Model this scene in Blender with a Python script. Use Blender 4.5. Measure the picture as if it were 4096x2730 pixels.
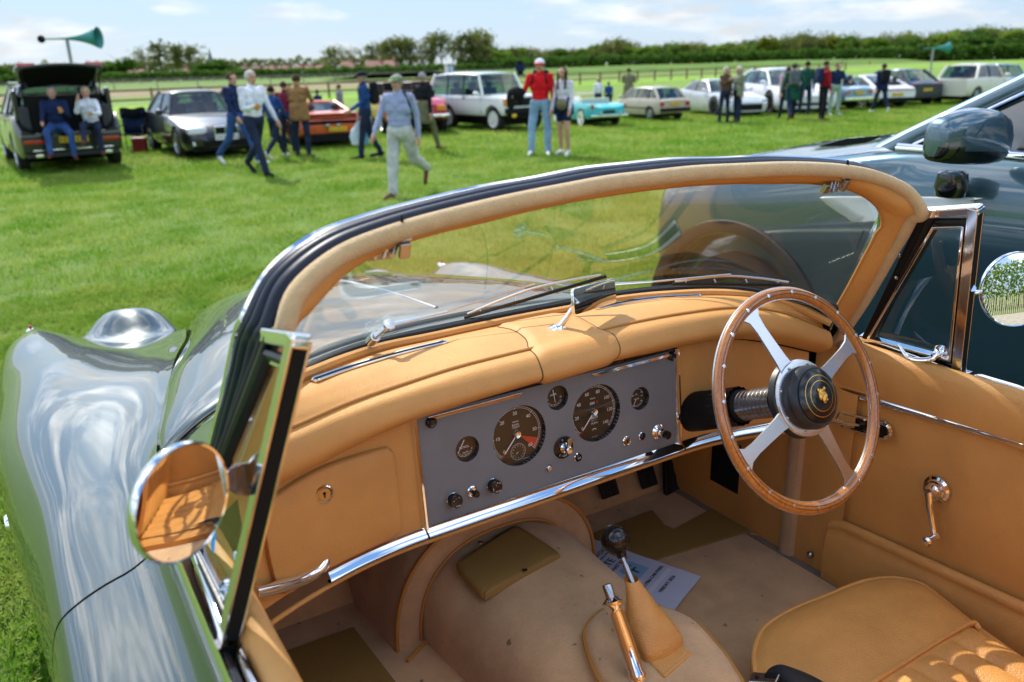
import bpy, bmesh, math, random
import numpy as np
from math import sin, cos, pi, radians, sqrt
from mathutils import Vector, Matrix, noise
random.seed(7)
for o in list(bpy.data.objects): bpy.data.objects.remove(o)
SC = bpy.context.scene
COL = SC.collection

# ------------------------------------------------------------------ camera
CAMP = np.array([-0.8907, -1.2703, 1.7101])
YAW, PIT, ROL, FPX = radians(31.536), radians(18.7037), radians(-1.4736), 1865.35
_fw = np.array([sin(YAW)*cos(PIT), cos(YAW)*cos(PIT), -sin(PIT)])
_r = np.array([cos(YAW), -sin(YAW), 0.]); _u = np.cross(_r, _fw)
_R = cos(ROL)*_r+sin(ROL)*_u; _U = -sin(ROL)*_r+cos(ROL)*_u
cd = bpy.data.cameras.new('camera'); cam = bpy.data.objects.new('camera', cd); COL.objects.link(cam)
cam.matrix_world = Matrix([[_R[i], _U[i], -_fw[i], CAMP[i]] for i in range(3)]+[[0, 0, 0, 1]])
cd.sensor_width = 36; cd.lens = 36*FPX/2353; cd.clip_start = .05; cd.clip_end = 6000
cd.dof.use_dof = True; cd.dof.focus_distance = 1.75; cd.dof.aperture_fstop = 3.6
SC.camera = cam

# ------------------------------------------------------------------ sun, sky, exposure
SUNV = Vector((.02, 1.0, .93)).normalized()      # towards the sun
EL = math.asin(SUNV.z); AZ = math.atan2(SUNV.x, SUNV.y)
sd = bpy.data.lights.new('sun', 'SUN'); sun = bpy.data.objects.new('sun', sd); COL.objects.link(sun)
sd.energy = 2.5; sd.angle = radians(.53); sd.color = (1, .955, .88)
sun.rotation_euler = (-SUNV).to_track_quat('-Z', 'Y').to_euler(); sun.location = (0, 0, 30)
W = bpy.data.worlds.new('World'); SC.world = W; W.use_nodes = True
nt = W.node_tree; nt.nodes.clear(); L = nt.links.new
def N(nt_, t, **k):
    n = nt_.nodes.new(t)
    for a, b in k.items(): setattr(n, a, b)
    return n
sky = N(nt, 'ShaderNodeTexSky', sky_type='NISHITA', sun_disc=False, sun_elevation=EL, sun_rotation=AZ,
        air_density=1.0, dust_density=.15, ozone_density=1.6, altitude=20)
tc = N(nt, 'ShaderNodeTexCoord'); sp = N(nt, 'ShaderNodeSeparateXYZ'); L(tc.outputs['Generated'], sp.inputs[0])
def mth(nt_, op, a, b=None, c=None, clamp=False):
    n = nt_.nodes.new('ShaderNodeMath'); n.operation = op; n.use_clamp = clamp
    for i, v in enumerate((a, b, c)):
        if v is None: continue
        if isinstance(v, (int, float)): n.inputs[i].default_value = v
        else: nt_.links.new(v, n.inputs[i])
    return n.outputs[0]
# clouds lie on a plane overhead: direction / (height + offset)
den = mth(nt, 'ADD', mth(nt, 'MAXIMUM', sp.outputs[2], 0.0), .10)
cx = mth(nt, 'DIVIDE', sp.outputs[0], den); cy = mth(nt, 'DIVIDE', sp.outputs[1], den)
cmb = N(nt, 'ShaderNodeCombineXYZ'); L(cx, cmb.inputs[0]); L(cy, cmb.inputs[1])
nz = N(nt, 'ShaderNodeTexNoise'); nz.inputs['Scale'].default_value = 1.5; nz.inputs['Detail'].default_value = 9
nz.inputs['Roughness'].default_value = .58; nz.inputs['Distortion'].default_value = .35; L(cmb.outputs[0], nz.inputs['Vector'])
thr = N(nt, 'ShaderNodeMapRange'); thr.inputs['From Min'].default_value = .46; thr.inputs['From Max'].default_value = .60
L(nz.outputs['Fac'], thr.inputs['Value'])
# thicker, streaky cloud towards the horizon
mp = N(nt, 'ShaderNodeMapping'); mp.inputs['Scale'].default_value = (2.2, 2.2, 9.0); L(tc.outputs['Generated'], mp.inputs[0])
nh = N(nt, 'ShaderNodeTexNoise'); nh.inputs['Scale'].default_value = 2.1; nh.inputs['Detail'].default_value = 8; nh.inputs['Roughness'].default_value = .55
L(mp.outputs[0], nh.inputs['Vector'])
hz = N(nt, 'ShaderNodeMapRange'); hz.inputs['From Min'].default_value = .53; hz.inputs['From Max'].default_value = .66; L(nh.outputs['Fac'], hz.inputs['Value'])
low = N(nt, 'ShaderNodeMapRange'); low.inputs['From Min'].default_value = .34; low.inputs['From Max'].default_value = .10; L(sp.outputs[2], low.inputs['Value'])
hi = N(nt, 'ShaderNodeMapRange'); hi.inputs['From Min'].default_value = .06; hi.inputs['From Max'].default_value = .22; L(sp.outputs[2], hi.inputs['Value'])
veil = N(nt, 'ShaderNodeMapRange'); veil.inputs['From Min'].default_value = .42; veil.inputs['From Max'].default_value = .03; veil.inputs['To Max'].default_value = .9; L(sp.outputs[2], veil.inputs['Value'])
c1 = mth(nt, 'MULTIPLY', hz.outputs[0], low.outputs[0])
hi = N(nt, 'ShaderNodeMapRange'); hi.inputs['From Min'].default_value = .08; hi.inputs['From Max'].default_value = .24; L(sp.outputs[2], hi.inputs['Value'])
ch = mth(nt, 'MULTIPLY', mth(nt, 'MULTIPLY', thr.outputs[0], hi.outputs[0]), .93)
# clear air: pale at the horizon, deep blue overhead
gr = N(nt, 'ShaderNodeValToRGB'); gr.color_ramp.elements[0].position = 0; gr.color_ramp.elements[0].color = (.135, .170, .215, 1)
gr.color_ramp.elements[1].position = .85; gr.color_ramp.elements[1].color = (.045, .105, .225, 1); e_ = gr.color_ramp.elements.new(.12); e_.color = (.135, .19, .27, 1); e_ = gr.color_ramp.elements.new(.38); e_.color = (.095, .185, .335, 1)
L(sp.outputs[2], gr.inputs[0]); gs = N(nt, 'ShaderNodeVectorMath', operation='SCALE'); L(gr.outputs[0], gs.inputs[0]); gs.inputs['Scale'].default_value = 10
vl = N(nt, 'ShaderNodeMix', data_type='RGBA'); vl.inputs['Factor'].default_value = .93; L(sky.outputs[0], vl.inputs['A']); L(gs.outputs[0], vl.inputs['B'])
sh = N(nt, 'ShaderNodeMapRange'); sh.inputs['From Min'].default_value = .40; sh.inputs['From Max'].default_value = .62; sh.inputs['To Min'].default_value = .70; sh.inputs['To Max'].default_value = 1.0
n3 = N(nt, 'ShaderNodeTexNoise'); n3.inputs['Scale'].default_value = 5.5; n3.inputs['Detail'].default_value = 7; L(mp.outputs[0], n3.inputs['Vector']); L(n3.outputs['Fac'], sh.inputs['Value'])
def cloudmix(A, fac, col, shade):
    v_ = N(nt, 'ShaderNodeVectorMath', operation='SCALE'); v_.inputs[0].default_value = col; L(shade, v_.inputs['Scale'])
    x = N(nt, 'ShaderNodeMix', data_type='RGBA'); L(fac, x.inputs['Factor']); L(A, x.inputs['A']); L(v_.outputs[0], x.inputs['B']); return x.outputs['Result']
r1 = cloudmix(vl.outputs['Result'], c1, (3.1, 3.15, 3.2), sh.outputs[0]); r2 = cloudmix(r1, ch, (8.2, 8.3, 8.5), sh.outputs[0])
bg = N(nt, 'ShaderNodeBackground'); bg.inputs['Strength'].default_value = .15
wo = N(nt, 'ShaderNodeOutputWorld'); L(r2, bg.inputs['Color']); L(bg.outputs[0], wo.inputs['Surface'])
SC.view_settings.view_transform = 'Standard'; SC.view_settings.look = 'None'
SC.view_settings.exposure = 1.28; SC.view_settings.gamma = 1; SC.view_settings.use_curve_mapping = False
SC.cycles.max_bounces = 10; SC.cycles.transparent_max_bounces = 16; SC.cycles.use_denoising = True
SC.cycles.caustics_reflective = False; SC.cycles.caustics_refractive = False; SC.cycles.sample_clamp_indirect = 6

# ------------------------------------------------------------------ measuring: photograph point -> place
SP = 4096/2353.
def at(u, v, x=None, y=None, z=None, s=1):
    """point of the view ray through (u,v) (4096 px wide photograph) on a plane x=, y= or z="""
    u *= s; v *= s
    d = _fw+_R*(u-2048)/(FPX*SP)-_U*(v-1365)/(FPX*SP)
    for i, w_ in enumerate((x, y, z)):
        if w_ is not None: return Vector(CAMP+d*(w_-CAMP[i])/d[i])
def atD(u, v, **k): return at(u, v, s=SP, **k)
def rayf(u, v, axis, f, s=1, it=30):
    """ray point where coordinate `axis` equals f(point)"""
    P = Vector((0, 0, 1.1)); w_ = f(P)
    for _ in range(it):
        P = at(u, v, s=s, **{axis: w_}); w_ = .5*w_+.5*f(P)
    return P
def planept(u, v, p0, n, s=1):
    u *= s; v *= s
    d = Vector(_fw+_R*(u-2048)/(FPX*SP)-_U*(v-1365)/(FPX*SP)); C0 = Vector(CAMP)
    return C0+d*((Vector(p0)-C0).dot(n)/d.dot(n))
def pix(P):
    d = np.array(P)-CAMP; z = d@_fw
    return 2048+FPX*SP*(d@_R)/z, 1365-FPX*SP*(d@_U)/z

# ------------------------------------------------------------------ materials
def mat(name, col, rough=.5, metal=0., coat=0., coatr=.03, spec=.5, bump=None, var=None, sheen=0., trans=0, ior=1.5, em=None, alpha=None, coatior=1.5):
    """bump=(scale, strength, distance[, kind])   var=(scale, amount[, second colour])"""
    m = bpy.data.materials.new(name); m.use_nodes = True; t = m.node_tree; b = t.nodes['Principled BSDF']
    b.inputs['Base Color'].default_value = (*col, 1); b.inputs['Roughness'].default_value = rough; b.inputs['Metallic'].default_value = metal
    b.inputs['Coat Weight'].default_value = coat; b.inputs['Coat Roughness'].default_value = coatr; b.inputs['Coat IOR'].default_value = coatior
    b.inputs['Specular IOR Level'].default_value = spec; b.inputs['IOR'].default_value = ior
    if sheen: b.inputs['Sheen Weight'].default_value = sheen; b.inputs['Sheen Roughness'].default_value = .5
    if em: b.inputs['Emission Color'].default_value = (*em[0], 1); b.inputs['Emission Strength'].default_value = em[1]
    tcn = t.nodes.new('ShaderNodeTexCoord')
    if var:
        n = t.nodes.new('ShaderNodeTexNoise'); n.inputs['Scale'].default_value = var[0]; n.inputs['Detail'].default_value = 6; n.inputs['Roughness'].default_value = .6
        t.links.new(tcn.outputs['Object'], n.inputs['Vector'])
        mx = t.nodes.new('ShaderNodeMix'); mx.data_type = 'RGBA'
        c2 = var[2] if len(var) > 2 else tuple(c*(1-var[1]) for c in col)
        c1_ = col if len(var) > 2 else tuple(min(1, c*(1+var[1])) for c in col)
        mr = t.nodes.new('ShaderNodeMapRange'); mr.inputs['From Min'].default_value = .35; mr.inputs['From Max'].default_value = .65
        t.links.new(n.outputs['Fac'], mr.inputs['Value']); t.links.new(mr.outputs[0], mx.inputs['Factor'])
        mx.inputs['A'].default_value = (*c1_, 1); mx.inputs['B'].default_value = (*c2, 1)
        t.links.new(mx.outputs['Result'], b.inputs['Base Color'])
    if bump:
        kind = bump[3] if len(bump) > 3 else 'noise'
        if kind == 'leather':
            n = t.nodes.new('ShaderNodeTexVoronoi'); n.feature = 'DISTANCE_TO_EDGE'; n.inputs['Scale'].default_value = bump[0]
            n2 = t.nodes.new('ShaderNodeTexNoise'); n2.inputs['Scale'].default_value = bump[0]*.35; n2.inputs['Detail'].default_value = 3
            vmx = t.nodes.new('ShaderNodeVectorMath'); vmx.operation = 'MULTIPLY_ADD'
            t.links.new(tcn.outputs['Object'], n2.inputs['Vector']); t.links.new(n2.outputs['Color'], vmx.inputs[0])
            vmx.inputs[1].default_value = (.006, .006, .006); t.links.new(tcn.outputs['Object'], vmx.inputs[2]); t.links.new(vmx.outputs[0], n.inputs['Vector'])
            h = t.nodes.new('ShaderNodeMapRange'); h.inputs['From Max'].default_value = .25; t.links.new(n.outputs['Distance'], h.inputs['Value'])
            n4 = t.nodes.new('ShaderNodeTexNoise'); n4.inputs['Scale'].default_value = 17; n4.inputs['Detail'].default_value = 4; n4.inputs['Roughness'].default_value = .55; n4.inputs['Distortion'].default_value = .8; t.links.new(tcn.outputs['Object'], n4.inputs['Vector']); hv = mth(t, 'MULTIPLY_ADD', n4.outputs['Fac'], 3.2, h.outputs[0])
        else:
            n = t.nodes.new('ShaderNodeTexNoise'); n.inputs['Scale'].default_value = bump[0]; n.inputs['Detail'].default_value = 5
            t.links.new(tcn.outputs['Object'], n.inputs['Vector']); hv = n.outputs['Fac']
        bp = t.nodes.new('ShaderNodeBump'); bp.inputs['Strength'].default_value = bump[1]; bp.inputs['Distance'].default_value = bump[2]
        t.links.new(hv, bp.inputs['Height']); t.links.new(bp.outputs[0], b.inputs['Normal'])
    return m
def glassmat(name, tint=(1, 1, 1), refl=1.0, ior=1.5, base=0., refl_wash=(0, 0, 0)):
    """thin pane: sees through with a tint, mirrors by Fresnel; film=pale diffuse wash painted in for a reflection"""
    m = bpy.data.materials.new(name); m.use_nodes = True; t = m.node_tree; t.nodes.clear()
    tr = t.nodes.new('ShaderNodeBsdfTransparent'); tr.inputs[0].default_value = (*tint, 1)
    gl = t.nodes.new('ShaderNodeBsdfGlossy'); gl.inputs['Roughness'].default_value = .0
    fr = t.nodes.new('ShaderNodeFresnel'); geo = t.nodes.new('ShaderNodeNewGeometry')
    t.links.new(mth(t, 'MULTIPLY_ADD', geo.outputs['Backfacing'], 1/ior-ior, ior), fr.inputs[0])   # a pane is the same from both sides
    f = mth(t, 'MULTIPLY_ADD', fr.outputs[0], refl, base, clamp=True)
    mx = t.nodes.new('ShaderNodeMixShader'); t.links.new(f, mx.inputs[0]); t.links.new(tr.outputs[0], mx.inputs[1]); t.links.new(gl.outputs[0], mx.inputs[2])
    out = t.nodes.new('ShaderNodeOutputMaterial'); res = mx.outputs[0]
    if any(refl_wash):
        df = t.nodes.new('ShaderNodeBsdfDiffuse'); df.inputs[0].default_value = (*refl_wash[:3], 1)
        m2 = t.nodes.new('ShaderNodeMixShader'); m2.inputs[0].default_value = refl_wash[3] if len(refl_wash) > 3 else .05
        t.links.new(res, m2.inputs[1]); t.links.new(df.outputs[0], m2.inputs[2]); res = m2.outputs[0]
    t.links.new(res, out.inputs[0]); return m
# ------------------------------------------------------------------ mesh building
def crv(P, n=4, closed=False):
    P = [Vector(p) for p in P]
    Q = ([P[-1]]+P+[P[0], P[1]]) if closed else ([2*P[0]-P[1]]+P+[2*P[-1]-P[-2]])
    o = []; m = len(P) if closed else len(P)-1
    for i in range(m):
        a, b, c, d = Q[i:i+4]
        for k in range(n):
            t = k/n; o.append(.5*((2*b)+(c-a)*t+(2*a-5*b+4*c-d)*t*t+(3*b-3*c+d-a)*t**3))
    if not closed: o.append(P[-1])
    return o
def resamp(P, n):
    P = [Vector(p) for p in P]; d = [0]
    for a, b in zip(P, P[1:]): d.append(d[-1]+(b-a).length)
    return [Vector([float(np.interp(t, d, [p[k] for p in P])) for k in range(3)]) for t in np.linspace(0, d[-1], n)]
class MB:
    def __init__(s): s.v = []; s.f = []; s.m = []
    def add(s, v, f, mi=0):
        o = len(s.v); s.v += [tuple(p) for p in v]; s.f += [tuple(i+o for i in q) for q in f]; s.m += [mi]*len(f); return o
    def grid(s, rows, mi=0, closed=False, cap=False):
        n = len(rows[0]); v = [p for r in rows for p in r]; f = []
        for i in range(len(rows)-1):
            for j in range(n if closed else n-1):
                k = (j+1) % n; f.append((i*n+j, i*n+k, (i+1)*n+k, (i+1)*n+j))
        if cap: f.append(tuple(range(n))[::-1]); f.append(tuple((len(rows)-1)*n+j for j in range(n)))
        return s.add(v, f, mi)
    def box(s, c, d, rot=None, mi=0, bev=0):
        c = Vector(c); hx, hy, hz_ = [q/2 for q in d]
        V = [Vector((a*hx, b*hy, e*hz_)) for e in (-1, 1) for b in (-1, 1) for a in (-1, 1)]
        if rot is not None: V = [rot @ p for p in V]
        s.add([p+c for p in V], [(0, 2, 3, 1), (4, 5, 7, 6), (0, 1, 5, 4), (2, 6, 7, 3), (0, 4, 6, 2), (1, 3, 7, 5)], mi)
    def bar(s, a, b, w, h, up=(0, 0, 1), mi=0):
        a, b = Vector(a), Vector(b); d = (b-a); l = d.length; d.normalize(); x = d.cross(Vector(up)).normalized(); z = x.cross(d)
        s.box((a+b)/2, (w, l, h), Matrix((x, d, z)).transposed(), mi)
    def tube(s, P, r, n=10, mi=0, closed=False, cap=True, flat=1., up=None):
        P = [Vector(p) for p in P]; rows = []; prev = None; m = len(P)
        for i, p in enumerate(P):
            t = (P[(i+1) % m]-P[i-1]) if closed else (P[min(i+1, m-1)]-P[max(i-1, 0)])
            t = t.normalized()
            if prev is None:
                a = Vector(up) if up else (Vector((0, 0, 1)) if abs(t.z) < .9 else Vector((1, 0, 0)))
            else: a = prev
            a = (a-t*a.dot(t)).normalized(); prev = a; b = t.cross(a)
            rr = r(i/(m-1)) if callable(r) else (r[i] if isinstance(r, (list, tuple)) else r)
            rows.append([p+a*(rr*flat*cos(2*pi*k/n))+b*(rr*sin(2*pi*k/n)) for k in range(n)])
        if closed: rows.append(rows[0])
        s.grid(rows, mi, closed=True, cap=cap and not closed)
    def lathe(s, prof, n=24, M=None, mi=0, cap=True):
        rows = [[Vector((r*cos(2*pi*k/n), r*sin(2*pi*k/n), z)) for k in range(n)] for r, z in prof]
        if M is not None: rows = [[M @ p for p in r] for r in rows]
        s.grid(rows, mi, closed=True, cap=cap)
    def prism(s, out, thick, M=None, mi=0):
        """out: 2D outline, extruded along z from -thick/2 to thick/2 then moved by M"""
        n = len(out); v = [Vector((x, y, z)) for z in (-thick/2, thick/2) for x, y in out]
        if M is not None: v = [M @ p for p in v]
        s.add(v, [tuple(range(n))[::-1], tuple(range(n, 2*n))]+[(i, (i+1) % n, n+(i+1) % n, n+i) for i in range(n)], mi)
    def ell(s, c, r, mi=0, n=12, m=8, rot=None):
        rows = []
        for i in range(m+1):
            th = pi*i/m; row = []
            for k in range(n):
                p = Vector((max(sin(th), 1e-3)*cos(2*pi*k/n)*r[0], max(sin(th), 1e-3)*sin(2*pi*k/n)*r[1], -cos(th)*r[2]))
                row.append((rot @ p if rot is not None else p)+Vector(c))
            rows.append(row)
        s.grid(rows, mi, closed=True)
    def build(s, name, mats, parent=None, smooth=True, bevel=0, subd=0, ang=40, fix=True, solid=0):
        me = bpy.data.meshes.new(name); me.from_pydata(s.v, [], s.f)
        for m_ in (mats if isinstance(mats, (list, tuple)) else [mats]): me.materials.append(m_)
        me.polygons.foreach_set('material_index', s.m); me.update()
        if fix:
            b = bmesh.new(); b.from_mesh(me); bmesh.ops.remove_doubles(b, verts=b.verts, dist=1e-6); bmesh.ops.recalc_face_normals(b, faces=b.faces); b.to_mesh(me); b.free()
        if smooth:
            me.polygons.foreach_set('use_smooth', [True]*len(me.polygons)); me.set_sharp_from_angle(angle=radians(ang))
        o = bpy.data.objects.new(name, me); COL.objects.link(o)
        if parent is not None: o.parent = parent
        if solid: q = o.modifiers.new('s', 'SOLIDIFY'); q.thickness = solid; q.offset = 0
        if bevel: q = o.modifiers.new('b', 'BEVEL'); q.width = bevel; q.segments = 2; q.limit_method = 'ANGLE'; q.angle_limit = radians(35); q.harden_normals = True
        if subd: q = o.modifiers.new('d', 'SUBSURF'); q.levels = subd; q.render_levels = subd
        return o
def frame(o, z, x=None):
    z = Vector(z).normalized(); x = Vector(x) if x is not None else (Vector((0, 0, 1)) if abs(z.z) < .9 else Vector((1, 0, 0)))
    x = (x-z*x.dot(z)).normalized(); y = z.cross(x)
    return Matrix([[x[i], y[i], z[i], o[i]] for i in range(3)]+[[0, 0, 0, 1]])
def thing(name, label, cat, loc=(0, 0, 0), group=None, rz=0):
    o = bpy.data.objects.new(name, None); COL.objects.link(o); o.location = loc; o.rotation_euler = (0, 0, rz); o.empty_display_size = .1
    o['label'] = label; o['category'] = cat
    if group: o['group'] = group
    return o
def tag(o, label, cat, group=None):
    o['label'] = label; o['category'] = cat
    if group: o['group'] = group
    return o
def structure(o, kind='structure'): o['kind'] = kind; return o
def mirx(P): return [Vector((-p[0], p[1], p[2])) for p in P]
FONTC = {}
def text(name, s, M, size, m, parent, ext=.0003, align='CENTER', space=1.0):
    c = bpy.data.curves.new(name, 'FONT'); c.body = s; c.size = size; c.align_x = align; c.align_y = 'CENTER'; c.extrude = ext; c.resolution_u = 3; c.space_character = space
    o = bpy.data.objects.new('tmp', c); COL.objects.link(o); bpy.context.view_layer.update()
    me = bpy.data.meshes.new_from_object(o.evaluated_get(bpy.context.evaluated_depsgraph_get())); bpy.data.objects.remove(o)
    me.transform(M); me.materials.clear(); me.materials.append(m)
    if parent == 'mesh': return me
    o = bpy.data.objects.new(name, me); COL.objects.link(o); o.parent = parent; return o
def joinmesh(name, mes, parent, m):
    b = bmesh.new()
    for me in mes: b.from_mesh(me)
    me = bpy.data.meshes.new(name); b.to_mesh(me); b.free(); me.materials.append(m)
    o = bpy.data.objects.new(name, me); COL.objects.link(o); o.parent = parent; return o
# ------------------------------------------------------------------ materials of the classic car
PAINT = mat('green_metallic_paint', (.012, .030, .027), rough=.36, metal=.4, coat=1, coatr=.008, coatior=1.72, spec=.6, bump=(900, .04, .0004))
CHROME = mat('chrome', (.86, .86, .88), rough=.045, metal=1)
ALU = mat('polished_aluminium', (.66, .69, .74), rough=.27, metal=1, bump=(300, .08, .0005))
STEEL = mat('steel', (.45, .45, .46), rough=.25, metal=1)
LEATHER = mat('tan_leather', (.60, .288, .078), rough=.50, spec=.42, bump=(300, .34, .0012, 'leather'), var=(5, .09))
LEATHF = mat('tan_leather_seat', (.60, .288, .078), rough=.46, spec=.42, bump=(200, .40, .0014, 'leather'), var=(9, .09))
PIPE = mat('tan_piping', (.46, .21, .045), rough=.5)
OLIVE = mat('ochre_vinyl', (.28, .165, .045), rough=.62, spec=.3, bump=(300, .2, .0008, 'leather'))
FELT = mat('beige_felt', (.54, .375, .19), rough=1, spec=.1, sheen=.3, bump=(340, .8, .003), var=(40, .07))
RUBBER = mat('navy_rubber', (.007, .011, .024), rough=.42, spec=.28, bump=(60, .15, .002))
BLACKR = mat('black_rubber', (.006, .006, .007), rough=.4, spec=.35, bump=(120, .3, .002))
BLACKP = mat('black_bakelite', (.006, .006, .007), rough=.16, spec=.5)
BLACKM = mat('black_matt', (.006, .006, .006), rough=.7, spec=.2)
def carpetmat(name, col, dark):
    m = mat(name, col, rough=1, spec=.05, sheen=.35, bump=(420, .35, .002), var=(7, .16))
    t = m.node_tree; b = t.nodes['Principled BSDF']; old = b.inputs['Base Color'].links[0].from_socket
    tcn = t.nodes.new('ShaderNodeTexCoord'); n = t.nodes.new('ShaderNodeTexNoise'); n.inputs['Scale'].default_value = 38; n.inputs['Detail'].default_value = 2
    t.links.new(tcn.outputs['Object'], n.inputs['Vector'])
    mr = t.nodes.new('ShaderNodeMapRange'); mr.inputs['From Min'].default_value = .70; mr.inputs['From Max'].default_value = .76; t.links.new(n.outputs['Fac'], mr.inputs['Value'])
    g = t.nodes.new('ShaderNodeTexNoise'); g.inputs['Scale'].default_value = 900; g.inputs['Detail'].default_value = 1; t.links.new(tcn.outputs['Object'], g.inputs['Vector'])
    gm = t.nodes.new('ShaderNodeMapRange'); gm.inputs['From Min'].default_value = .35; gm.inputs['From Max'].default_value = .65; gm.inputs['To Min'].default_value = .82; gm.inputs['To Max'].default_value = 1.12; t.links.new(g.outputs['Fac'], gm.inputs['Value'])
    sc = t.nodes.new('ShaderNodeVectorMath'); sc.operation = 'SCALE'; t.links.new(old, sc.inputs[0]); t.links.new(gm.outputs[0], sc.inputs['Scale'])
    mx = t.nodes.new('ShaderNodeMix'); mx.data_type = 'RGBA'; t.links.new(mth(t, 'MULTIPLY', mr.outputs[0], .75), mx.inputs['Factor']); t.links.new(sc.outputs[0], mx.inputs['A']); mx.inputs['B'].default_value = (*dark, 1)
    t.links.new(mx.outputs['Result'], b.inputs['Base Color']); return m
CARPET = carpetmat('beige_carpet', (.56, .355, .19), (.10, .06, .035))
GREYL = mat('grey_dash_leather', (.185, .19, .198), rough=.6, spec=.3, bump=(420, .22, .0007, 'leather'), var=(5, .09))
GLASS = glassmat('windscreen_glass', (.98, .965, .87), refl=.62, refl_wash=(.80, .74, .60, .05))  # pale wash stands in for the lit dash mirrored in the pane
GLASS2 = glassmat('quarterlight_glass', (.86, .93, .90), refl=1.1)
GAUGEG = glassmat('gauge_glass', (.97, .97, .97), refl=.8)
MIRR = mat('mirror_silver', (.9, .92, .92), rough=.0, metal=1)
def woodmat():
    m = bpy.data.materials.new('varnished_mahogany'); m.use_nodes = True; t = m.node_tree; b = t.nodes['Principled BSDF']
    g = t.nodes.new('ShaderNodeNewGeometry'); tcn = t.nodes.new('ShaderNodeTexCoord')
    n = t.nodes.new('ShaderNodeTexNoise'); n.inputs['Scale'].default_value = 110; n.inputs['Detail'].default_value = 6; n.inputs['Distortion'].default_value = 1.2
    mp_ = t.nodes.new('ShaderNodeMapping'); mp_.inputs['Scale'].default_value = (1, 6, 1); t.links.new(tcn.outputs['Object'], mp_.inputs[0]); t.links.new(mp_.outputs[0], n.inputs[0])
    r = t.nodes.new('ShaderNodeValToRGB'); r.color_ramp.elements[0].position = .3; r.color_ramp.elements[0].color = (.26, .080, .014, 1); r.color_ramp.elements[1].position = .7; r.color_ramp.elements[1].color = (.56, .20, .032, 1)
    t.links.new(n.outputs['Fac'], r.inputs[0]); t.links.new(r.outputs[0], b.inputs['Base Color'])
    b.inputs['Roughness'].default_value = .35; b.inputs['Coat Weight'].default_value = 1; b.inputs['Coat Roughness'].default_value = .04; return m
WOOD = woodmat()

car = thing('classic_convertible', 'dark green classic convertible with tan leather cockpit, open roof and wood rimmed steering wheel', 'car')
car['label'] = 'dark green open classic convertible with tan leather cockpit and wood rimmed steering wheel'

def lerpk(keys, t):
    ks = sorted(keys); return [float(np.interp(t, ks, [keys[k][i] for k in ks])) for i in range(len(keys[ks[0]]))]
def smoothk(keys, t):
    """catmull through keyed lists"""
    ks = sorted(keys)
    if t <= ks[0]: return list(keys[ks[0]])
    if t >= ks[-1]: return list(keys[ks[-1]])
    i = max(j for j in range(len(ks)) if ks[j] <= t); a = ks[i]; b = ks[i+1]; h = b-a; u_ = (t-a)/h
    def sl(j):
        if j == 0: return (np.array(keys[ks[1]])-np.array(keys[ks[0]]))/(ks[1]-ks[0])
        if j == len(ks)-1: return (np.array(keys[ks[-1]])-np.array(keys[ks[-2]]))/(ks[-1]-ks[-2])
        return (np.array(keys[ks[j+1]])-np.array(keys[ks[j-1]]))/(ks[j+1]-ks[j-1])
    p0, p1 = np.array(keys[a], float), np.array(keys[b], float)
    return list((2*u_**3-3*u_**2+1)*p0+(u_**3-2*u_**2+u_)*h*sl(i)+(-2*u_**3+3*u_**2)*p1+(u_**3-u_**2)*h*sl(i+1))
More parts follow.
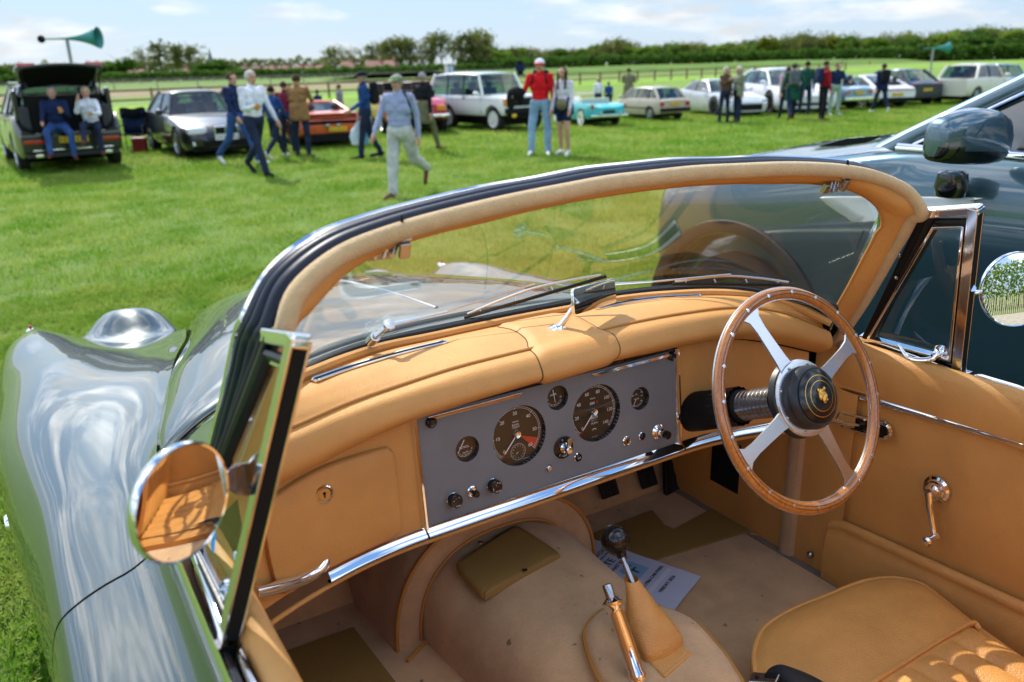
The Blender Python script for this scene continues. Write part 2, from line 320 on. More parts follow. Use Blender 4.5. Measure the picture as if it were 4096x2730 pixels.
# wing and door sections: (outward x, z) from the inner edge over the shoulder down to the sill
WS = {
 -2.9: [(.30,.55),(.36,.56),(.43,.56),(.50,.55),(.56,.53),(.60,.51),(.64,.48),(.66,.45),(.67,.42),(.67,.38),(.66,.34),(.64,.30),(.60,.28)],
 -2.4: [(.60,.95),(.68,.93),(.76,.90),(.82,.87),(.87,.83),(.90,.79),(.92,.75),(.93,.70),(.935,.64),(.93,.55),(.92,.45),(.90,.33),(.86,.26)],
 -1.7: [(.74,1.06),(.79,1.05),(.85,1.03),(.90,1.01),(.94,.98),(.965,.94),(.98,.90),(.985,.86),(.99,.80),(.985,.68),(.975,.50),(.95,.30),(.88,.22)],
 -1.0: [(.775,1.065),(.80,1.03),(.84,.985),(.885,.96),(.92,.94),(.945,.92),(.957,.895),(.965,.865),(.972,.81),(.975,.68),(.97,.50),(.94,.30),(.87,.22)],
 -.3: [(.775,1.06),(.793,1.005),(.832,.972),(.875,.955),(.912,.938),(.94,.918),(.953,.893),(.962,.862),(.970,.81),(.976,.69),(.97,.50),(.935,.30),(.87,.22)],
 .05: [(.768,1.045),(.785,.995),(.827,.965),(.870,.952),(.908,.937),(.94,.917),(.955,.893),(.964,.862),(.972,.81),(.98,.69),(.975,.50),(.94,.30),(.87,.22)],
 .40: [(.722,1.0),(.75,.985),(.80,.965),(.85,.955),(.90,.942),(.94,.92),(.963,.893),(.98,.86),(.995,.80),(1.0,.69),(.99,.50),(.96,.34),(.90,.26)],
 1.0: [(.585,.965),(.63,.950),(.70,.945),(.78,.945),(.86,.937),(.94,.915),(.99,.88),(1.025,.84),(1.035,.78),(1.04,.66),(1.01,.52),(1.0,.42),(.97,.36)],
 1.5: [(.47,.875),(.53,.862),(.61,.862),(.70,.875),(.79,.892),(.875,.893),(.945,.872),(.995,.835),(1.028,.78),(1.036,.68),(1.03,.56),(1.0,.45),(.96,.38)],
 2.0: [(.385,.765),(.46,.757),(.55,.754),(.64,.760),(.73,.785),(.81,.822),(.885,.842),(.955,.828),(1.0,.775),(1.015,.68),(.98,.56),(.965,.45),(.94,.36)],
 2.3: [(.33,.62),(.41,.62),(.50,.62),(.59,.63),(.68,.66),(.77,.71),(.85,.748),(.925,.74),(.97,.69),(.985,.62),(.955,.52),(.94,.42),(.91,.34)],
 2.6: [(.28,.46),(.36,.47),(.45,.48),(.54,.49),(.63,.50),(.71,.53),(.78,.55),(.83,.54),(.87,.51),(.89,.46),(.885,.40),(.87,.34),(.84,.30)],
 2.78: [(.25,.30),(.33,.30),(.42,.30),(.50,.31),(.58,.31),(.65,.32),(.71,.33),(.76,.33),(.79,.32),(.80,.31),(.79,.30),(.78,.29),(.76,.28)]}
WSF = {k: [c for p in v for c in p] for k, v in WS.items()}
def wingrow(y, sgn, n=3):
    f = smoothk(WSF, y); P = [Vector((f[2*i], y, f[2*i+1])) for i in range(13)]
    P = crv(P, n); o = []
    for p in P:
        z = p.z
        if p.x < .80 and y > 1.6: z += .195*math.exp(-((((p.x-.53)/.18)**2+((y-2.45)/.27)**2)**1.9))
        if y > 1.5: z += .018*math.exp(-((p.x-.895)/.035)**2-((y-2.25)/.16)**2)   # side light pod
        o.append(Vector((sgn*p.x, y, z)))
    return o
def ranged(a, b, st): n = max(2, int(round((b-a)/st))+1); return [a+(b-a)*i/(n-1) for i in range(n)]
GAP = .0034
for sgn in (-1, 1):
    m = MB(); m.grid([wingrow(y, sgn) for y in ranged(.002+GAP, 2.78, .045)]); w = m.build('front_wing', PAINT, car, ang=70)
    # wheel arch opening shown dark by a recessed well
    m = MB(); m.lathe([(.0, 0), (.33, 0), (.355, .03)], 28, frame((sgn*.93, 1.55, .36), (sgn, 0, 0))); m.build('wheel_well', BLACKM, car)
    m = MB()
    m.lathe([(.20, -.09), (.31, -.09), (.345, -.06), (.35, 0), (.345, .06), (.31, .085), (.24, .09), (.20, .07)], 32, frame((sgn*.925, 1.55, .35), (sgn, 0, 0)), cap=False)
    wh = m.build('front_wheel', BLACKR, car)
    m = MB(); m.lathe([(.0, .05), (.06, .055), (.20, .03), (.225, .08), (.235, .085)], 32, frame((sgn*.925, 1.55, .35), (sgn, 0, 0)), cap=False); m.build('rim', CHROME, wh)
    m = MB(); m.lathe([(.0, .17), (.03, .165), (.045, .14), (.05, .05)], 16, frame((sgn*.925, 1.55, .35), (sgn, 0, 0)), cap=False)
    for k in range(2): m.box((sgn*1.05, 1.55, .35), (.025, .17, .03), Matrix.Rotation(radians(35+90*k), 3, 'X'))
    m.build('knock_off_spinner', CHROME, wh)
    # chrome lamp furniture at the nose
    m = MB(); m.tube(crv([(sgn*.555, 2.52, .735), (sgn*.552, 2.44, .765), (sgn*.548, 2.36, .782), (sgn*.545, 2.26, .788)], 4), lambda t: .012-.008*t, 8, flat=.6)
    m.build('headlamp_peak', CHROME, car)
    m = MB(); m.lathe([(0, .02), (.06, .03), (.09, .025), (.1, 0)], 24, frame((sgn*.548, 2.66, .60), (0, 1, .15)), cap=True); m.build('headlamp', CHROME, car)
    m = MB(); m.ell((sgn*.905, 2.30, .766), (.022, .06, .02)); pod = m.build('side_lamp', CHROME, car)
    m = MB(); m.ell((sgn*.905, 2.31, .79), (.006, .012, .008)); m.build('red_tell_tale', mat('red_lens', (.5, .02, .02), rough=.1), pod)
    # door skin (starts behind a real gap) and rear wing
    m = MB(); m.grid([wingrow(y, sgn) for y in ranged(-1.12, .002-GAP, .045)]); door = m.build('door', PAINT, car, ang=70)
    m = MB(); m.grid([wingrow(y, sgn) for y in ranged(-2.9, -1.12-2*GAP, .06)]); m.build('rear_wing', PAINT, car, ang=70, solid=.003)
    for yy in (0, -1.12):
        m = MB(); m.grid([[Vector((p.x*.994, p.y, p.z-.007)) for p in wingrow(y, sgn)] for y in (yy-.02, yy+.02)]); m.build('door_shut_jamb', BLACKM, car)
    # pressed ridge line along the door shoulder
    m = MB(); m.tube([wingrow(y, sgn)[5]+Vector((0, 0, .0005)) for y in ranged(-1.1, -.03, .06)], .0035, 6); m.build('shoulder_ridge', PAINT, door)
# bonnet
BK = {.25:(.735,1.0,1.135), .40:(.722,1.0,1.130), .6:(.68,.990,1.118), .9:(.61,.965,1.094), 1.36:(.50,.875,1.035), 1.7:(.435,.80,.965), 2.0:(.385,.735,.885), 2.4:(.31,.58,.75), 2.65:(.27,.43,.60), 2.78:(.25,.30,.42)}
def bonpt(x, y, dz=0):
    xv, zv, zc = smoothk(BK, y); q = min(1, abs(x)/xv)
    return Vector((x, y, zv+(zc-zv)*(1-q**2.7)**(.62)+dz))
def ysh(x): return .425-.28*x*x
rows = []
for t in np.linspace(0, 1, 46):
    row = []
    for q in np.linspace(-1, 1, 41):
        qq = math.copysign(1-(1-abs(q))**1.5, q) if abs(q) > 0 else 0
        y = .425+t*(2.78-.425); xv = smoothk(BK, y)[0]; x = qq*xv; y0 = ysh(qq*.72)
        y = y0+t*(2.78-y0); xv = smoothk(BK, y)[0]; row.append(bonpt(qq*xv, y))
    rows.append(row)
m = MB(); m.grid(rows); bon = m.build('bonnet', PAINT, car, ang=80, solid=.003)
m = MB(); m.tube([bonpt(0, y, .002) for y in ranged(.55, 2.55, .08)], .006, 8, flat=.6); m.build('chrome_strip', CHROME, bon)
m = MB()
for k in range(15): m.bar((-.21+.03*k, 2.74, .22), (-.21+.03*k, 2.70, .50), .006, .02)
m.build('grille', CHROME, car)
structure(bpy.data.objects['grille'], 'stuff')
m = MB(); m.tube(crv([(-.98, 2.55, .42), (-.8, 2.86, .42), (0, 2.95, .42), (.8, 2.86, .42), (.98, 2.55, .42)], 6), .05, 10, flat=1.2); m.build('front_bumper', CHROME, car)
# windscreen curves
GT = [(0,-.239,1.5122),(.1016,-.2381,1.5102),(.2035,-.2374,1.5048),(.3048,-.2422,1.4962),(.401,-.2443,1.4878),(.4835,-.2512,1.4739),(.5483,-.2591,1.4536),(.5909,-.2720,1.4243),(.6135,-.2742,1.3869)]
FE = [(0,-.2636,1.5338),(.0914,-.2672,1.5339),(.1834,-.2774,1.5308),(.2764,-.2881,1.5271),(.3698,-.2909,1.5189),(.4603,-.2895,1.5067),(.543,-.2962,1.4888),(.6109,-.3200,1.4568),(.6395,-.3386,1.4141)]
CH = [(0,-.1949,1.5473),(.0987,-.198,1.5472),(.1971,-.2063,1.5417),(.2949,-.2136,1.5379),(.3906,-.2187,1.5293),(.4809,-.229,1.5194),(.5609,-.2435,1.5052),(.6238,-.2520,1.4714),(.6640,-.2540,1.4169)]
yseal = lambda P: .300-.66*P[0]**2-.79*P[0]**4
pil = [rayf(u, v, 'x', lambda P: .6135+(1.387-P[2])*.10) for u, v in ((3510,923),(3485,974),(3449,1041),(3398,1138),(3352,1219))]
GTR = [Vector(p) for p in GT]+pil
GBASE = pil[-1]
bot = [(2291,1198),(2130,1231),(1952,1260),(1773,1302),(1595,1338),(1416,1385),(1220,1457)]
botR = [(2470,1173),(2648,1152),(2835,1143),(2999,1154),(3150,1185)]
BT = sorted([rayf(u, v, 'y', lambda P: yseal(P)+.012) for u, v in bot+botR], key=lambda p: p.x)
BT = [p for p in BT if -.60 < p.x < .60]
BT = [Vector((-GBASE.x, GBASE.y, GBASE.z))]+BT+[GBASE]
full = lambda half: mirx(half[1:])[::-1]+[Vector(p) for p in half]
def faired(P, n=121):
    P = resamp(P, n); s_ = np.linspace(-1, 1, n); A = np.array([list(p) for p in P]); o = []
    for k in range(3):
        po = (1, 3, 5, 7) if k == 0 else (0, 2, 4, 6, 8); B = np.stack([s_**q for q in po], 1); w_ = 1+3*(abs(s_) > .97); c = np.linalg.lstsq(B*w_[:, None], A[:, k]*w_, rcond=None)[0]; o.append(B@c)
    return [Vector(q) for q in np.array(o).T.tolist()]
TOPC = faired(crv(full(GTR), 4)); BOTC = faired(crv(BT, 4))
rows = []
for t in np.linspace(0, 1, 9): rows.append([BOTC[i].lerp(TOPC[i], t)+Vector((0, .006*sin(pi*t), 0)) for i in range(121)])
m = MB(); m.grid(rows); ws = m.build('windscreen', GLASS, car, ang=180)
def glassy(P, off=0.):
    x = P[0]; zb = 1.16; zt = 1.512-.30*x*x; yb = yseal(P)+.012; yt = -.239-.06*x*x
    return yb+(P[2]-zb)/(zt-zb)*(yt-yb)+off
FER = [Vector(p) for p in FE]+[rayf(u, v, 'x', lambda P: .642+(1.414-P[2])*.25) for u, v in ((3650,872),(3618,930),(3566,1015),(3514,1106),(3463,1194),(3412,1272),(3340,1372))]
felt = crv(full(FER), 6)
fr = MB(); fr.tube(felt, .0130, 14); FR = fr.build('felt_draught_strip', FELT, car)
# broader roll across the header, narrower down the posts is pressed flat by the trim; rubber seals in front
def offc(half, dy, dz, dx=0): return crv(full([Vector((p[0]+dx*(p[0]/.64)**4, p[1]+dy, p[2]+dz)) for p in half]), 6)
CHF = [Vector(p) for p in CH]+[Vector((.672, -.225, 1.38)), Vector((.688, -.19, 1.30)), Vector((.708, -.148, 1.21)), Vector((.724, -.11, 1.13)), Vector((.74, -.075, 1.05))]
mixc = lambda a, b, t: [Vector(p).lerp(Vector(q), t) for p, q in zip(a, b)]
n_ = min(len(FER), len(CHF)); s1 = mixc(FER[:n_], CHF[:n_], .36); s2 = mixc(FER[:n_], CHF[:n_], .63); s3 = mixc(FER[:n_], CHF[:n_], .82)
m = MB(); m.tube(crv(full(s1), 6), .0125, 10); m.tube(crv(full(s2), 6), .0105, 10); m.tube(crv(full(s3), 6), .0075, 8); m.build('hood_seal', RUBBER, car, fix=False)
m = MB(); m.tube(crv(full(CHF), 6), .0065, 8); m.build('header_chrome', CHROME, car)
m = MB(); m.grid([crv(full([p+Vector((0, .004, -.012)) for p in FER[:n_]]), 6), crv(full([p+Vector((0, .004, -.010)) for p in CHF[:n_]]), 6), crv(full([p+Vector((0, 0, 0)) for p in CHF[:n_]]), 6)]); m.build('windscreen_frame', PAINT, car, ang=60)
# post cover outside, leather lining inside
nl = 14; GI = resamp(crv(GTR, 5), 40); FI = resamp(crv(FER, 5), 40)
rows = []
for t in np.linspace(0, 1, 6):
    rows.append([FI[i].lerp(GI[i], t)+Vector((0, -.010*sin(pi*t), -.006*sin(pi*t))) for i in range(40)])
for R_ in (rows, [mirx(r) for r in rows]): m = MB(); m.grid(R_); m.build('screen_lining', LEATHER, car, ang=80, fix=False)
m = MB(); m.tube(resamp(crv(GTR, 5), 50), .0035, 6); m.tube(mirx(resamp(crv(GTR, 5), 50)), .0035, 6); m.build('lining_edge', PIPE, car)
CO = resamp(crv(CHF[7:], 4), 20); GP = resamp(crv(GTR[8:], 4), 20)
PR = [CO, [a.lerp(b, .5)+Vector((.004, .012, 0)) for a, b in zip(CO, GP)], GP]
for R_ in (PR, [mirx(r) for r in PR]): m = MB(); m.grid(R_); m.build('screen_post', PAINT, car, ang=60, fix=False)
# catches on the header
def catch(sg):
    c = Vector((sg*.455, -.276, 1.482)); M = Matrix.Rotation(radians(-8), 3, 'Z') if sg < 0 else Matrix.Rotation(radians(8), 3, 'Z')
    m = MB(); m.box(c+M @ Vector((-.024, .006, -.004)), (.036, .010, .020), M @ Matrix.Rotation(.5, 3, 'X')); 
    for k in range(3): m.bar(c+M @ Vector((-.036+.012*k, -.004, -.012)), c+M @ Vector((-.026+.012*k, -.002, .008)), .004, .006)
    o = m.build('header_catch', STEEL, car, bevel=.0015)
    
    m = MB(); m.box(c+M @ Vector((.004, -.012, -.001)), (.015, .008, .024), M @ Matrix.Rotation(.45, 3, 'X')); m.box(c+M @ Vector((.004, -.008, .014)), (.023, .014, .006), M); m.build('catch_lever', STEEL, o, bevel=.0015)
    m = MB()
    for k in (-.036, -.014): m.lathe([(0, .0022), (.003, .002), (.0035, 0)], 10, frame(c+M @ Vector((k, -.006, -.006)), (0, -1, -.3)))
    m.build('screw', STEEL, o)
    m = MB(); m.ell(Vector((sg*.455, -.292, 1.519)), (.0022, .003, .011)); m.build('felt_tear', BLACKM, FR)
catch(-1); catch(1)
# scuttle between screen and bonnet
inner = [Vector((p.x, p.y+.006, p.z-.012)) for p in resamp(BOTC, 61)]
inner = [Vector((-.70, -.11, 1.09)), Vector((-.67, -.09, 1.12))]+inner+[Vector((.67, -.09, 1.12)), Vector((.70, -.11, 1.09))]
outer = []
for q in np.linspace(-1, 1, 41): x = q*.718; outer.append(bonpt(x, ysh(x)-GAP*2))
side = [Vector((-.722, .29, 1.01)), Vector((-.745, .18, 1.025)), Vector((-.762, .07, 1.043)), Vector((-.768, -.05, 1.05))]
outer = side[::-1]+outer[1:-1]+mirx(side)
inner = resamp(inner, 81); outer = resamp(outer, 81)
rows = [[a.lerp(b, t)+Vector((0, 0, .010*sin(pi*t))) for a, b in zip(inner, outer)] for t in np.linspace(0, 1, 8)]
m = MB(); m.grid(rows); m.build('scuttle', PAINT, car, ang=80, solid=.002)
m = MB(); m.tube([p+Vector((0, .004, -.012)) for p in outer], .009, 6); m.build('bonnet_gap_shadow', BLACKM, car)  # matt black tube painted in as the shade inside the bonnet gap
# black base seal
loB = [(2291,1230),(2130,1260),(1952,1293),(1773,1335),(1595,1367),(1416,1415),(1229,1486),(2470,1196),(2648,1178),(2835,1171),(2999,1178),(3178,1214),(3246,1245),(3314,1292)]
LB = sorted([rayf(u, v, 'y', lambda P: yseal(P)-.008) for u, v in loB], key=lambda p: p.x)
SEALLO = resamp(crv(LB, 4), 60); up_ = [p for p in BOTC]
xs = [p.x for p in up_]
def upat(x): return Vector([x]+[float(np.interp(x, xs, [p[k] for p in up_])) for k in (1, 2)])
rows = [[], [], []]
for p in SEALLO:
    u2 = upat(max(-.62, min(.62, p.x))); rows[0].append(p+Vector((0, 0, -.004))); rows[1].append(p.lerp(u2, .5)+Vector((0, -.006, .004))); rows[2].append(u2+Vector((0, 0, .003)))
m = MB(); m.grid(rows); m.tube(rows[1], .006, 8); m.build('screen_base_seal', BLACKR, car, fix=False)
# wipers, lying outside the glass
def gp(u, v, off=.014): return rayf(u, v, 'y', lambda P: glassy(P, off))
def wiper(base, sh, arm, rod, b0, b1, sag):
    w = MB(); P0, P1, P2, P3 = gp(*base, .012), gp(*sh, .02), gp(*arm, .018), gp(*rod, .022)
    w.tube([P0+Vector((0, .03, -.02)), P0], .011, 10); w.tube([P0, P1], .008, 8, flat=.8); w.lathe([(0, .006), (.011, .005), (.013, 0), (.011, -.005)], 16, frame(P1, (0, -1, .8)))
    w.tube([P1, P2], lambda t: .0085-.004*t, 8, flat=.5); w.tube([P2, P3], .0022, 6)
    o = w.build('wiper', ALU, car, fix=False)
    B0, B1 = gp(*b0, .012), gp(*b1, .012); mid = (B0+B1)/2
    w = MB(); w.tube([B0, mid, B1], .0032, 6, flat=1.3); w.build('wiper_blade', BLACKR, o)
    w = MB(); w.tube(crv([B0.lerp(B1, .03)+Vector((0, .004, .005)), B0.lerp(B1, .25)+Vector((0, .008, .013)), mid+Vector((0, .01, .018)), B0.lerp(B1, .75)+Vector((0, .008, .013)), B0.lerp(B1, .97)+Vector((0, .004, .005))], 5), .003, 6)
    for t in (.12, .37, .63, .88): w.tube([B0.lerp(B1, t), B0.lerp(B1, t)+Vector((0, .008, .011))], .002, 6)
    w.build('blade_carrier', ALU, o)
wiper((1503,1345), (1556,1300), (1786,1247), (2140,1136), (1857,1272), (2426,1106), 0)
wiper((2385,1160), (2425,1140), (2610,1128), (2924,1098), (2690,1137), (3175,1140), 0)
# ------------------------------------------------------------------ dashboard
yc = lambda P: .027-.149*P[0]**2-.471*P[0]**4
yl = lambda P: -.029+.069*P[0]**2-.646*P[0]**4
cPX = [(2131,1398),(2017,1423),(1844,1466),(1672,1521),(1500,1576),(1300,1651),(1176,1708),(2386,1327),(2508,1297),(2648,1271),(2788,1248),(2966,1231),(3043,1234),(3150,1258),(3304,1318)]
rPX = [(2149,1527),(2017,1564),(1844,1616),(1652,1682),(1500,1733),(1300,1842),(1191,1889),(1131,1925),(2418,1450),(2591,1412),(2700,1389),(2805,1367),(2907,1353),(3043,1360),(3178,1387),(3287,1412)]
cC = sorted([rayf(u, v, 'y', yc) for u, v in cPX], key=lambda p: p.x); cL = sorted([rayf(u, v, 'y', yl) for u, v in rPX], key=lambda p: p.x)
def cint(C_, x):
    xs_ = [p.x for p in C_]
    if x < xs_[0]: a, b = C_[0], C_[1]; t = (x-a.x)/(b.x-a.x); return a+(b-a)*t*.6
    if x > xs_[-1]: a, b = C_[-2], C_[-1]; t = (x-a.x)/(b.x-a.x); return Vector((x,)+tuple((a+(b-a)*(1+(t-1)*.6))[1:]))
    return Vector([x]+[float(np.interp(x, xs_, [p[k] for p in C_])) for k in (1, 2)])
cS = resamp(crv(LB, 4), 60)
sm = lambda C_: crv(resamp(crv(C_, 3), 12), 5)
cCs, cLs, cSs = sm(cC), sm(cL), sm(cS)
def sec(x, off=0.):
    S0, Cc, Lo = cint(cSs, max(-.655, min(.655, x))), cint(cCs, x), cint(cLs, x)
    S0.x = Cc.x = Lo.x = x
    mid = S0.lerp(Cc, .5)+Vector((0, 0, .009)); mid2 = S0.lerp(Cc, .82)+Vector((0, 0, .006))
    b = .036; P2 = Cc.lerp(Lo, .32)+Vector((0, -b*.72, .014)); P3 = Cc.lerp(Lo, .68)+Vector((0, -b, .004))
    pts = crv([S0+Vector((0, -.006, -.006)), mid, mid2, Cc, P2, P3, Lo+Vector((0, -.006, 0)), Lo+Vector((0, .022, -.004))], 6)
    if off:
        o = []
        for i, p in enumerate(pts):
            t = pts[min(i+1, len(pts)-1)]-pts[max(i-1, 0)]; nrm = Vector((0, t.z, -t.y)).normalized()
            if nrm.z < -.0 and i < 30 : nrm = -nrm
            o.append(p+nrm*off)
        return o
    return pts
XS = ranged(-.655, .655, .016)
m = MB(); m.grid([sec(x) for x in XS]); ends = [sec(-.655), sec(.655)]
for e in ends: m.add(e, [tuple(range(len(e)))])
roll = m.build('dash_roll', LEATHER, car, ang=75)
CI = 18
m = MB(); m.tube([sec(x)[CI]+Vector((0, -.001, .0018)) for x in XS if x < -.045 or True][:], .0034, 8); m.build('piping', PIPE, roll)
m = MB(); m.tube([cint(cSs, x)+Vector((0, -.012, .001)) for x in XS], .0105, 8); m.build('rear_welt', LEATHER, car)
# centre pad overlapping the roll
rows = []; nS = len(sec(0)); NQ = 14
def seamx(t): return float(np.interp(t, [0, .43, 1], [.008, -.042, -.073])), float(np.interp(t, [0, .43, .75, 1], [.166, .120, .112, .094]))
cols = []
for q in np.linspace(0, 1, NQ):
    cols.append(q)
for i in range(2, nS-5):
    t = i/(nS-6); a, b = seamx(t); a2 = a-.012*sin(pi*min(1, max(0, (t-.3)/.7))); b2 = b+.014*sin(pi*min(1, max(0, (t-.3)/.7))); row = []
    for q in cols:
        x = a2+(b2-a2)*q; e = min(q, 1-q); off = .0065*(1-(1-min(1, e/.10))**2)+.0004
        row.append(sec(x, off)[i])
    rows.append(row)
m = MB(); m.grid(rows); pad = m.build('centre_pad', LEATHER, roll, ang=70)
for k in (0, -1):
    m = MB(); m.tube([r[k] for r in rows], .0013, 6); m.build('seam', mat('seam_shadow', (.10, .04, .01), rough=.8), pad)
def strip(pts, name='demister_vent'):
    P = resamp(crv(pts, 6), 24); m = MB(); w_ = .0075
    L1 = [p+Vector((0, w_, 0)) for p in P]; L2 = [p-Vector((0, w_, 0)) for p in P]
    m.tube(crv(L1+[P[-1]+Vector((w_*.9 if P[-1].x > P[0].x else -w_*.9, 0, 0))]+L2[::-1]+[P[0]-Vector((w_*.9 if P[-1].x > P[0].x else -w_*.9, 0, 0))], 2, closed=True), .0026, 6, closed=True)
    o = m.build(name, CHROME, car); m = MB(); m.grid([[p+Vector((0, 0, -.0012)) for p in L1], [p+Vector((0, 0, -.0012)) for p in L2]]); m.build('slot', BLACKM, o)
def dtop(u, v):   # point of the dash top surface on a view ray
    f = lambda P: .105
    best = None
    for y in np.linspace(.04, .26, 45):
        P = at(u, v, y=y); s_ = sec(max(-.64, min(.64, P.x))); ys = [p.y for p in s_[:CI+1]][::-1]; zs = [p.z for p in s_[:CI+1]][::-1]
        e = abs(P.z-float(np.interp(y, ys, zs)))
        if best is None or e < best[0]: best = (e, P)
    return best[1]
strip([dtop(1262, 1524)+Vector((0, 0, .003)), dtop(1400, 1476)+Vector((0, 0, .003)), dtop(1590, 1420)+Vector((0, 0, .003)), dtop(1776, 1374)+Vector((0, 0, .003))])
strip([dtop(2395, 1238)+Vector((0, 0, .003)), dtop(2500, 1214)+Vector((0, 0, .003)), dtop(2640, 1196)+Vector((0, 0, .003)), dtop(2790, 1188)+Vector((0, 0, .003))])
# instrument panel
RK = radians(5.613); PX, PS, PN = Vector((1, 0, 0)), Vector((0, sin(RK), cos(RK))), Vector((0, -cos(RK), sin(RK)))
PO = Vector((0, 0, 1.0))
def pm(x, s, d=0): o = PO+PX*x+PS*s+PN*d; return Matrix([[PX[i], PS[i], PN[i], o[i]] for i in range(3)]+[[0, 0, 0, 1]])
def pxy(u, v, s=SP): P = planept(u, v, PO, PN, s); return P.x, (P-PO).dot(PS)
G = [('tachometer', -.0984, 0, .0635), ('speedometer', .0984, 0, .0635), ('fuel_gauge', -.2193, .0043, .0262), ('ammeter', 0, .0575, .0262), ('oil_and_water_gauge', .2193, .0043, .0262)]
m = MB(); m.box((0, 0, 0), (.638, .221, .010)); 
pan = m.build('instrument_panel', GREYL, car, smooth=False); pan.data.transform(pm(0, -.0158, -.005))
cut = MB()
for _, x, s, r in G: cut.lathe([(r, -.03), (r, .03)], 56, pm(x, s))
co = cut.build('cutter', GREYL, smooth=False); md = pan.modifiers.new('b', 'BOOLEAN'); md.object = co; md.operation = 'DIFFERENCE'; md.solver = 'EXACT'
bpy.context.view_layer.update(); me = bpy.data.meshes.new_from_object(pan.evaluated_get(bpy.context.evaluated_depsgraph_get())); pan.modifiers.clear(); pan.data = me; bpy.data.objects.remove(co)
DIAL = mat('dial_black', (.028, .022, .012), rough=.45); WHITE = mat('dial_white', (.75, .75, .72), rough=.6); REDN = mat('dial_red', (.55, .05, .02), rough=.5); DARKW = mat('gauge_wall', (.008, .008, .009), rough=.5)
def ticks(mes, M, r0, r1, a0, a1, n, w):
    b = MB()
    for k in range(n+1):
        a = radians(a0+(a1-a0)*k/n); c, s = cos(a), sin(a)
        b.add([M @ Vector((c*r0-s*w, s*r0+c*w, .0004)), M @ Vector((c*r1-s*w, s*r1+c*w, .0004)), M @ Vector((c*r1+s*w, s*r1-c*w, .0004)), M @ Vector((c*r0+s*w, s*r0-c*w, .0004))], [(0, 1, 2, 3)])
    me = bpy.data.meshes.new('t'); me.from_pydata(b.v, [], b.f); mes.append(me)
def arc(mes, M, r0, r1, a0, a1, n=40):
    b = MB(); rows = [[M @ Vector((r*cos(radians(a0+(a1-a0)*k/n)), r*sin(radians(a0+(a1-a0)*k/n)), .0004)) for k in range(n+1)] for r in (r0, r1)]
    b.grid(rows); me = bpy.data.meshes.new('t'); me.from_pydata(b.v, [], b.f); mes.append(me)
def T(mes, s, M, x, y, size, rot=0): mes.append(text('t', s, M @ Matrix.Translation((x, y, .0004)) @ Matrix.Rotation(rot, 4, 'Z'), size, WHITE, 'mesh', ext=.0001))
def needle(M, ang, r, hub, p, tipred=True, w=.0011, z=.003):
    a = radians(ang); c, s = cos(a), sin(a)
    b = MB(); q = r*.80 if tipred else r
    b.add([M @ Vector((-s*w*1.5, c*w*1.5, z)), M @ Vector((c*q-s*w, s*q+c*w, z)), M @ Vector((c*q+s*w, s*q-c*w, z)), M @ Vector((s*w*1.5, -c*w*1.5, z))], [(0, 1, 2, 3)])
    if tipred: b.add([M @ Vector((c*q-s*w, s*q+c*w, z)), M @ Vector((c*r-s*w*.4, s*r+c*w*.4, z)), M @ Vector((c*r+s*w*.4, s*r-c*w*.4, z)), M @ Vector((c*q+s*w, s*q-c*w, z))], [(0, 1, 2, 3)], 1)
    b.build('needle', [WHITE, REDN], p, smooth=False)
    if hub:
        b = MB(); b.lathe([(hub, 0), (hub, .004), (hub*.8, .0065), (hub*.5, .0055), (hub*.45, .003), (0, .003)], 24, M, cap=False); b.build('needle_hub', CHROME, p)
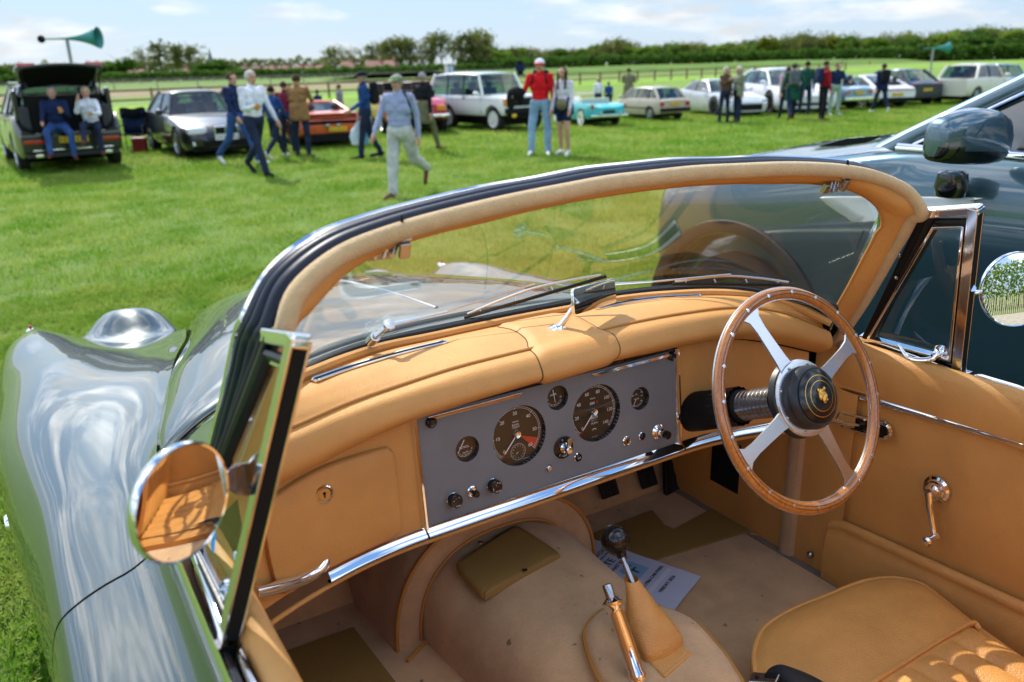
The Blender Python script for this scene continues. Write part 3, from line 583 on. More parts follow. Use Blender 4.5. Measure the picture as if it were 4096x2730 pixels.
for nm, x, s, r in G:
    M = pm(x, s, -.0135); b = MB(); b.lathe([(0, 0), (r*1.02, 0)], 40, M, cap=False); g = b.build(nm, DIAL, car, smooth=False)
    b = MB(); b.lathe([(r*1.0, -.001), (r*1.0, .0128)], 48, M, cap=False); b.build('gauge_wall', DARKW, g)
    b = MB(); b.lathe([(0, .0075), (r*.998, .0075)], 40, M, cap=False); b.build('gauge_glass', GAUGEG, g, smooth=False)
    mes = []
    if nm == 'tachometer':
        arc(mes, M, r*.86, r*.87, 225, -45); arc(mes, M, r*.915, r*.925, 225, -45); ticks(mes, M, r*.86, r*.92, 225, -45, 60, .0002); ticks(mes, M, r*.82, r*.94, 225, -45, 6, .0005)
        for k in range(7): a = radians(225-45*k); T(mes, str(10*k), M, cos(a)*r*.70, sin(a)*r*.70, .0105)
        T(mes, 'SMITHS', M, 0, r*.42, .0045); T(mes, 'R.P.M.', M, 0, r*.31, .0068); T(mes, 'HUNDREDS', M, 0, r*.235, .0035); T(mes, '4 : 1', M, 0, r*.18, .003)
        Mc = M @ Matrix.Translation((.001, -r*.61, 0)); ticks(mes, Mc, .0155, .0175, 0, 360, 60, .00012); arc(mes, Mc, .0174, .0178, 0, 360)
        for k in range(12): a = radians(90-30*(k+1)); T(mes, str(k+1), Mc, cos(a)*.0128, sin(a)*.0128, .0034)
        T(mes, 'MADE IN ENGLAND', M, .02, -r*.90, .0018)
        b = MB(); a0, a1 = radians(-22), radians(-45); b.add([M @ Vector((.009*cos(-.55), .009*sin(-.55), .0003))]+[M @ Vector((r*.88*cos(a0+(a1-a0)*k/6), r*.88*sin(a0+(a1-a0)*k/6), .0003)) for k in range(7)], [tuple(range(8))]); b.build('red_sector', REDN, g, smooth=False)
        for an, l in ((220, .010), (205, .0075)):
            a = radians(an); c, s_ = cos(a), sin(a); b = MB(); b.add([Mc @ Vector((-s_*.0005, c*.0005, .001)), Mc @ Vector((c*l, s_*l, .001)), Mc @ Vector((s_*.0005, -c*.0005, .001))], [(0, 1, 2)]); b.build('clock_hand', WHITE, g, smooth=False)
        needle(M, 227, r*.92, r*.145, g)
    elif nm == 'speedometer':
        arc(mes, M, r*.86, r*.87, 225, -45); arc(mes, M, r*.915, r*.925, 225, -45); ticks(mes, M, r*.86, r*.92, 225, -45, 70, .0002); ticks(mes, M, r*.84, r*.95, 225, -45, 14, .0005)
        for k in range(8): a = radians(225-270*k/7); T(mes, str(20*k), M, cos(a)*r*.70, sin(a)*r*.70, .0105)
        T(mes, 'SMITHS', M, 0, r*.47, .0042); T(mes, '584', M, -.002, r*.30, .009); T(mes, '8019', M, .002, -r*.22, .009); T(mes, 'M.P.H.', M, .002, -r*.42, .0068); T(mes, 'MILEAGE  TRIP', M, 0, -r*.315, .0022)
        T(mes, 'MADE IN ENGLAND', M, .0, -r*.90, .0018); arc(mes, M @ Matrix.Translation((0, -r*.70, 0)), .0050, .0066, 150, 30, 8)
        mr_ = text('t', '8', M @ Matrix.Translation((.0115, r*.30, .0004)), .009, REDN, 'mesh', ext=.0001); joinmesh('trip_tenths', [mr_], g, REDN)
        needle(M, 227, r*.93, r*.145, g)
    elif nm == 'fuel_gauge':
        T(mes, 'PETROL', M, 0, 0, .0062); arc(mes, M, r*.72, r*.745, 225, 322); arc(mes, M, r*.60, r*.62, 225, 322); ticks(mes, M, r*.6, r*.74, 225, 322, 4, .0003)
        for a_, t_ in ((228, '0'), (252, '1/4'), (272, '1/2'), (294, '3/4'), (322, 'F')): a = radians(a_); T(mes, t_, M, cos(a)*r*.47 if t_ not in '0F' else cos(a)*r*.8, sin(a)*r*.45 if t_ not in '0F' else sin(a)*r*.42, .0042 if t_ not in '0F' else .0062)
        Mn = M @ Matrix.Translation((0, r*.62, 0)); needle(Mn, 237, r*1.42, 0, g, w=.0006)
    elif nm == 'ammeter':
        T(mes, 'AMPS', M, -.002, r*.16, .0066); arc(mes, M, r*.66, r*.68, 215, 325); arc(mes, M, r*.78, r*.80, 215, 325); ticks(mes, M, r*.66, r*.79, 215, 325, 4, .0003); T(mes, 'D', M, r*.62, -r*.15, .0062); T(mes, 'C', M, -r*.62, -r*.15, .0062)
        Mn = M @ Matrix.Translation((-.004, r*.62, 0)); needle(Mn, 278, r*1.38, 0, g, w=.0006)
    else:
        T(mes, 'WATER', M, 0, -r*.16, .0042); arc(mes, M, r*.72, r*.74, 225, 325); arc(mes, M, r*.82, r*.84, 225, 325); ticks(mes, M, r*.72, r*.83, 225, 325, 6, .0002); arc(mes, M, r*.72, r*.74, 20, 160); ticks(mes, M, r*.66, r*.78, 20, 160, 5, .0003)
        T(mes, '100', M, r*.55, r*.34, .0042); T(mes, '100', M, r*.58, r*.02, .0042); T(mes, '90', M, r*.5, -r*.42, .0042); T(mes, '70', M, -r*.3, -r*.72, .0042); T(mes, 'OIL', M, 0, r*.25, .0042)
        needle(M @ Matrix.Translation((-.003, -r*.12, 0)), 238, r*.7, 0, g, tipred=False, w=.0006); needle(M @ Matrix.Translation((-.01, r*.25, 0)), 178, r*.4, 0, g, tipred=False, w=.0006)
    joinmesh('numerals', mes, g, WHITE)
def lathep(name, u, v, prof, mt, par=car, d=0, xs=None, n=24):
    x, s = xs if xs else pxy(u, v); b = MB(); b.lathe(prof, n, pm(x, s, d), cap=False); return b.build(name, mt, par, ang=35), (x, s)
for u, v in ((989, 970), (1541, 818)):
    o, xs_ = lathep('warning_lamp', u, v, [(.0105, 0), (.0105, .007), (.008, .009), (.0055, .008), (0, .007)], BLACKP)
for u, v, lab in ((1046, 1152, 'choke'), (1137, 1119, 'heater')):
    o, (x, s) = lathep('heater_knob', u-6, v-5, [(.0135, 0), (.0135, .002), (.011, .003), (.007, .003)], CHROME)
    kb = MB(); prof = []; n = 40
    rws = [[pm(x, s, .004+z) @ Vector(((r+(.0004 if (k % 2 and rib) else 0))*cos(2*pi*k/n), (r+(.0004 if (k % 2 and rib) else 0))*sin(2*pi*k/n), 0)) for k in range(n)] for r, z, rib in ((.0125, 0, 1), (.0138, .002, 1), (.0138, .013, 1), (.0125, .015, 0), (.0, .0155, 0))]
    kb.grid(rws, closed=True); q = kb.build('knob_grip', BLACKP, o, ang=25)
    mes = []; Mk = pm(x, s, .0196)
    if lab == 'heater': T(mes, 'HEATER', Mk, .002, -.0085, .0036); T(mes, 'FAST', Mk, -.0085, -.002, .0034, pi/2); T(mes, 'SLOW', Mk, .005, .0085, .0034, -.4); ticks(mes, Mk, .003, .009, 105, 105, 1, .0003)
    else: T(mes, 'WIPER', Mk, .002, -.0085, .0034); T(mes, 'H', Mk, -.007, .004, .0034); T(mes, 'I', Mk, -.002, .0075, .0034); T(mes, 'O', Mk, .005, .008, .0034)
    joinmesh('lettering', mes, o, WHITE)
o, (x, s) = lathep('washer_button', 1084, 1129, [(.0112, 0), (.0112, .002), (.009, .0035), (.007, .001), (0, .001)], CHROME)
b = MB(); b.lathe([(.004, 0), (.004, .012), (.0065, .014), (.0075, .019), (.006, .023), (0, .0235)], 20, pm(x, s), cap=False); b.build('button_cap', BLACKP, o)
# lighting switch
o, (x, s) = lathep('lighting_switch', 1294, 1028, [(.0245, 0), (.0245, .002), (.022, .003), (0, .003)], BLACKP)
mes = []; Ms = pm(x, s, .0034)
for i, ch in enumerate('LIGHTS'): a = radians(232+i*17); T(mes, ch, Ms, cos(a)*.0185, sin(a)*.0185, .0062, a+pi/2)
T(mes, 'O', Ms, -.003, .017, .0055); T(mes, 'F', Ms, .0185, .002, .0055); joinmesh('lettering', mes, o, WHITE)
b = MB(); b.lathe([(.0115, .003), (.0115, .007), (.0085, .009), (.006, .006), (.006, .016), (.0078, .018), (.0078, .024), (.006, .026), (0, .026)], 24, pm(x, s), cap=False); b.build('switch_boss', CHROME, o)
b = MB(); b.prism([(-.003, 0), (.003, 0), (.0075, .021), (.004, .0245), (-.002, .0235), (-.0055, .019)], .005, pm(x, s, .018) @ Matrix.Rotation(-.25, 4, 'Z')); b.build('switch_lever', STEEL, o, bevel=.0008)
for nm, u, v, r_, cm in (('starter_button', 1260, 1075, .0085, ALU), ('interior_light_button', 1327, 1051, .0105, BLACKP), ('ignition_lock', 1439, 1013, .0115, None), ('starter_push', 1474, 1002, .0100, BLACKP)):
    o, (x, s) = lathep(nm, u, v, [(r_, 0), (r_, .002), (r_*.85, .004), (r_*.72, .002), (r_*.70, .001)], CHROME)
    if nm == 'ignition_lock':
        b = MB(); b.lathe([(r_*.7, .003), (r_*.6, .004), (0, .004)], 20, pm(x, s), cap=False); b.build('lock_barrel', mat('brass', (.42, .30, .14), rough=.3, metal=1), o); b = MB(); b.box((0, 0, 0), (.0016, .007, .001)); k_ = b.build('keyhole', BLACKM, o, smooth=False); k_.data.transform(pm(x, s, .0046))
    else:
        b = MB(); b.lathe([(r_*.7, .001), (r_*.68, .005), (r_*.5, .0065), (0, .0067)], 20, pm(x, s), cap=False); b.build('button_face', cm, o)
        if nm == 'interior_light_button': mes = []; T(mes, 'INT', pm(x, s, .0069), 0, 0, .0048); joinmesh('lettering', mes, o, WHITE)
o, (x, s) = lathep('cigar_lighter', 1511, 992, [(.0175, 0), (.0175, .002), (.014, .005), (.0115, .002), (.0095, .004), (.0085, .012), (.005, .014), (.005, .018)], CHROME)
b = MB(); b.lathe([(.0045, .012), (.0045, .020), (.0085, .024), (.0105, .031), (.009, .036), (0, .037)], 24, pm(x, s), cap=False); b.build('lighter_knob', BLACKP, o)
# bright trims of the panel
for x in (-.3262, .3262):
    b = MB(); b.prism([(-.0085, -.012), (-.0075, .004), (-.002, .0125), (.002, .0125), (.0075, .004), (.0085, -.012)], .230, pm(x, -.0158) @ Matrix.Rotation(pi/2, 4, 'X') @ Matrix.Scale(1, 4)); b.build('panel_post', CHROME, car, ang=50)
for x0, x1 in ((-.30, -.085), (.085, .315)):
    b = MB(); b.prism([(x0, 0), (x0+.012, -.0075), (x1-.012, -.0075), (x1, 0)], .006, pm(0, .0915, .003)); b.build('top_moulding', CHROME, car, bevel=.001)
def yg(x): return -.004-.72*max(0, abs(x)-.33)**2
def railpt(x, s, d): P = PO+PS*s+PN*d; return Vector((x, P.y+yg(x), P.z))
b = MB()
for rr in ((-.327, .327), (-.534, -.331), (.331, .66)):
    b = MB(); xs2 = ranged(rr[0], rr[1], .02)
    b.grid([[railpt(x, s, d) for s, d in ((-.124, -.004), (-.1245, .002), (-.1375, .0165), (-.1395, .0175), (-.1415, .0165), (-.148, .004), (-.150, .001), (-.150, -.01))] for x in xs2]); b.build('lower_rail', CHROME, car, ang=25, fix=False)
b = MB(); b.tube([railpt(x, -.155, .001) for x in ranged(-.66, .66, .02)], .0045, 8); b.build('lower_welt', LEATHER, car)
# leather facings either side
for sg in (-1, 1):
    xs2 = ranged(.329, .672, .02); b = MB(); b.grid([[railpt(sg*x, s, -.001) for s in (-.126, -.06, 0, .06, .13)] for x in xs2]); face = b.build('dash_facing', LEATHER, car)
LX = [(-.375, .045), (-.375, -.095), (-.388, -.113), (-.42, -.12), (-.56, -.118), (-.63, -.108), (-.636, .040), (-.60, .058), (-.52, .066), (-.43, .062), (-.39, .058)]
pl = resamp(crv([Vector((x, s, 0)) for x, s in LX], 5, closed=True), 70)[:-1]; cen = Vector((-.505, -.03, 0))
rows = [[railpt((cen+(p-cen)*k).x, (cen+(p-cen)*k).y, d) for p in pl] for k, d in ((1.0, -.002), (.995, .006), (.975, .0115), (.93, .0135), (.5, .014), (.0005, .014))]
b = MB(); b.grid(rows, closed=True); lid = b.build('glovebox_lid', LEATHER, car, ang=60)
x, s = -.524, .0215
P_ = railpt(x, s, .0138); b = MB(); b.lathe([(.0165, 0), (.0165, .003), (.0145, .005), (.0125, .002), (.0125, .001)], 28, frame(P_, PN, PX), cap=False); lk = b.build('lock', CHROME, lid)
b = MB(); b.lathe([(.0125, .001), (.011, .004), (0, .004)], 24, frame(P_, PN, PX), cap=False); b.lathe([(.003, .0042), (0, .0043)], 12, frame(P_+PS*.002, PN, PX), 1, cap=False); b.box(P_+PN*.0042-PS*.002, (.0022, .0015, .008), mi=1); b.build('lock_barrel', [mat('old_brass', (.45, .36, .22), rough=.3, metal=1), BLACKM], lid, fix=False) if False else b.build('lock_face', [mat('old_brass', (.45, .36, .22), rough=.3, metal=1), BLACKM], lid, fix=False)
gh = [at(u, v, y=y) for u, v, y in ((1278, 2206, -.022), (1290, 2222, -.040), (1296, 2250, -.052), (1262, 2288, -.060), (1205, 2318, -.074), (1149, 2338, -.090), (1090, 2354, -.105), (1020, 2370, -.12))]
b = MB(); b.tube(crv(gh[1:], 6), lambda t: .0108+.001*sin(pi*t), 12, flat=.9); b.ell(at(1286, 2226, y=-.036), (.013, .016, .016)); gho = b.build('grab_handle', CHROME, car, fix=False); b = MB(); b.tube([at(1290, 2216, y=-.014), at(1262, 2222, y=-.014), at(1238, 2232, y=-.016)], .012, 10, flat=1.1); b.build('handle_bracket', CHROME, gho)
# right facing: dark recess and steering column
rc = [planept(u, v, PO+Vector((0, yg(.42), 0)), PN, SP) for u, v in ((1692, 800), (1745, 806), (1742, 880), (1682, 884))]
b = MB(); cR = sum(rc, Vector())/4; b.prism([((p-cR).x, (p-cR).dot(PS)) for p in crv(rc, 4, closed=True)], .004, Matrix.Translation(cR+Vector((0, -.004, 0))-PO) @ pm(0, 0)); b.build('switch_recess', mat('dark_green_recess', (.004, .012, .006), rough=.6), car, smooth=False)
SWC = Vector((.377, -.298, 1.0686)); TI = radians(24.68); SWN = Vector((0, -cos(TI), sin(TI)))
SWM = frame(SWC, SWN, (0, sin(TI), cos(TI)))   # x: up in the wheel plane, z: towards the driver
b = MB(); b.lathe([(.0, -.39), (.045, -.385), (.046, -.29), (.042, -.20), (.036, -.19), (.036, -.16), (.030, -.155)], 28, SWM, cap=False); col = b.build('steering_column', BLACKM, car)
n = 36; b = MB(); b.grid([[SWM @ Vector(((.0405+(.003 if k % 2 else 0))*cos(2*pi*k/n), (.0405+(.003 if k % 2 else 0))*sin(2*pi*k/n), z)) for k in range(n)] for z in (-.26, -.20, -.165)], closed=True); b.build('adjuster_collar', BLACKP, col, ang=20)
b = MB(); prof = [(.031, -.165)]
for k in range(9): z = -.160+k*.0115; prof += [(.0325, z), (.0325, z+.0095), (.0305, z+.0105)]
b.lathe(prof, 32, SWM, cap=False); b.build('telescopic_sleeve', STEEL, col, ang=30)
b = MB(); b.box((0, 0, 0), (.05, .075, .06)); bx = b.build('column_switch_housing', BLACKP, col, bevel=.012); bx.data.transform(SWM @ Matrix.Translation((.01, -.055, -.30)))
# steering wheel
sw = thing('steering_wheel', 'x', 'x'); 
for k in ('label', 'category'): del sw[k]
sw.parent = car
Rw = .2145
n, q = 120, 14; rows = []
for i in range(n):
    a = 2*pi*i/n; c, s = cos(a), sin(a); row = []
    for k in range(q):
        b_ = 2*pi*k/q; rr = .0122*cos(b_); zz = .0125*sin(b_)
        row.append(SWM @ Vector(((Rw+rr)*c, (Rw+rr)*s, zz+.001)))
    rows.append(row)
rows.append(rows[0]); b = MB(); b.grid(rows, closed=True); b.build('wood_rim', WOOD, sw, ang=180)
for rad in (.0121,):
    for sgz in (1,):
        b = MB(); b.lathe([(Rw+.0119, -.0018), (Rw+.0132, -.0018), (Rw+.0132, .0022), (Rw+.0119, .0022)], 96, SWM, cap=False); b.build('alloy_band', ALU, sw)
        b = MB(); b.lathe([(Rw-.0119, -.0018), (Rw-.0132, -.0018), (Rw-.0132, .0022), (Rw-.0119, .0022)], 96, SWM, cap=False); b.build('alloy_band', ALU, sw)
for k in range(20):
    a = radians(7+18*k); b = MB(); b.lathe([(.0042, .0128), (.0038, .0140), (0, .0143)], 12, SWM @ Matrix.Translation((Rw*cos(a), Rw*sin(a), 0)), cap=False); b.build('rim_rivet', ALU, sw)
b = MB()
for k in range(2): b.tube([SWM @ Vector(((Rw+o_)*cos(a), (Rw+o_)*sin(a), .0132)) for o_ in ((-.0035+.007*k),) for a in np.linspace(0, 2*pi, 97)[:-1]], .0005, 4, closed=True)
b.build('inlay_line', mat('dark_inlay', (.04, .012, .003), rough=.4), sw)
def spoke(a):
    P = []; M_ = SWM @ Matrix.Rotation(a, 4, 'Z')
    prof = [(.045, .030), (.065, .0195), (.09, .0155), (.13, .0135), (.165, .0125), (.188, .0150), (.200, .024), (.2035, .034)]
    top = [(r_, w_) for r_, w_ in prof]; out = [(r_, w_) for r_, w_ in top]+[(r_, -w_) for r_, w_ in top[::-1]]
    dz = lambda r_: .010*(1-((r_-.045)/.16))+.001
    b = MB(); n_ = len(out); v = [M_ @ Vector((r_, w_, dz(r_)+z)) for z in (-.002, .002) for r_, w_ in out]
    m_ = n_//2; f = []
    for L_ in (0, n_):
        for i in range(m_-1): f.append((L_+i, L_+i+1, L_+n_-2-i, L_+n_-1-i))
    for i in range(n_): f.append((i, (i+1) % n_, n_+(i+1) % n_, n_+i))
    b.add(v, f); o = b.build('spoke', ALU, sw, ang=30); return o
for a in (45, 135, 225, 315): spoke(radians(a-23))
b = MB(); b.lathe([(.075, .006), (.078, .010), (.076, .014), (.060, .0165), (.055, .016)], 48, SWM, cap=False); hb = b.build('hub_ring', ALU, sw)
b = MB(); b.lathe([(.080, -.008), (.078, .004), (.064, .015), (.060, .024), (.064, .030), (.062, .036), (.056, .043), (.053, .043)], 48, SWM, cap=False); b.build('hub_surround', mat('hub_rubber', (.012, .014, .018), rough=.4), sw, ang=30)
for k in range(8): a = radians(22+45*k); b = MB(); b.ell(SWM @ Vector((.069*cos(a), .069*sin(a), .0158)), (.003, .003, .003)); b.build('hub_rivet', STEEL, sw)
b = MB(); b.lathe([(.053, .040), (.053, .045), (.045, .049), (.03, .053), (.015, .0545), (0, .055)], 48, SWM, cap=False); hbn = b.build('horn_button', BLACKP, sw)
GOLD = mat('gilt', (.72, .42, .10), rough=.28, metal=1)
for r_ in (.030, .041):
    z = float(np.interp(r_, [0, .015, .03, .045, .053], [.055, .0545, .053, .049, .045])); b = MB(); b.lathe([(r_-.0006, z+.0003), (r_+.0006, z+.0001)], 48, SWM, cap=False); b.build('gold_ring', GOLD, sw)
# big cat head badge
b = MB(); MZ = SWM @ Matrix.Translation((0, 0, .054))
def be(x, y, z, rx, ry, rz, rot=0):
    b.ell((0, 0, 0), (rx, ry, rz), n=12, m=8); 
    o_ = len(b.v)-13*0
k0 = 0
def blob(x, y, z, rx, ry, rz):
    s0 = len(b.v); b.ell((x, y, z), (rx, ry, rz), n=12, m=8)
    for i in range(s0, len(b.v)): b.v[i] = tuple(MZ @ Vector(b.v[i]))
# x is up in the wheel plane, y to the left of the driver's view
for a in ((.002, 0, .001, .0125, .0100, .004), (-.007, 0, .0035, .0070, .0062, .0045), (-.0035, 0, .005, .007, .0028, .004), (-.0125, 0, .003, .0032, .0040, .003), (.0045, .0048, .0042, .0022, .003, .0016), (.0045, -.0048, .0042, .0022, .003, .0016), (.0125, .0085, .002, .004, .0032, .0022), (.0125, -.0085, .002, .004, .0032, .0022), (-.009, .0042, .0055, .0028, .0032, .0025), (-.009, -.0042, .0055, .0028, .0032, .0025), (.010, 0, .004, .004, .0022, .002), (-.002, .0082, .002, .006, .003, .003), (-.002, -.0082, .002, .006, .003, .003)): blob(*a)
b.build('cat_head_badge', GOLD, sw, ang=60)
# ------------------------------------------------------------------ rear view mirror on the dash
MB0 = dtop(2235, 1326)+Vector((0, 0, .002)); MT = rayf(2297, 1225, 'y', lambda P: MB0.y-.015)
b = MB(); b.lathe([(.0235, 0), (.021, .004), (.012, .010), (.008, .013), (0, .014)], 28, frame(MB0, (0, -.25, 1)), cap=False); b.tube([MB0+Vector((0, 0, .006)), MB0.lerp(MT, .55), MT], lambda t: .0075-.0018*t, 12); b.ell(MT, (.009, .009, .009)); rv = b.build('interior_mirror', CHROME, car, fix=False)
mn = Vector((.332, -.926, .180)).normalized()
cor = [planept(u, v, MT+mn*.012, mn) for u, v in ((2297, 1158), (2459, 1113), (2468, 1209), (2304, 1260))]
cm = sum(cor, Vector())/4; fM = frame(cm, mn, (0, 0, 1)); inv = fM.inverted()
cl_ = [inv @ p for p in cor]; rr_ = []
for i, p in enumerate(cl_):
    a, c = cl_[i-1], cl_[(i+1) % 4]; da, dc = (a-p).normalized(), (c-p).normalized(); rr_ += [p+da*.006, p+(da+dc)*.0018, p+dc*.006]
b = MB(); b.prism([(p.x*1.03, p.y*1.02) for p in rr_], .008, fM @ Matrix.Translation((0, 0, -.0055))); b.build('mirror_case', CHROME, rv, bevel=.001); b = MB(); b.add([fM @ Vector((p.x, p.y, -.0008)) for p in rr_], [tuple(range(len(rr_)))]); b.build('mirror_glass', MIRR, rv, smooth=False)
# ------------------------------------------------------------------ doors, quarterlights, door mirrors
fxv = lambda P: .650+.307*(1.435-P[2])
def qv(u, v, off=0): P = rayf(u, v, 'x', fxv); return P
QO = dict(FT=qv(3699, 836), RT=qv(3928, 820), RB=qv(3852, 1511), FB=qv(3446, 1362))
QI = dict(FT=qv(3742, 906), RT=qv(3862, 903), RB=qv(3808, 1436), FB=qv(3482, 1349))
def sgp(P, sg): return Vector((sg*P[0], P[1], P[2]))
tan_refl_chrome = mat('frame_inside_chrome', (.80, .74, .70), rough=.09, metal=1)  # chrome with the reflected tan leather put into its colour
for sg in (-1, 1):
    q = bpy.data.objects.new('quarterlight', None); COL.objects.link(q); q.parent = car; q['label'] = 'chromed swivelling quarterlight with black seal, '+('beside the passenger seat' if sg < 0 else 'beside the steering wheel')
    O = {k: sgp(p, sg) for k, p in QO.items()}; I = {k: sgp(p, sg) for k, p in QI.items()}
    outw = Vector((sg*1.0, 0, .307)).normalized()
    def bar2(a, b, w, t, off=0.): 
        m_ = MB(); m_.bar(Vector(a)+outw*off, Vector(b)+outw*off, w, t, up=outw); return m_
    # outer chromed frame: top, front and lower rails
    for a, b_, w_ in (('FT', 'RT', .019), ('FB', 'FT', .016), ('FB', 'RB', .020)):
        A_, B_ = O[a], O[b_]; inn = (I[a]+I[b_]-O[a]-O[b_]).normalized(); s_ = .5*w_
        d = (B_-A_).normalized(); m = MB(); m.bar(A_+inn*s_, B_+inn*s_, w_, .022, up=outw); m.build('frame_rail', CHROME if a != 'FB' or b_ == 'RB' else BLACKM, q, bevel=.004)
    # rear post: an open channel with felt run
    A_, B_ = O['RB'], O['RT']; down = (A_-B_).normalized(); B_ = B_+down*.006; A2 = A_+down*.03
    fwd = (I['RT']-O['RT']); fwd = (fwd-down*fwd.dot(down)); fwd = (fwd-outw*fwd.dot(outw)).normalized()
    for o_, t_ in ((.010, .0035), (-.010, .0035)):
        m = MB(); m.bar(A2+fwd*.009+outw*o_, B_+down*.002+fwd*.009+outw*o_, .018, t_, up=outw); m.build('channel_side', tan_refl_chrome, q, bevel=.0012)
    m = MB(); m.bar(A2+fwd*.0185, B_+fwd*.0185+down*.002, .004, .023, up=outw); m.build('channel_front', CHROME, q, bevel=.0012)
    m = MB(); m.bar(A2+fwd*.0085, B_+fwd*.0085-down*-.004, .0155, .0155, up=outw); m.build('window_run', BLACKM, q)
    m = MB(); m.bar(B_+down*.004, B_+fwd*.022+down*.004, .023, .004, up=down); m.build('post_cap', CHROME, q, bevel=.001)
    # seal and inner swivelling frame
    IP = [I['FT'], I['RT'], I['RB'], I['FB']]; cen = sum(IP, Vector())/4
    sealP = [p+(p-cen).normalized()*.009 for p in IP]
    for i in range(4):
        a, b_ = sealP[i], sealP[(i+1) % 4]; m = MB(); m.tube([a+outw*.003, b_+outw*.003], .0072 if i != 3 else .0095, 8, flat=1.0, up=outw); m.build('rubber_seal', BLACKR, q)
    for i in range(4):
        a, b_ = IP[i], IP[(i+1) % 4]; d = (b_-a).normalized(); m = MB(); m.bar(a-d*.001-outw*.003, b_+d*.001-outw*.003, .0058, .016, up=outw); m.build('pane_frame', CHROME, q, bevel=.0015)
    m = MB(); m.add([p+outw*.001 for p in IP], [(0, 1, 2, 3)]); m.build('pane', GLASS2, q, smooth=False)
    # front filler between post and frame (black rubber with screws)
    F0, F1 = O['FB'], O['FT']
    m = MB(); m.bar(F0+outw*.001-fwd*.022, F1+outw*.001-fwd*.022, .014, .020, up=outw); m.build('post_seal', BLACKR, q, bevel=.004)
    for u, v in ((3555, 1092), (3597, 1103), (3608, 1016)):
        P = sgp(qv(u, v), sg)-outw*.010; m = MB(); m.lathe([(.0048, 0), (.0045, .002), (.002, .0035), (0, .0036)], 12, frame(P, -outw)); m.build('screw', STEEL, q)
    # lever catch on the inside
    H = sgp(qv(3762, 1408), sg); ii = -outw
    m = MB(); m.lathe([(.014, -.006), (.016, 0), (.013, .006), (.010, .010), (.0085, .022)], 20, frame(H, ii), cap=False)
    tip = sgp(qv(3625, 1354), sg)+ii*.028; mid = sgp(qv(3672, 1405), sg)+ii*.032; b0 = sgp(qv(3745, 1418), sg)+ii*.024
    m.tube(crv([H+ii*.012, b0, mid, tip], 6), lambda t: .0095-.0065*t, 10, flat=.75); m.build('lever_catch', CHROME, q, fix=False)
    m = MB(); m.bar(sgp(qv(3705, 1470), sg)+ii*.008, sgp(qv(3766, 1484), sg)+ii*.008, .012, .004, up=outw); m.build('catch_keeper', STEEL, q, bevel=.001)
    # door cappings
    ys = ranged(-1.12, -.12, .06)
    cx = lambda y: .764
    def rail(prof, name, mt, y0=-1.12, y1=-.10, par=car, ang=50, xo=0):
        m = MB(); m.grid([[Vector((sg*(x+xo), y, z+.0)) for x, z in prof] for y in ranged(y0, y1, .05)], closed=True, cap=True); return m.build(name, mt, par, ang=ang, fix=False)
    dr = bpy.data.objects.new('door_inner', None); COL.objects.link(dr); dr.parent = car
    rail([(.7745, 1.062), (.7805, 1.072), (.787, 1.062), (.785, 1.03), (.776, 1.03)], 'outer_waist_trim', CHROME, -1.12, -.04, dr)
    rail([(.7665, 1.055), (.7745, 1.061), (.7745, 1.03), (.7665, 1.03)], 'window_slot_rubber', BLACKR, -1.12, -.06, dr)
    rail([(.752, 1.056), (.7575, 1.074), (.763, 1.066), (.764, 1.03), (.752, 1.03)], 'inner_waist_trim', CHROME, -1.12, -.43, dr)
    rail([(.752, 1.066), (.744, 1.079), (.730, 1.083), (.718, 1.078), (.711, 1.062), (.709, 1.03), (.712, .99), (.718, .968), (.745, .962), (.752, 1.0)], 'padded_top_rail', LEATHER, -1.12, -.135, dr, 60)
    # bead strip, panel, pocket
    def dx(P): return .722
    s0, s1 = rayf(3360, 1561, 'x', dx), rayf(4096, 1775, 'x', dx); sl = (s1.z-s0.z)/(s1.y-s0.y)
    zs = lambda y: s0.z+(y-s0.y)*sl
    m = MB(); m.grid([[Vector((sg*x, y, zs(y)+z)) for x, z in ((.728, .009), (.719, .008), (.7145, .002), (.7145, -.004), (.719, -.009), (.728, -.010))] for y in ranged(-1.12, -.145, .05)]); m.build('door_bead', CHROME, dr, ang=50)
    m = MB(); m.tube([Vector((sg*.721, y, zs(y)+.012)) for y in ranged(-1.12, -.145, .05)], .0042, 8); m.build('bead_welt', LEATHER, dr)
    pf = lambda z: -.215+(z-.65)*.09
    m = MB(); m.grid([[Vector((sg*(.731+.002*sin(9*y)), y if k else max(y, y), z)) for z in np.linspace(.40, .975, 9)] for k, y in enumerate(ranged(-1.12, -.19, .05))]); m.build('door_panel', LEATHER, dr)
    m = MB(); m.tube([Vector((sg*.7315, pf(z)+.022, z)) for z in np.linspace(.40, .965, 12)], .0025, 6); m.build('panel_edge', mat('seam_dark', (.12, .05, .012), rough=.8), dr)
    # map pocket
    px = lambda P: .700
    a0, a1 = rayf(1905, 1187, 'x', px, s=SP), rayf(2353, 1392, 'x', px, s=SP); sl2 = (a1.z-a0.z)/(a1.y-a0.y); zp = lambda y: a0.z+(y-a0.y)*sl2
    rows = []
    for y in ranged(-1.12, a0.y, .04):
        zt = zp(y)-(.0 if y < a0.y-.05 else .012*((y-a0.y+.05)/.05)**2); rows.append([Vector((sg*x, y, z)) for x, z in ((.722, zt-.006), (.712, zt+.001), (.703, zt-.002), (.6985, zt-.012), (.6995, zt-.020), (.7015, zt-.026), (.6965, zt-.034), (.692, zt-.09), (.690, .50), (.694, .455), (.70, .43))])
    m = MB(); m.grid(rows); e = rows[-1]; m.grid([e, [Vector((sg*.735, p.y+.004, p.z)) for p in e]]); m.build('map_pocket', LEATHER, dr, ang=60, fix=False)
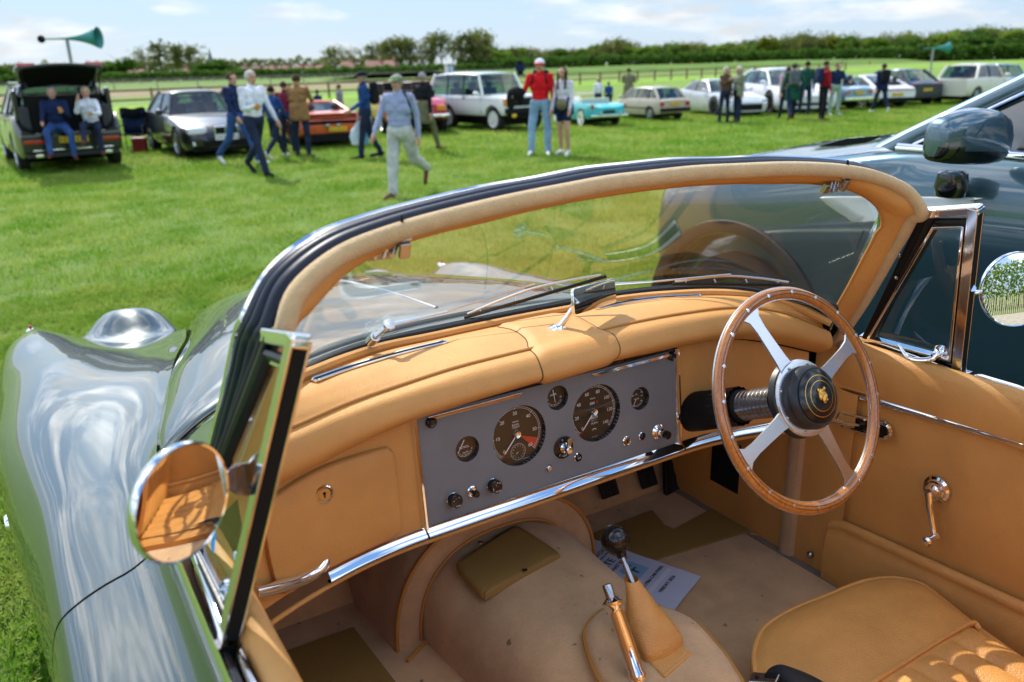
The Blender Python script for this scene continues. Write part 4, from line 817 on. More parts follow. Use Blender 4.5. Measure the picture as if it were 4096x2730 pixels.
    # latch handle and window winder
    h0, h1 = rayf(3362, 1670, 'x', dx), rayf(3568, 1728, 'x', dx); U_ = (h1-h0).normalized(); ii2 = Vector((-sg, 0, 0))
    H0, H1 = sgp(h0, sg)+ii2*.006, sgp(h1, sg)+ii2*.006; D_ = (H1-H0).normalized()
    m = MB(); w_ = .017; up_ = D_.cross(ii2).normalized(); ol = []
    for k in range(13): a = -pi/2+pi*k/12; ol.append(H1-D_*w_+D_*(w_*cos(a))+up_*(w_*sin(a)))
    for k in range(13): a = pi/2+pi*k/12; ol.append(H0+D_*w_+D_*(w_*cos(a))+up_*(w_*sin(a)))
    m.tube(ol, .0055, 8, closed=True); esc = m.build('latch_surround', CHROME, dr)
    m = MB(); m.add([p for p in ol], [tuple(range(len(ol)))]); m.build('latch_recess', BLACKP, esc, smooth=False)
    lv = [H0.lerp(H1, .45)+ii2*.006, H0.lerp(H1, .15)+ii2*.026, H0-D_*.012+ii2*.034-up_*.006]
    m = MB(); m.tube(crv(lv, 5), lambda t: .008+.010*t*t, 10, flat=.45); m.build('latch_lever', CHROME, esc)
    wc, we = sgp(rayf(3742, 1960, 'x', dx), sg), sgp(rayf(3776, 2132, 'x', dx), sg)
    m = MB(); m.lathe([(.030, 0), (.030, .004), (.024, .007), (.022, .012), (.018, .013), (.016, .020), (.011, .026), (.010, .034), (0, .036)], 28, frame(wc+Vector((sg*.006, 0, 0)), ii2), cap=False)
    m.tube(crv([wc+ii2*.026, wc.lerp(we, .35)+ii2*.032, wc.lerp(we, .8)+ii2*.034, we+ii2*.034], 4), lambda t: .0085-.003*t, 10, flat=.8); wd = m.build('window_winder', CHROME, dr, fix=False)
    m = MB(); m.lathe([(.006, -.008), (.010, -.004), (.0075, .004), (.0075, .018), (.0105, .026), (.0115, .031), (.008, .036), (0, .037)], 20, frame(we+ii2*.034, ii2), cap=False); m.build('winder_knob', CHROME, wd)
# door mirrors, gently convex
def doormirror(M0, n, rad, foot, lab):
    n = Vector(n).normalized(); m = MB(); R = .75
    prof = [(0, .012)]+[(rad*k/12, .012-(rad*k/12)**2/(2*R)) for k in range(1, 13)]
    o = thing('t', 'x', 'x'); del o['label']; del o['category']; o.name = 'door_mirror'; o.parent = car; o['label'] = lab
    m.lathe(prof, 64, frame(M0, n), cap=False); m.build('mirror_glass', MIRR, o, ang=180)
    e = prof[-1][1]; m = MB(); m.lathe([(rad-.001, e), (rad+.0012, e+.001), (rad+.003, e-.003), (rad+.0015, e-.010), (rad*.8, -.012), (rad*.4, -.022), (.012, -.026)], 64, frame(M0, n), cap=False); m.build('mirror_back', CHROME, o)
    m = MB(); m.tube(foot, .0065, 10); m.build('mirror_stem', CHROME, o)
    return o
def along(u, v, dist, s=SP):
    d = Vector(_fw+_R*(u*s-2048)/(FPX*SP)-_U*(v*s-1365)/(FPX*SP)).normalized(); return Vector(CAMP)+d*dist
ML = along(408, 1152, .93); QL = sgp(QO['RB'], -1).lerp(sgp(QO['RT'], -1), .55)
lm = doormirror(ML, (.56, -.83, .0), .0615, [ML+Vector((.02, .03, -.0)), along(520, 1092, 1.0), along(545, 1088, 1.02)], 'round chrome door mirror reflecting the tan seats')
m = MB(); pb = [along(512, 1118, .98), along(523, 1080, .985), along(555, 1082, 1.0), along(575, 1053, 1.02), along(600, 1048, 1.05), along(600, 1128, 1.05), along(570, 1142, 1.02), along(545, 1140, 1.0)]
c0 = sum(pb, Vector())/len(pb); m.add(pb+[p+Vector((.012, .012, 0)) for p in pb], [tuple(range(8)), tuple(range(8, 16))[::-1]]+[(i, (i+1) % 8, 8+(i+1) % 8, 8+i) for i in range(8)]); m.build('mirror_bracket', CHROME, lm, bevel=.002)
MRr = along(2331, 665, 1.98)
doormirror(MRr, (-.43, -.865, .16), .0755, [MRr+Vector((-.01, .012, 0)), MRr+Vector((-.07, .05, -.01)), sgp(QO['RB'], 1).lerp(sgp(QO['RT'], 1), .55)], 'round chrome door mirror reflecting a paling fence')
# ------------------------------------------------------------------ cockpit tub
FZ = .45
m = MB(); m.grid([[Vector((x, y, FZ)) for x in ranged(-.72, .72, .06)] for y in ranged(-1.3, .42, .06)]); m.build('floor_carpet', CARPET, car)
toe = lambda x: .385
m = MB(); m.grid([[Vector((x, .41+t*.22, FZ+t*.34)) for x in ranged(-.70, .70, .05)] for t in np.linspace(0, 1, 6)]+[[Vector((x, .635, FZ+.34+t*.16)) for x in ranged(-.70, .70, .05)] for t in (.01, 1)]); m.build('toe_board', CARPET, car)
for sg in (-1, 1):
    m = MB(); m.grid([[Vector((sg*.712, y, z)) for y in ranged(-.20, .64, .06)] for z in np.linspace(.43, .96, 8)]); m.build('kick_panel', LEATHER, car)
    m = MB(); m.grid([[Vector((sg*x, y, z)) for x, y in ((.712, -.02), (.700, -.03), (.696, -.045), (.700, -.062), (.712, -.068))] for z in np.linspace(.43, 1.0, 8)]); m.build('draught_welt', CARPET, car)
    m = MB(); m.grid([[Vector((sg*x, y, z)) for y, x in ((-.20, .728), (-.14, .716), (-.075, .712))] for z in np.linspace(.43, 1.06, 6)]); m.build('hinge_post_trim', LEATHER, car)
    m = MB(); m.box((sg*.705, -.3, .438), (.03, 1.6, .03)); m.build('sill_carpet', carpetmat('sill_carpet', (.20, .155, .11), (.05, .04, .03)), car, bevel=.008)
m = MB(); m.box((.7108, .19, .62), (.004, .105, .15)); m.build('side_vent', BLACKM, car, smooth=False)
P = rayf(3845, 2221, 'x', lambda p: .705) if False else rayf(1862, 1275, 'x', lambda p: .705, s=SP)
m = MB(); m.ell(P, (.010, .010, .010)); m.build('press_stud', STEEL, car)
# unseen sheet added under the dash top to block leaking sun
LOW = [cint(cLs, x)+Vector((0, .02, -.008)) for x in ranged(-.655, .655, .05)]; n_ = len(LOW)
O2 = [outer[int(round(i*(len(outer)-1)/(n_-1)))]+Vector((0, .012, -.045)) for i in range(n_)]; M2 = [Vector((p.x, cint(cSs, p.x).y, cint(cSs, p.x).z-.035)) for p in LOW]
m = MB(); m.grid([LOW, M2, O2, [p+Vector((0, .10, -.05)) for p in O2]]); m.build('sun_leak_blocker', BLACKM, car, fix=False)
# heel mats
def matp(pts, name, z, t=.004, mt=OLIVE):
    pl = [atD(u, v, z=z) for u, v in pts]; m = MB(); n_ = len(pl); m.add(pl+[p-Vector((0, 0, t)) for p in pl], [tuple(range(n_))]+[(i, (i+1) % n_, n_+(i+1) % n_, n_+i) for i in range(n_)]); return m.build(name, mt, car, bevel=.0015, smooth=True)
matp([(1300, 1250), (1480, 1178), (1500, 1172), (1527, 1205), (1548, 1215), (1636, 1168), (1722, 1220), (1540, 1275), (1395, 1325), (1330, 1345)], 'heel_mat', FZ+.006)
matp([(560, 1530), (812, 1440), (935, 1600), (560, 1750)], 'heel_mat', FZ+.006)
# gearbox tunnel
def sup(h, w, zt, a, n=3.2): c, s = cos(a), sin(a); return Vector((h+w*math.copysign(abs(c)**(2/n), c), 0, FZ-.01+(zt-FZ+.01)*abs(s)**(2/n)))
def tunnel(y): # centre, half width, top
    k = sorted([(-1.3, -.02, .17, .615), (-.6, -.02, .18, .618), (-.2, -.025, .205, .622), (.02, -.03, .215, .628), (.15, -.035, .222, .640), (.30, -.035, .23, .66), (.40, -.035, .24, .69)])
    return [float(np.interp(y, [q_[0] for q_ in k], [q_[i] for q_ in k])) for i in (1, 2, 3)]
rows = []
for y in ranged(-1.3, .40, .035):
    c_, w_, z_ = tunnel(y); r = [sup(c_, w_, z_, pi*k/30) for k in range(31)]
    for p in r: p.y = y
    rows.append(r)
m = MB(); m.grid(rows); m.build('tunnel_carpet', CARPET, car, ang=80)
rows = []
for y, w_, z_ in ((.185, .283, .735), (.20, .287, .742), (.24, .29, .748), (.45, .30, .765), (.72, .31, .78)):
    r = [sup(-.045, w_, z_, pi*k/36, 2.5) for k in range(37)]
    for p in r: p.y = y
    rows.append(r)
m = MB(); m.grid(rows); 
inn = [Vector((p.x*.78-.01, .19, FZ-.01+(p.z-FZ+.01)*.80)) for p in rows[0]]; m.grid([rows[0], [a.lerp(b_, .5)+Vector((0, -.012, 0)) for a, b_ in zip(rows[0], inn)], inn]); m.build('bell_housing_cover', CARPET, car, ang=60, fix=False)
for pts, r_ in ((rows[0], .0048), (inn, .0035)):
    m = MB(); m.tube([p+Vector((0, -.004, 0)) for p in pts], r_, 8); m.build('carpet_binding', PIPE, car)
fl = [atD(u, v, z=FZ+.004) for u, v in ((935, 1520), (1003, 1470), (1100, 1580), (1200, 1700))]
m = MB(); m.tube(crv(fl, 4), .0045, 8); m.build('carpet_binding', PIPE, car)
fr_ = [atD(u, v, z=FZ+.004) for u, v in ((1725, 1226), (1790, 1243), (1965, 1335), (2060, 1390), (2200, 1480))]
m = MB(); m.tube(crv(fr_, 4), .004, 8); m.build('carpet_binding', PIPE, car)
# ochre cover plate
cp = [(1045, 1298), (1112, 1370), (1290, 1274), (1186, 1206)]; zc_ = lambda P: .634+.12*(P[1]-.02)
pl = []
for i, (u, v) in enumerate(cp): pl.append(rayf(u, v, 'z', zc_, s=SP))
cen = sum(pl, Vector())/4; pp = []
for i, p in enumerate(pl):
    a, c = pl[i-1], pl[(i+1) % 4]; pp += [p+(a-p).normalized()*.022, p+((a-p).normalized()+(c-p).normalized())*.006, p+(c-p).normalized()*.022]
pp = crv(pp, 3, closed=True); rows = [[cen+(p-cen)*k+Vector((0, 0, d)) for p in pp] for k, d in ((1.02, -.012), (1.0, 0), (.975, .0035), (.85, .005), (.4, .005), (.0005, .004))]
m = MB(); m.grid(rows, closed=True); cv = m.build('cover_plate', OLIVE, car, ang=70)
for u, v in ((1104, 1248), (1206, 1311)):
    P = rayf(u, v, 'z', lambda p: zc_(p)+.006, s=SP); m = MB(); m.lathe([(.0065, 0), (.006, .002), (.002, .003), (0, .003)], 12, frame(P, (0, 0, 1))); m.build('screw', STEEL, cv)
# gear lever: mound, bound ring, square of hide, gaiter, lever and ball
LZ = .632
ring = [atD(u, v, z=LZ) for u, v in ((1345, 1480), (1352, 1440), (1385, 1408), (1430, 1395), (1510, 1400), (1590, 1430), (1640, 1480), (1685, 1540), (1700, 1600), (1560, 1680), (1440, 1650), (1375, 1560))]
rg = crv(ring, 5, closed=True); rc_ = sum(ring, Vector())/len(ring)
m = MB(); m.grid([[rc_+(p-rc_)*k+Vector((0, 0, d)) for p in rg] for k, d in ((1, -.02), (.99, .006), (.93, .016), (.8, .022), (.4, .027), (.0005, .028))], closed=True); m.build('selector_mound', CARPET, car, ang=70)
m = MB(); m.tube([p+Vector((0, 0, .003)) for p in rg], .0058, 8, closed=True); m.build('carpet_binding', PIPE, car)
sq = [atD(u, v, z=LZ+.030) for u, v in ((1403, 1441), (1470, 1408), (1592, 1500), (1527, 1556))]
sc_ = sum(sq, Vector())/4; m = MB(); m.add([p for p in sq]+[p-Vector((0, 0, .010)) for p in sq], [(0, 1, 2, 3), (4, 5, 6, 7)]+[(i, (i+1) % 4, 4+(i+1) % 4, 4+i) for i in range(4)]); hs = m.build('gaiter_base', LEATHF, car, bevel=.004)
m = MB(); sti = [sc_+(p-sc_)*.90+Vector((0, 0, .0006)) for p in sq]
for i in range(4):
    a, b_ = sti[i], sti[(i+1) % 4]; nst = 20
    for k in range(nst): m.tube([a.lerp(b_, (k+.15)/nst)+Vector((0, 0, .0005)), a.lerp(b_, (k+.75)/nst)+Vector((0, 0, .0005))], .0007, 4)
structure(m.build('stitching', mat('pale_thread', (.62, .48, .28), rough=.8), hs), 'stuff')
gx = lambda P: -.005
KN = rayf(1414, 1241, 'x', gx, s=SP); GTp = rayf(1450, 1330, 'x', gx, s=SP); GB = Vector((sc_.x+.004, sc_.y, LZ+.028))
ax = (KN-GTp).normalized()
rows = []; n_ = 36
def sqr(a, w): c, s = cos(a), sin(a); k = 1/max(abs(c), abs(s)); k = 1+(k-1)*.75; return c*k*w, s*k*w
e1 = (sq[1]-sq[0]).normalized(); e2 = (sq[3]-sq[0]).normalized()
for t in np.linspace(0, 1, 26):
    c_ = GB.lerp(GTp, t)+Vector((.0, -.006*sin(pi*t), 0)); w_ = float(np.interp(t, [0, .12, .35, .6, 1], [.050, .050, .043, .028, .0135]))
    row = []
    for k in range(n_):
        a = 2*pi*k/n_; x_, y_ = sqr(a, w_) if t < .3 else (w_*1.05*cos(a), w_*1.05*sin(a))
        if t < .45: mixk = min(1, max(0, (t-.15)/.3)); xs_, ys_ = sqr(a, w_); x_ = xs_*(1-mixk)+w_*1.05*cos(a)*mixk; y_ = ys_*(1-mixk)+w_*1.05*sin(a)*mixk
        p = c_+e1*x_+e2*y_; nv = noise.noise(p*34)*.006*(1-t*.6); row.append(p+(p-c_).normalized()*nv)
    rows.append(row)
m = MB(); m.grid(rows, closed=True); gl_ = bpy.data.objects.new('gear_lever', None); COL.objects.link(gl_); gl_.parent = car
m.build('leather_gaiter', LEATHF, gl_, ang=180)
m = MB(); m.tube([GTp-ax*.01, GTp+ax*.028], .0062, 12); m.tube([GTp+ax*.028, KN-ax*.016], .0042, 12)
for k in range(10): p = GTp+ax*(.030+.0028*k); m.tube([p, p+ax*.0014], .0054, 10)
m.build('lever_shaft', STEEL, gl_, fix=False); m = MB(); m.lathe([(.0095, 0), (.0095, .006)], 6, frame(KN-ax*.030, ax)); m.build('lock_nut', STEEL, gl_, smooth=False)
m = MB(); m.lathe([(.0085, -.036), (.0115, -.027)]+[(.029*sin(a), -.029*cos(a)) for a in np.linspace(.45, pi, 20)], 36, frame(KN, ax), cap=False); kb = m.build('gear_knob', BLACKP, gl_, ang=180)
joinmesh('shift_pattern', [text('t', '1 3 5', frame(KN+ax*.0286+Vector((0, 0, .0012)), ax, (-.3, .9, .2)), .0045, WHITE, 'mesh'), text('t', 'N', frame(KN+ax*.0286+Vector((-.004, -.004, .0006)), ax, (-.3, .9, .2)), .004, WHITE, 'mesh')], kb, WHITE)
# hand brake
hx = lambda P: -.085
b0, b1 = rayf(1480, 1600, 'x', hx, s=SP), rayf(1400, 1362, 'x', hx, s=SP); ax = (b1-b0).normalized(); Lh = (b1-b0).length
hb_ = bpy.data.objects.new('hand_brake', None); COL.objects.link(hb_); hb_.parent = car
m = MB(); m.lathe([(.015, -.03), (.015, .05), (.015, Lh-.165), (.0175, Lh-.160), (.018, Lh-.150), (.015, Lh-.143), (.0155, Lh-.09), (.014, Lh-.037), (.0145, Lh-.030), (.0195, Lh-.024), (.0200, Lh-.016), (.014, Lh-.012), (.011, Lh-.010)], 28, frame(b0, ax), cap=False); m.build('brake_grip', CHROME, hb_, ang=50)
m = MB(); m.lathe([(.0092, Lh-.012), (.0092, Lh+.013), (.008, Lh+.015), (0, Lh+.015)], 20, frame(b0, ax), cap=False); m.build('release_button', STEEL, hb_, ang=40)
# pedals
for u, v, w_, h_ in ((1395, 1110, .060, .085), (1485, 1088, .058, .085)):
    P = rayf(u, v, 'y', lambda p: .42, s=SP); Mr = Matrix.Rotation(radians(-28), 3, 'X'); m = MB(); m.box(P, (w_, .012, h_), Mr)
    for k in range(5): m.box(P+Mr @ Vector((-.022+.011*k, -.007, 0)), (.004, .004, h_*.92), Mr)
    o = m.build('pedal', BLACKR, car, bevel=.002, fix=False); m = MB(); m.bar(P+Vector((-.01, .01, .02)), P+Vector((-.01, .10, .25)), .012, .02); m.build('pedal_arm', BLACKM, o)
P0, P1 = rayf(1545, 1162, 'y', lambda p: .36, s=SP), rayf(1540, 1030, 'y', lambda p: .43, s=SP)
m = MB(); m.bar(P0, P1, .062, .014, up=(0, -1, 0))
d_ = (P1-P0).normalized()
for k in range(5): o_ = Vector((-.022+.011*k, 0, 0)); m.bar(P0+o_+Vector((0, -.009, -.004)), P1+o_+Vector((0, -.009, -.004)), .004, .004, up=(0, -1, 0))
m.build('accelerator', BLACKR, car, bevel=.002, fix=False)
m = MB(); m.tube([rayf(1284, 1150, 'y', lambda p: .3, s=SP)+Vector((0, 0, .05)), rayf(1284, 1140, 'y', lambda p: .3, s=SP)-Vector((0, 0, .02))], .006, 8); m.build('under_dash_rod', BLACKM, car)
# ------------------------------------------------------------------ seats
def seat(out, ztop, yp, sgn_lab, x0, x1, yback):
    """out: plan outline of the front of the cushion (left to right), seat runs back to yback"""
    s_ = bpy.data.objects.new('seat', None); COL.objects.link(s_); s_.parent = car; s_['label'] = sgn_lab
    O_ = [Vector(p) for p in out]+[Vector((x1, yback, ztop+.0)), Vector((x0, yback, ztop+.0))]
    ol = crv(O_[:-2], 6)+[O_[-2], O_[-1]]; 
    ol = resamp(ol+[ol[0]], 120)[:-1]; c_ = sum(ol, Vector())/len(ol)
    rows = [[c_+(p-c_)*k+Vector((0, 0, d)) for p in ol] for k, d in ((.95, -.16), (.985, -.10), (1.012, -.05), (1.014, -.022), (1.0, 0))]
    m = MB(); m.grid(rows, closed=True); m.build('cushion_side', LEATHF, s_, ang=70)
    rows = [[Vector(((c_+(p-c_)*k).x, (c_+(p-c_)*k).y, c_.z+(p.z-c_.z)*k+d)) for p in ol] for k, d in ((1.0, -.001), (.975, .007), (.92, .016), (.8, .024), (.6, .029), (.35, .031), (.1, .031), (.0003, .031))]
    m = MB(); m.grid(rows, closed=True); m.build('cushion_top', LEATHF, s_, ang=180)
    m = MB(); m.tube(ol, .0052, 8, closed=True); m.build('piping', PIPE if False else LEATHF, s_)
    # fluted centre panel
    yy = ranged(yback+.02, yp, .02); xa, xb = x0+.035, x1-.028; nf = 6; rows = []
    for i, y in enumerate(yy):
        row = []
        for j in range(nf*8+1):
            x = xa+(xb-xa)*j/(nf*8); ph = (j % 8)/8; hgt = .011*sqrt(max(0, sin(pi*ph))) if 0 < ph < 1 else 0
            e = min(1, (yp-y)/.018); row.append(Vector((x, y, ztop+.030+hgt*sqrt(max(0, e))-.0015)))
        rows.append(row)
    m = MB(); m.grid(rows); m.build('fluted_panel', LEATHF, s_, ang=60)
    m = MB(); m.tube(crv([Vector((xa-.02, yp-.012, ztop+.026)), Vector((xa, yp+.003, ztop+.031)), Vector(((xa+xb)/2, yp+.006, ztop+.032)), Vector((xb, yp+.003, ztop+.031)), Vector((xb+.02, yp-.012, ztop+.024))], 8), .0058, 8); m.build('piping', LEATHF, s_)
    # squab
    Mb = Matrix.Translation((0, yback+.02, ztop)) @ Matrix.Rotation(radians(-14), 4, 'X'); H = .50; rows = []
    def bo(z): return 1-.12*max(0, (z-.38)/.12)**2
    ring = []
    for z in np.linspace(-.05, H, 16):
        w_ = (x1-x0)/2*bo(z); row = []
        for j in range(nf*8+1):
            q = j/(nf*8); ph = (j % 8)/8; hgt = .011*sqrt(max(0, sin(pi*ph))) if z < H-.07 and .08 < q < .92 else .004
            x = (x0+x1)/2-w_+2*w_*q; edge = min(q, 1-q)/.07; dd = -.035*(1-(1-min(1, edge))**2)
            row.append(Mb @ Vector((x, dd+hgt*-1+.0-(.02 if False else 0), z)))
        rows.append(row)
    rows.append([Mb @ Vector((((x0+x1)/2+((Mb.inverted() @ p).x-(x0+x1)/2)*.97), -.005, H+.03)) for p in rows[-1]])
    rows.append([Mb @ Vector((((x0+x1)/2+((Mb.inverted() @ p).x-(x0+x1)/2)*.97), -.09, H+.02)) for p in rows[-1]])
    rows.append([Mb @ Vector((((x0+x1)/2+((Mb.inverted() @ p).x-(x0+x1)/2)*1.0), -.10, -.05)) for p in rows[-1]])
    m = MB(); m.grid(rows); m.build('seat_back', LEATHF, s_, ang=60)
    return s_
sz = .600
fo = [atD(u, v, z=sz) for u, v in ((1735, 1545), (1733, 1500), (1755, 1445), (1820, 1402), (1900, 1370), (1960, 1345), (2010, 1332), (2065, 1330), (2120, 1345), (2165, 1378), (2235, 1435), (2300, 1482), (2353, 1520))]
x0_, x1_ = fo[0].x, fo[-1].x
yp_ = atD(2110, 1513, z=sz+.03).y
seat(fo, sz, yp_, 'tan leather driving seat with fluted centre', x0_-.01, x1_+.0, -1.02)
fo2 = [Vector((x, y, sz)) for x, y in ((-.67, -.86), (-.675, -.70), (-.66, -.61), (-.58, -.57), (-.43, -.56), (-.28, -.57), (-.215, -.62), (-.20, -.72), (-.20, -.86))]
seat(fo2, sz, -.80, 'tan leather passenger seat with fluted centre', -.67, -.20, -1.14)
# seat belt lying on the cushion
m = MB(); bp = [(1752, 1568), (1765, 1540), (1790, 1528), (1822, 1536), (1870, 1556), (1925, 1590), (1980, 1640)]
c1 = [rayf(u, v, 'z', lambda p, k=i: sz+.045+(.018 if 1 < k < 4 else 0), s=SP) for i, (u, v) in enumerate(bp)]
c1 = crv(c1, 5); m.grid([[p, p+Vector((-.020, -.042, .001))] for p in c1]); sb = m.build('seat_belt', mat('black_webbing', (.012, .014, .017), rough=.75, bump=(900, .8, .001)), car, solid=.0018)
q0 = rayf(1745, 1560, 'z', lambda p: sz+.05, s=SP)
Mq = Matrix.Translation(q0) @ Matrix.Rotation(radians(25), 4, 'Z') @ Matrix.Rotation(radians(-20), 4, 'X')
m = MB(); m.box((-.002, -.01, 0), (.030, .052, .010)); o = m.build('belt_buckle', STEEL, sb, bevel=.003); o.data.transform(Mq)
m = MB(); m.lathe([(.0045, .005), (.004, .007), (0, .0075)], 12, Matrix.Translation((-.004, .002, 0))); m.box((0.004, -.022, .006), (.012, .022, .002)); o = m.build('buckle_button', BLACKM, sb, fix=False); o.data.transform(Mq)
# rear deck and folded hood behind the seats
rows = []
for y in ranged(-2.9, -1.25, .08):
    w_ = smoothk(WSF, y)[0]+.01; zt = float(np.interp(y, [-2.9, -2.5, -2.0, -1.5, -1.25], [.6, .92, 1.08, 1.14, 1.15])); zv = smoothk(WSF, y)[1]
    rows.append([Vector((w_*q, y, zv+(zt-zv)*(1-abs(q)**2.5))) for q in np.linspace(-1, 1, 21)])
m = MB(); m.grid(rows); m.build('rear_deck', PAINT, car, ang=80)
m = MB(); m.box((0, -1.27, .80), (1.5, .03, .75)); m.build('rear_bulkhead', LEATHER, car)
rows = []
for x in ranged(-.74, .74, .06): rows.append([Vector((x, -1.42+.13*cos(a)*(1.2 if cos(a) < 0 else 1), 1.17+.085*sin(a)+.01*noise.noise(Vector((x*3, a, 0))))) for a in np.linspace(0, 2*pi, 17)[:-1]])
m = MB(); m.grid(rows, closed=True, cap=True); m.build('folded_hood', FELT, car, ang=80)
# ------------------------------------------------------------------ car park pass on the floor
PW = mat('pass_card', (.56, .60, .74), rough=.6); PBL = mat('pass_blue', (.24, .44, .66), rough=.6); PINK = mat('print_navy', (.012, .014, .02), rough=.6); PP = mat('pass_panel', (.70, .70, .80), rough=.6)
pz = FZ+.012
a_, b_, c_ = (atD(u, v, z=pz) for u, v in ((1436, 1264), (1611, 1325), (1564, 1408)))
X_ = (b_-a_); X_ -= Vector((0, 0, X_.z)); wX = X_.length; X_.normalize(); Y_ = Vector((-X_.y, X_.x, 0)); hY = abs((c_-b_).dot(Y_)); 
org_ = b_-X_*.36; wX = .36; hY = max(hY, .13); Mp_ = Matrix([[X_.x, Y_.x, 0, org_.x], [X_.y, Y_.y, 0, org_.y], [0, 0, 1, org_.z], [0, 0, 0, 1]])   # local: x 0..wX, y 0..-hY
ps = MB(); nn = 14
ps.grid([[Mp_ @ Vector((wX*i/nn, -hY*j/6, .004*noise.noise(Vector((i*.35, j*.4, 1)))*(1 if i > 1 else .5))) for i in range(nn+1)] for j in range(7)]); ppx = thing('car_park_pass', 'pale blue printed car park pass lying on the beige carpet beside the gear lever', 'pass', org_)
def pa(o): o.parent = ppx; o.matrix_parent_inverse = Matrix.Translation(-org_); return o
pa(ps.build('card', PW, None, ang=180))
def patch(x0, x1, y0, y1, mt, nm, dz=.0045):
    m = MB(); m.add([Mp_ @ Vector((x, y, dz)) for x, y in ((x0, y0), (x1, y0), (x1, y1), (x0, y1))], [(0, 1, 2, 3)]); return pa(m.build(nm, mt, None, smooth=False))
R90 = Matrix.Rotation(pi/2, 4, 'Z')
def ptx(s, x, y, size, mt=PINK, rot=True, sp=1):
    return text('t', s, Mp_ @ Matrix.Translation((x, y, .0052)) @ (R90 if rot else Matrix()), size, mt, 'mesh', space=sp)
yc_ = -hY/2
patch(wX*.50, wX*.655, -hY*.28, -hY*.62, PBL, 'blue_square'); patch(wX*.765, wX*.80, -hY*.12, -hY*.86, PP, 'entry_box')
tx = [ptx('GATE 11', wX*.385, yc_, .030, sp=1.05), ptx('LAVANT BANK', wX*.455, yc_, .015), ptx('F', wX*.578, -hY*.45, .052), ptx('PRE-1966 CAR PARK', wX*.725, yc_, .0140), ptx('FRIDAY 2026', wX*.845, yc_, .0140), ptx('GOOD WOOD', wX*.27, yc_, .020), ptx('ROAD RACING CLUB', wX*.315, yc_, .008)]
o = joinmesh('printing', tx, None, PINK); pa(o)
# ------------------------------------------------------------------ large SUV parked alongside
SUVP = mat('teal_grey_paint', (.040, .095, .125), rough=.36, metal=.65, coat=1, coatr=.01, coatior=1.85, spec=.6)
TRIM = mat('dark_cladding', (.022, .022, .024), rough=.55); GBLK = mat('gloss_black', (.004, .004, .005), rough=.06, coat=1)
DGLASS = mat('tinted_car_glass', (.010, .020, .022), rough=.02, spec=.9, coat=1, coatior=1.6)
TYRE = mat('tyre', (.012, .012, .013), rough=.8); RIMM = mat('alloy_wheel', (.42, .43, .45), rough=.25, metal=.9); DRIM = mat('dark_alloy', (.03, .03, .034), rough=.3, metal=.7)
suv = thing('large_suv', 'large dark teal SUV parked close beside the open convertible', 'SUV', (3, 0, 0))
def ks(o): o.parent = suv; o.matrix_parent_inverse = Matrix.Translation((-3, 0, 0)); return o
SK = {2.06: [(2.50,.36),(2.42,.45),(2.36,.62),(2.32,.80),(2.32,.90),(2.36,1.0),(2.50,1.06),(2.75,1.09),(3,1.10)],
 1.97: [(2.25,.29),(2.14,.38),(2.07,.60),(2.03,.80),(2.03,.93),(2.06,1.05),(2.17,1.13),(2.5,1.18),(3,1.20)],
 1.75: [(2.14,.27),(2.02,.34),(1.985,.60),(1.975,.80),(1.975,.97),(2.0,1.11),(2.10,1.195),(2.5,1.24),(3,1.27)],
 1.35: [(2.10,.26),(1.99,.32),(1.965,.58),(1.955,.82),(1.962,1.02),(1.985,1.16),(2.08,1.25),(2.5,1.30),(3,1.33)],
 .95: [(2.08,.26),(1.98,.32),(1.965,.56),(1.965,.82),(1.965,1.06),(1.985,1.22),(2.065,1.32),(2.5,1.37),(3,1.40)],
 .68: [(2.08,.26),(1.98,.32),(1.965,.56),(1.97,.82),(1.965,1.10),(1.985,1.27),(2.045,1.365),(2.5,1.42),(3,1.44)],
 .50: [(2.08,.26),(1.98,.32),(1.965,.56),(1.975,.80),(1.965,1.12),(1.985,1.30),(2.035,1.375),(2.2,1.385),(3,1.39)],
 -2.4: [(2.08,.26),(1.98,.32),(1.965,.56),(1.975,.80),(1.965,1.12),(1.985,1.30),(2.035,1.375),(2.2,1.385),(3,1.39)],
 -2.95: [(2.3,.35),(2.2,.42),(2.12,.6),(2.1,.8),(2.1,1.1),(2.12,1.28),(2.2,1.36),(2.4,1.37),(3,1.37)]}
SKF = {k: [c for p in v for c in p] for k, v in SK.items()}
def srow(y):
    f = smoothk(SKF, y); P = crv([Vector((f[2*i], y, f[2*i+1])) for i in range(9)], 4); return P+[Vector((6-p.x, p.y, p.z)) for p in P[::-1][1:]]
m = MB(); m.grid([srow(y) for y in ranged(-2.95, .2, .15)]+[srow(y) for y in ranged(.25, 2.06, .055)], closed=True, cap=True)
bd = m.build('body', SUVP, None, ang=60)
cut = MB()
for yy in (1.37, -1.72):
    for sx in (1.6, 3.95): cut.lathe([(.50, 0), (.50, .45)], 48, frame((sx, yy, .44), (1, 0, 0)))
co = cut.build('cutter', TRIM, None, smooth=False); md = bd.modifiers.new('b', 'BOOLEAN'); md.object = co; md.solver = 'EXACT'
bpy.context.view_layer.update(); me = bpy.data.meshes.new_from_object(bd.evaluated_get(bpy.context.evaluated_depsgraph_get())); bd.modifiers.clear(); bd.data = me; me.polygons.foreach_set('use_smooth', [True]*len(me.polygons)); me.set_sharp_from_angle(angle=radians(45)); bpy.data.objects.remove(co); ks(bd)
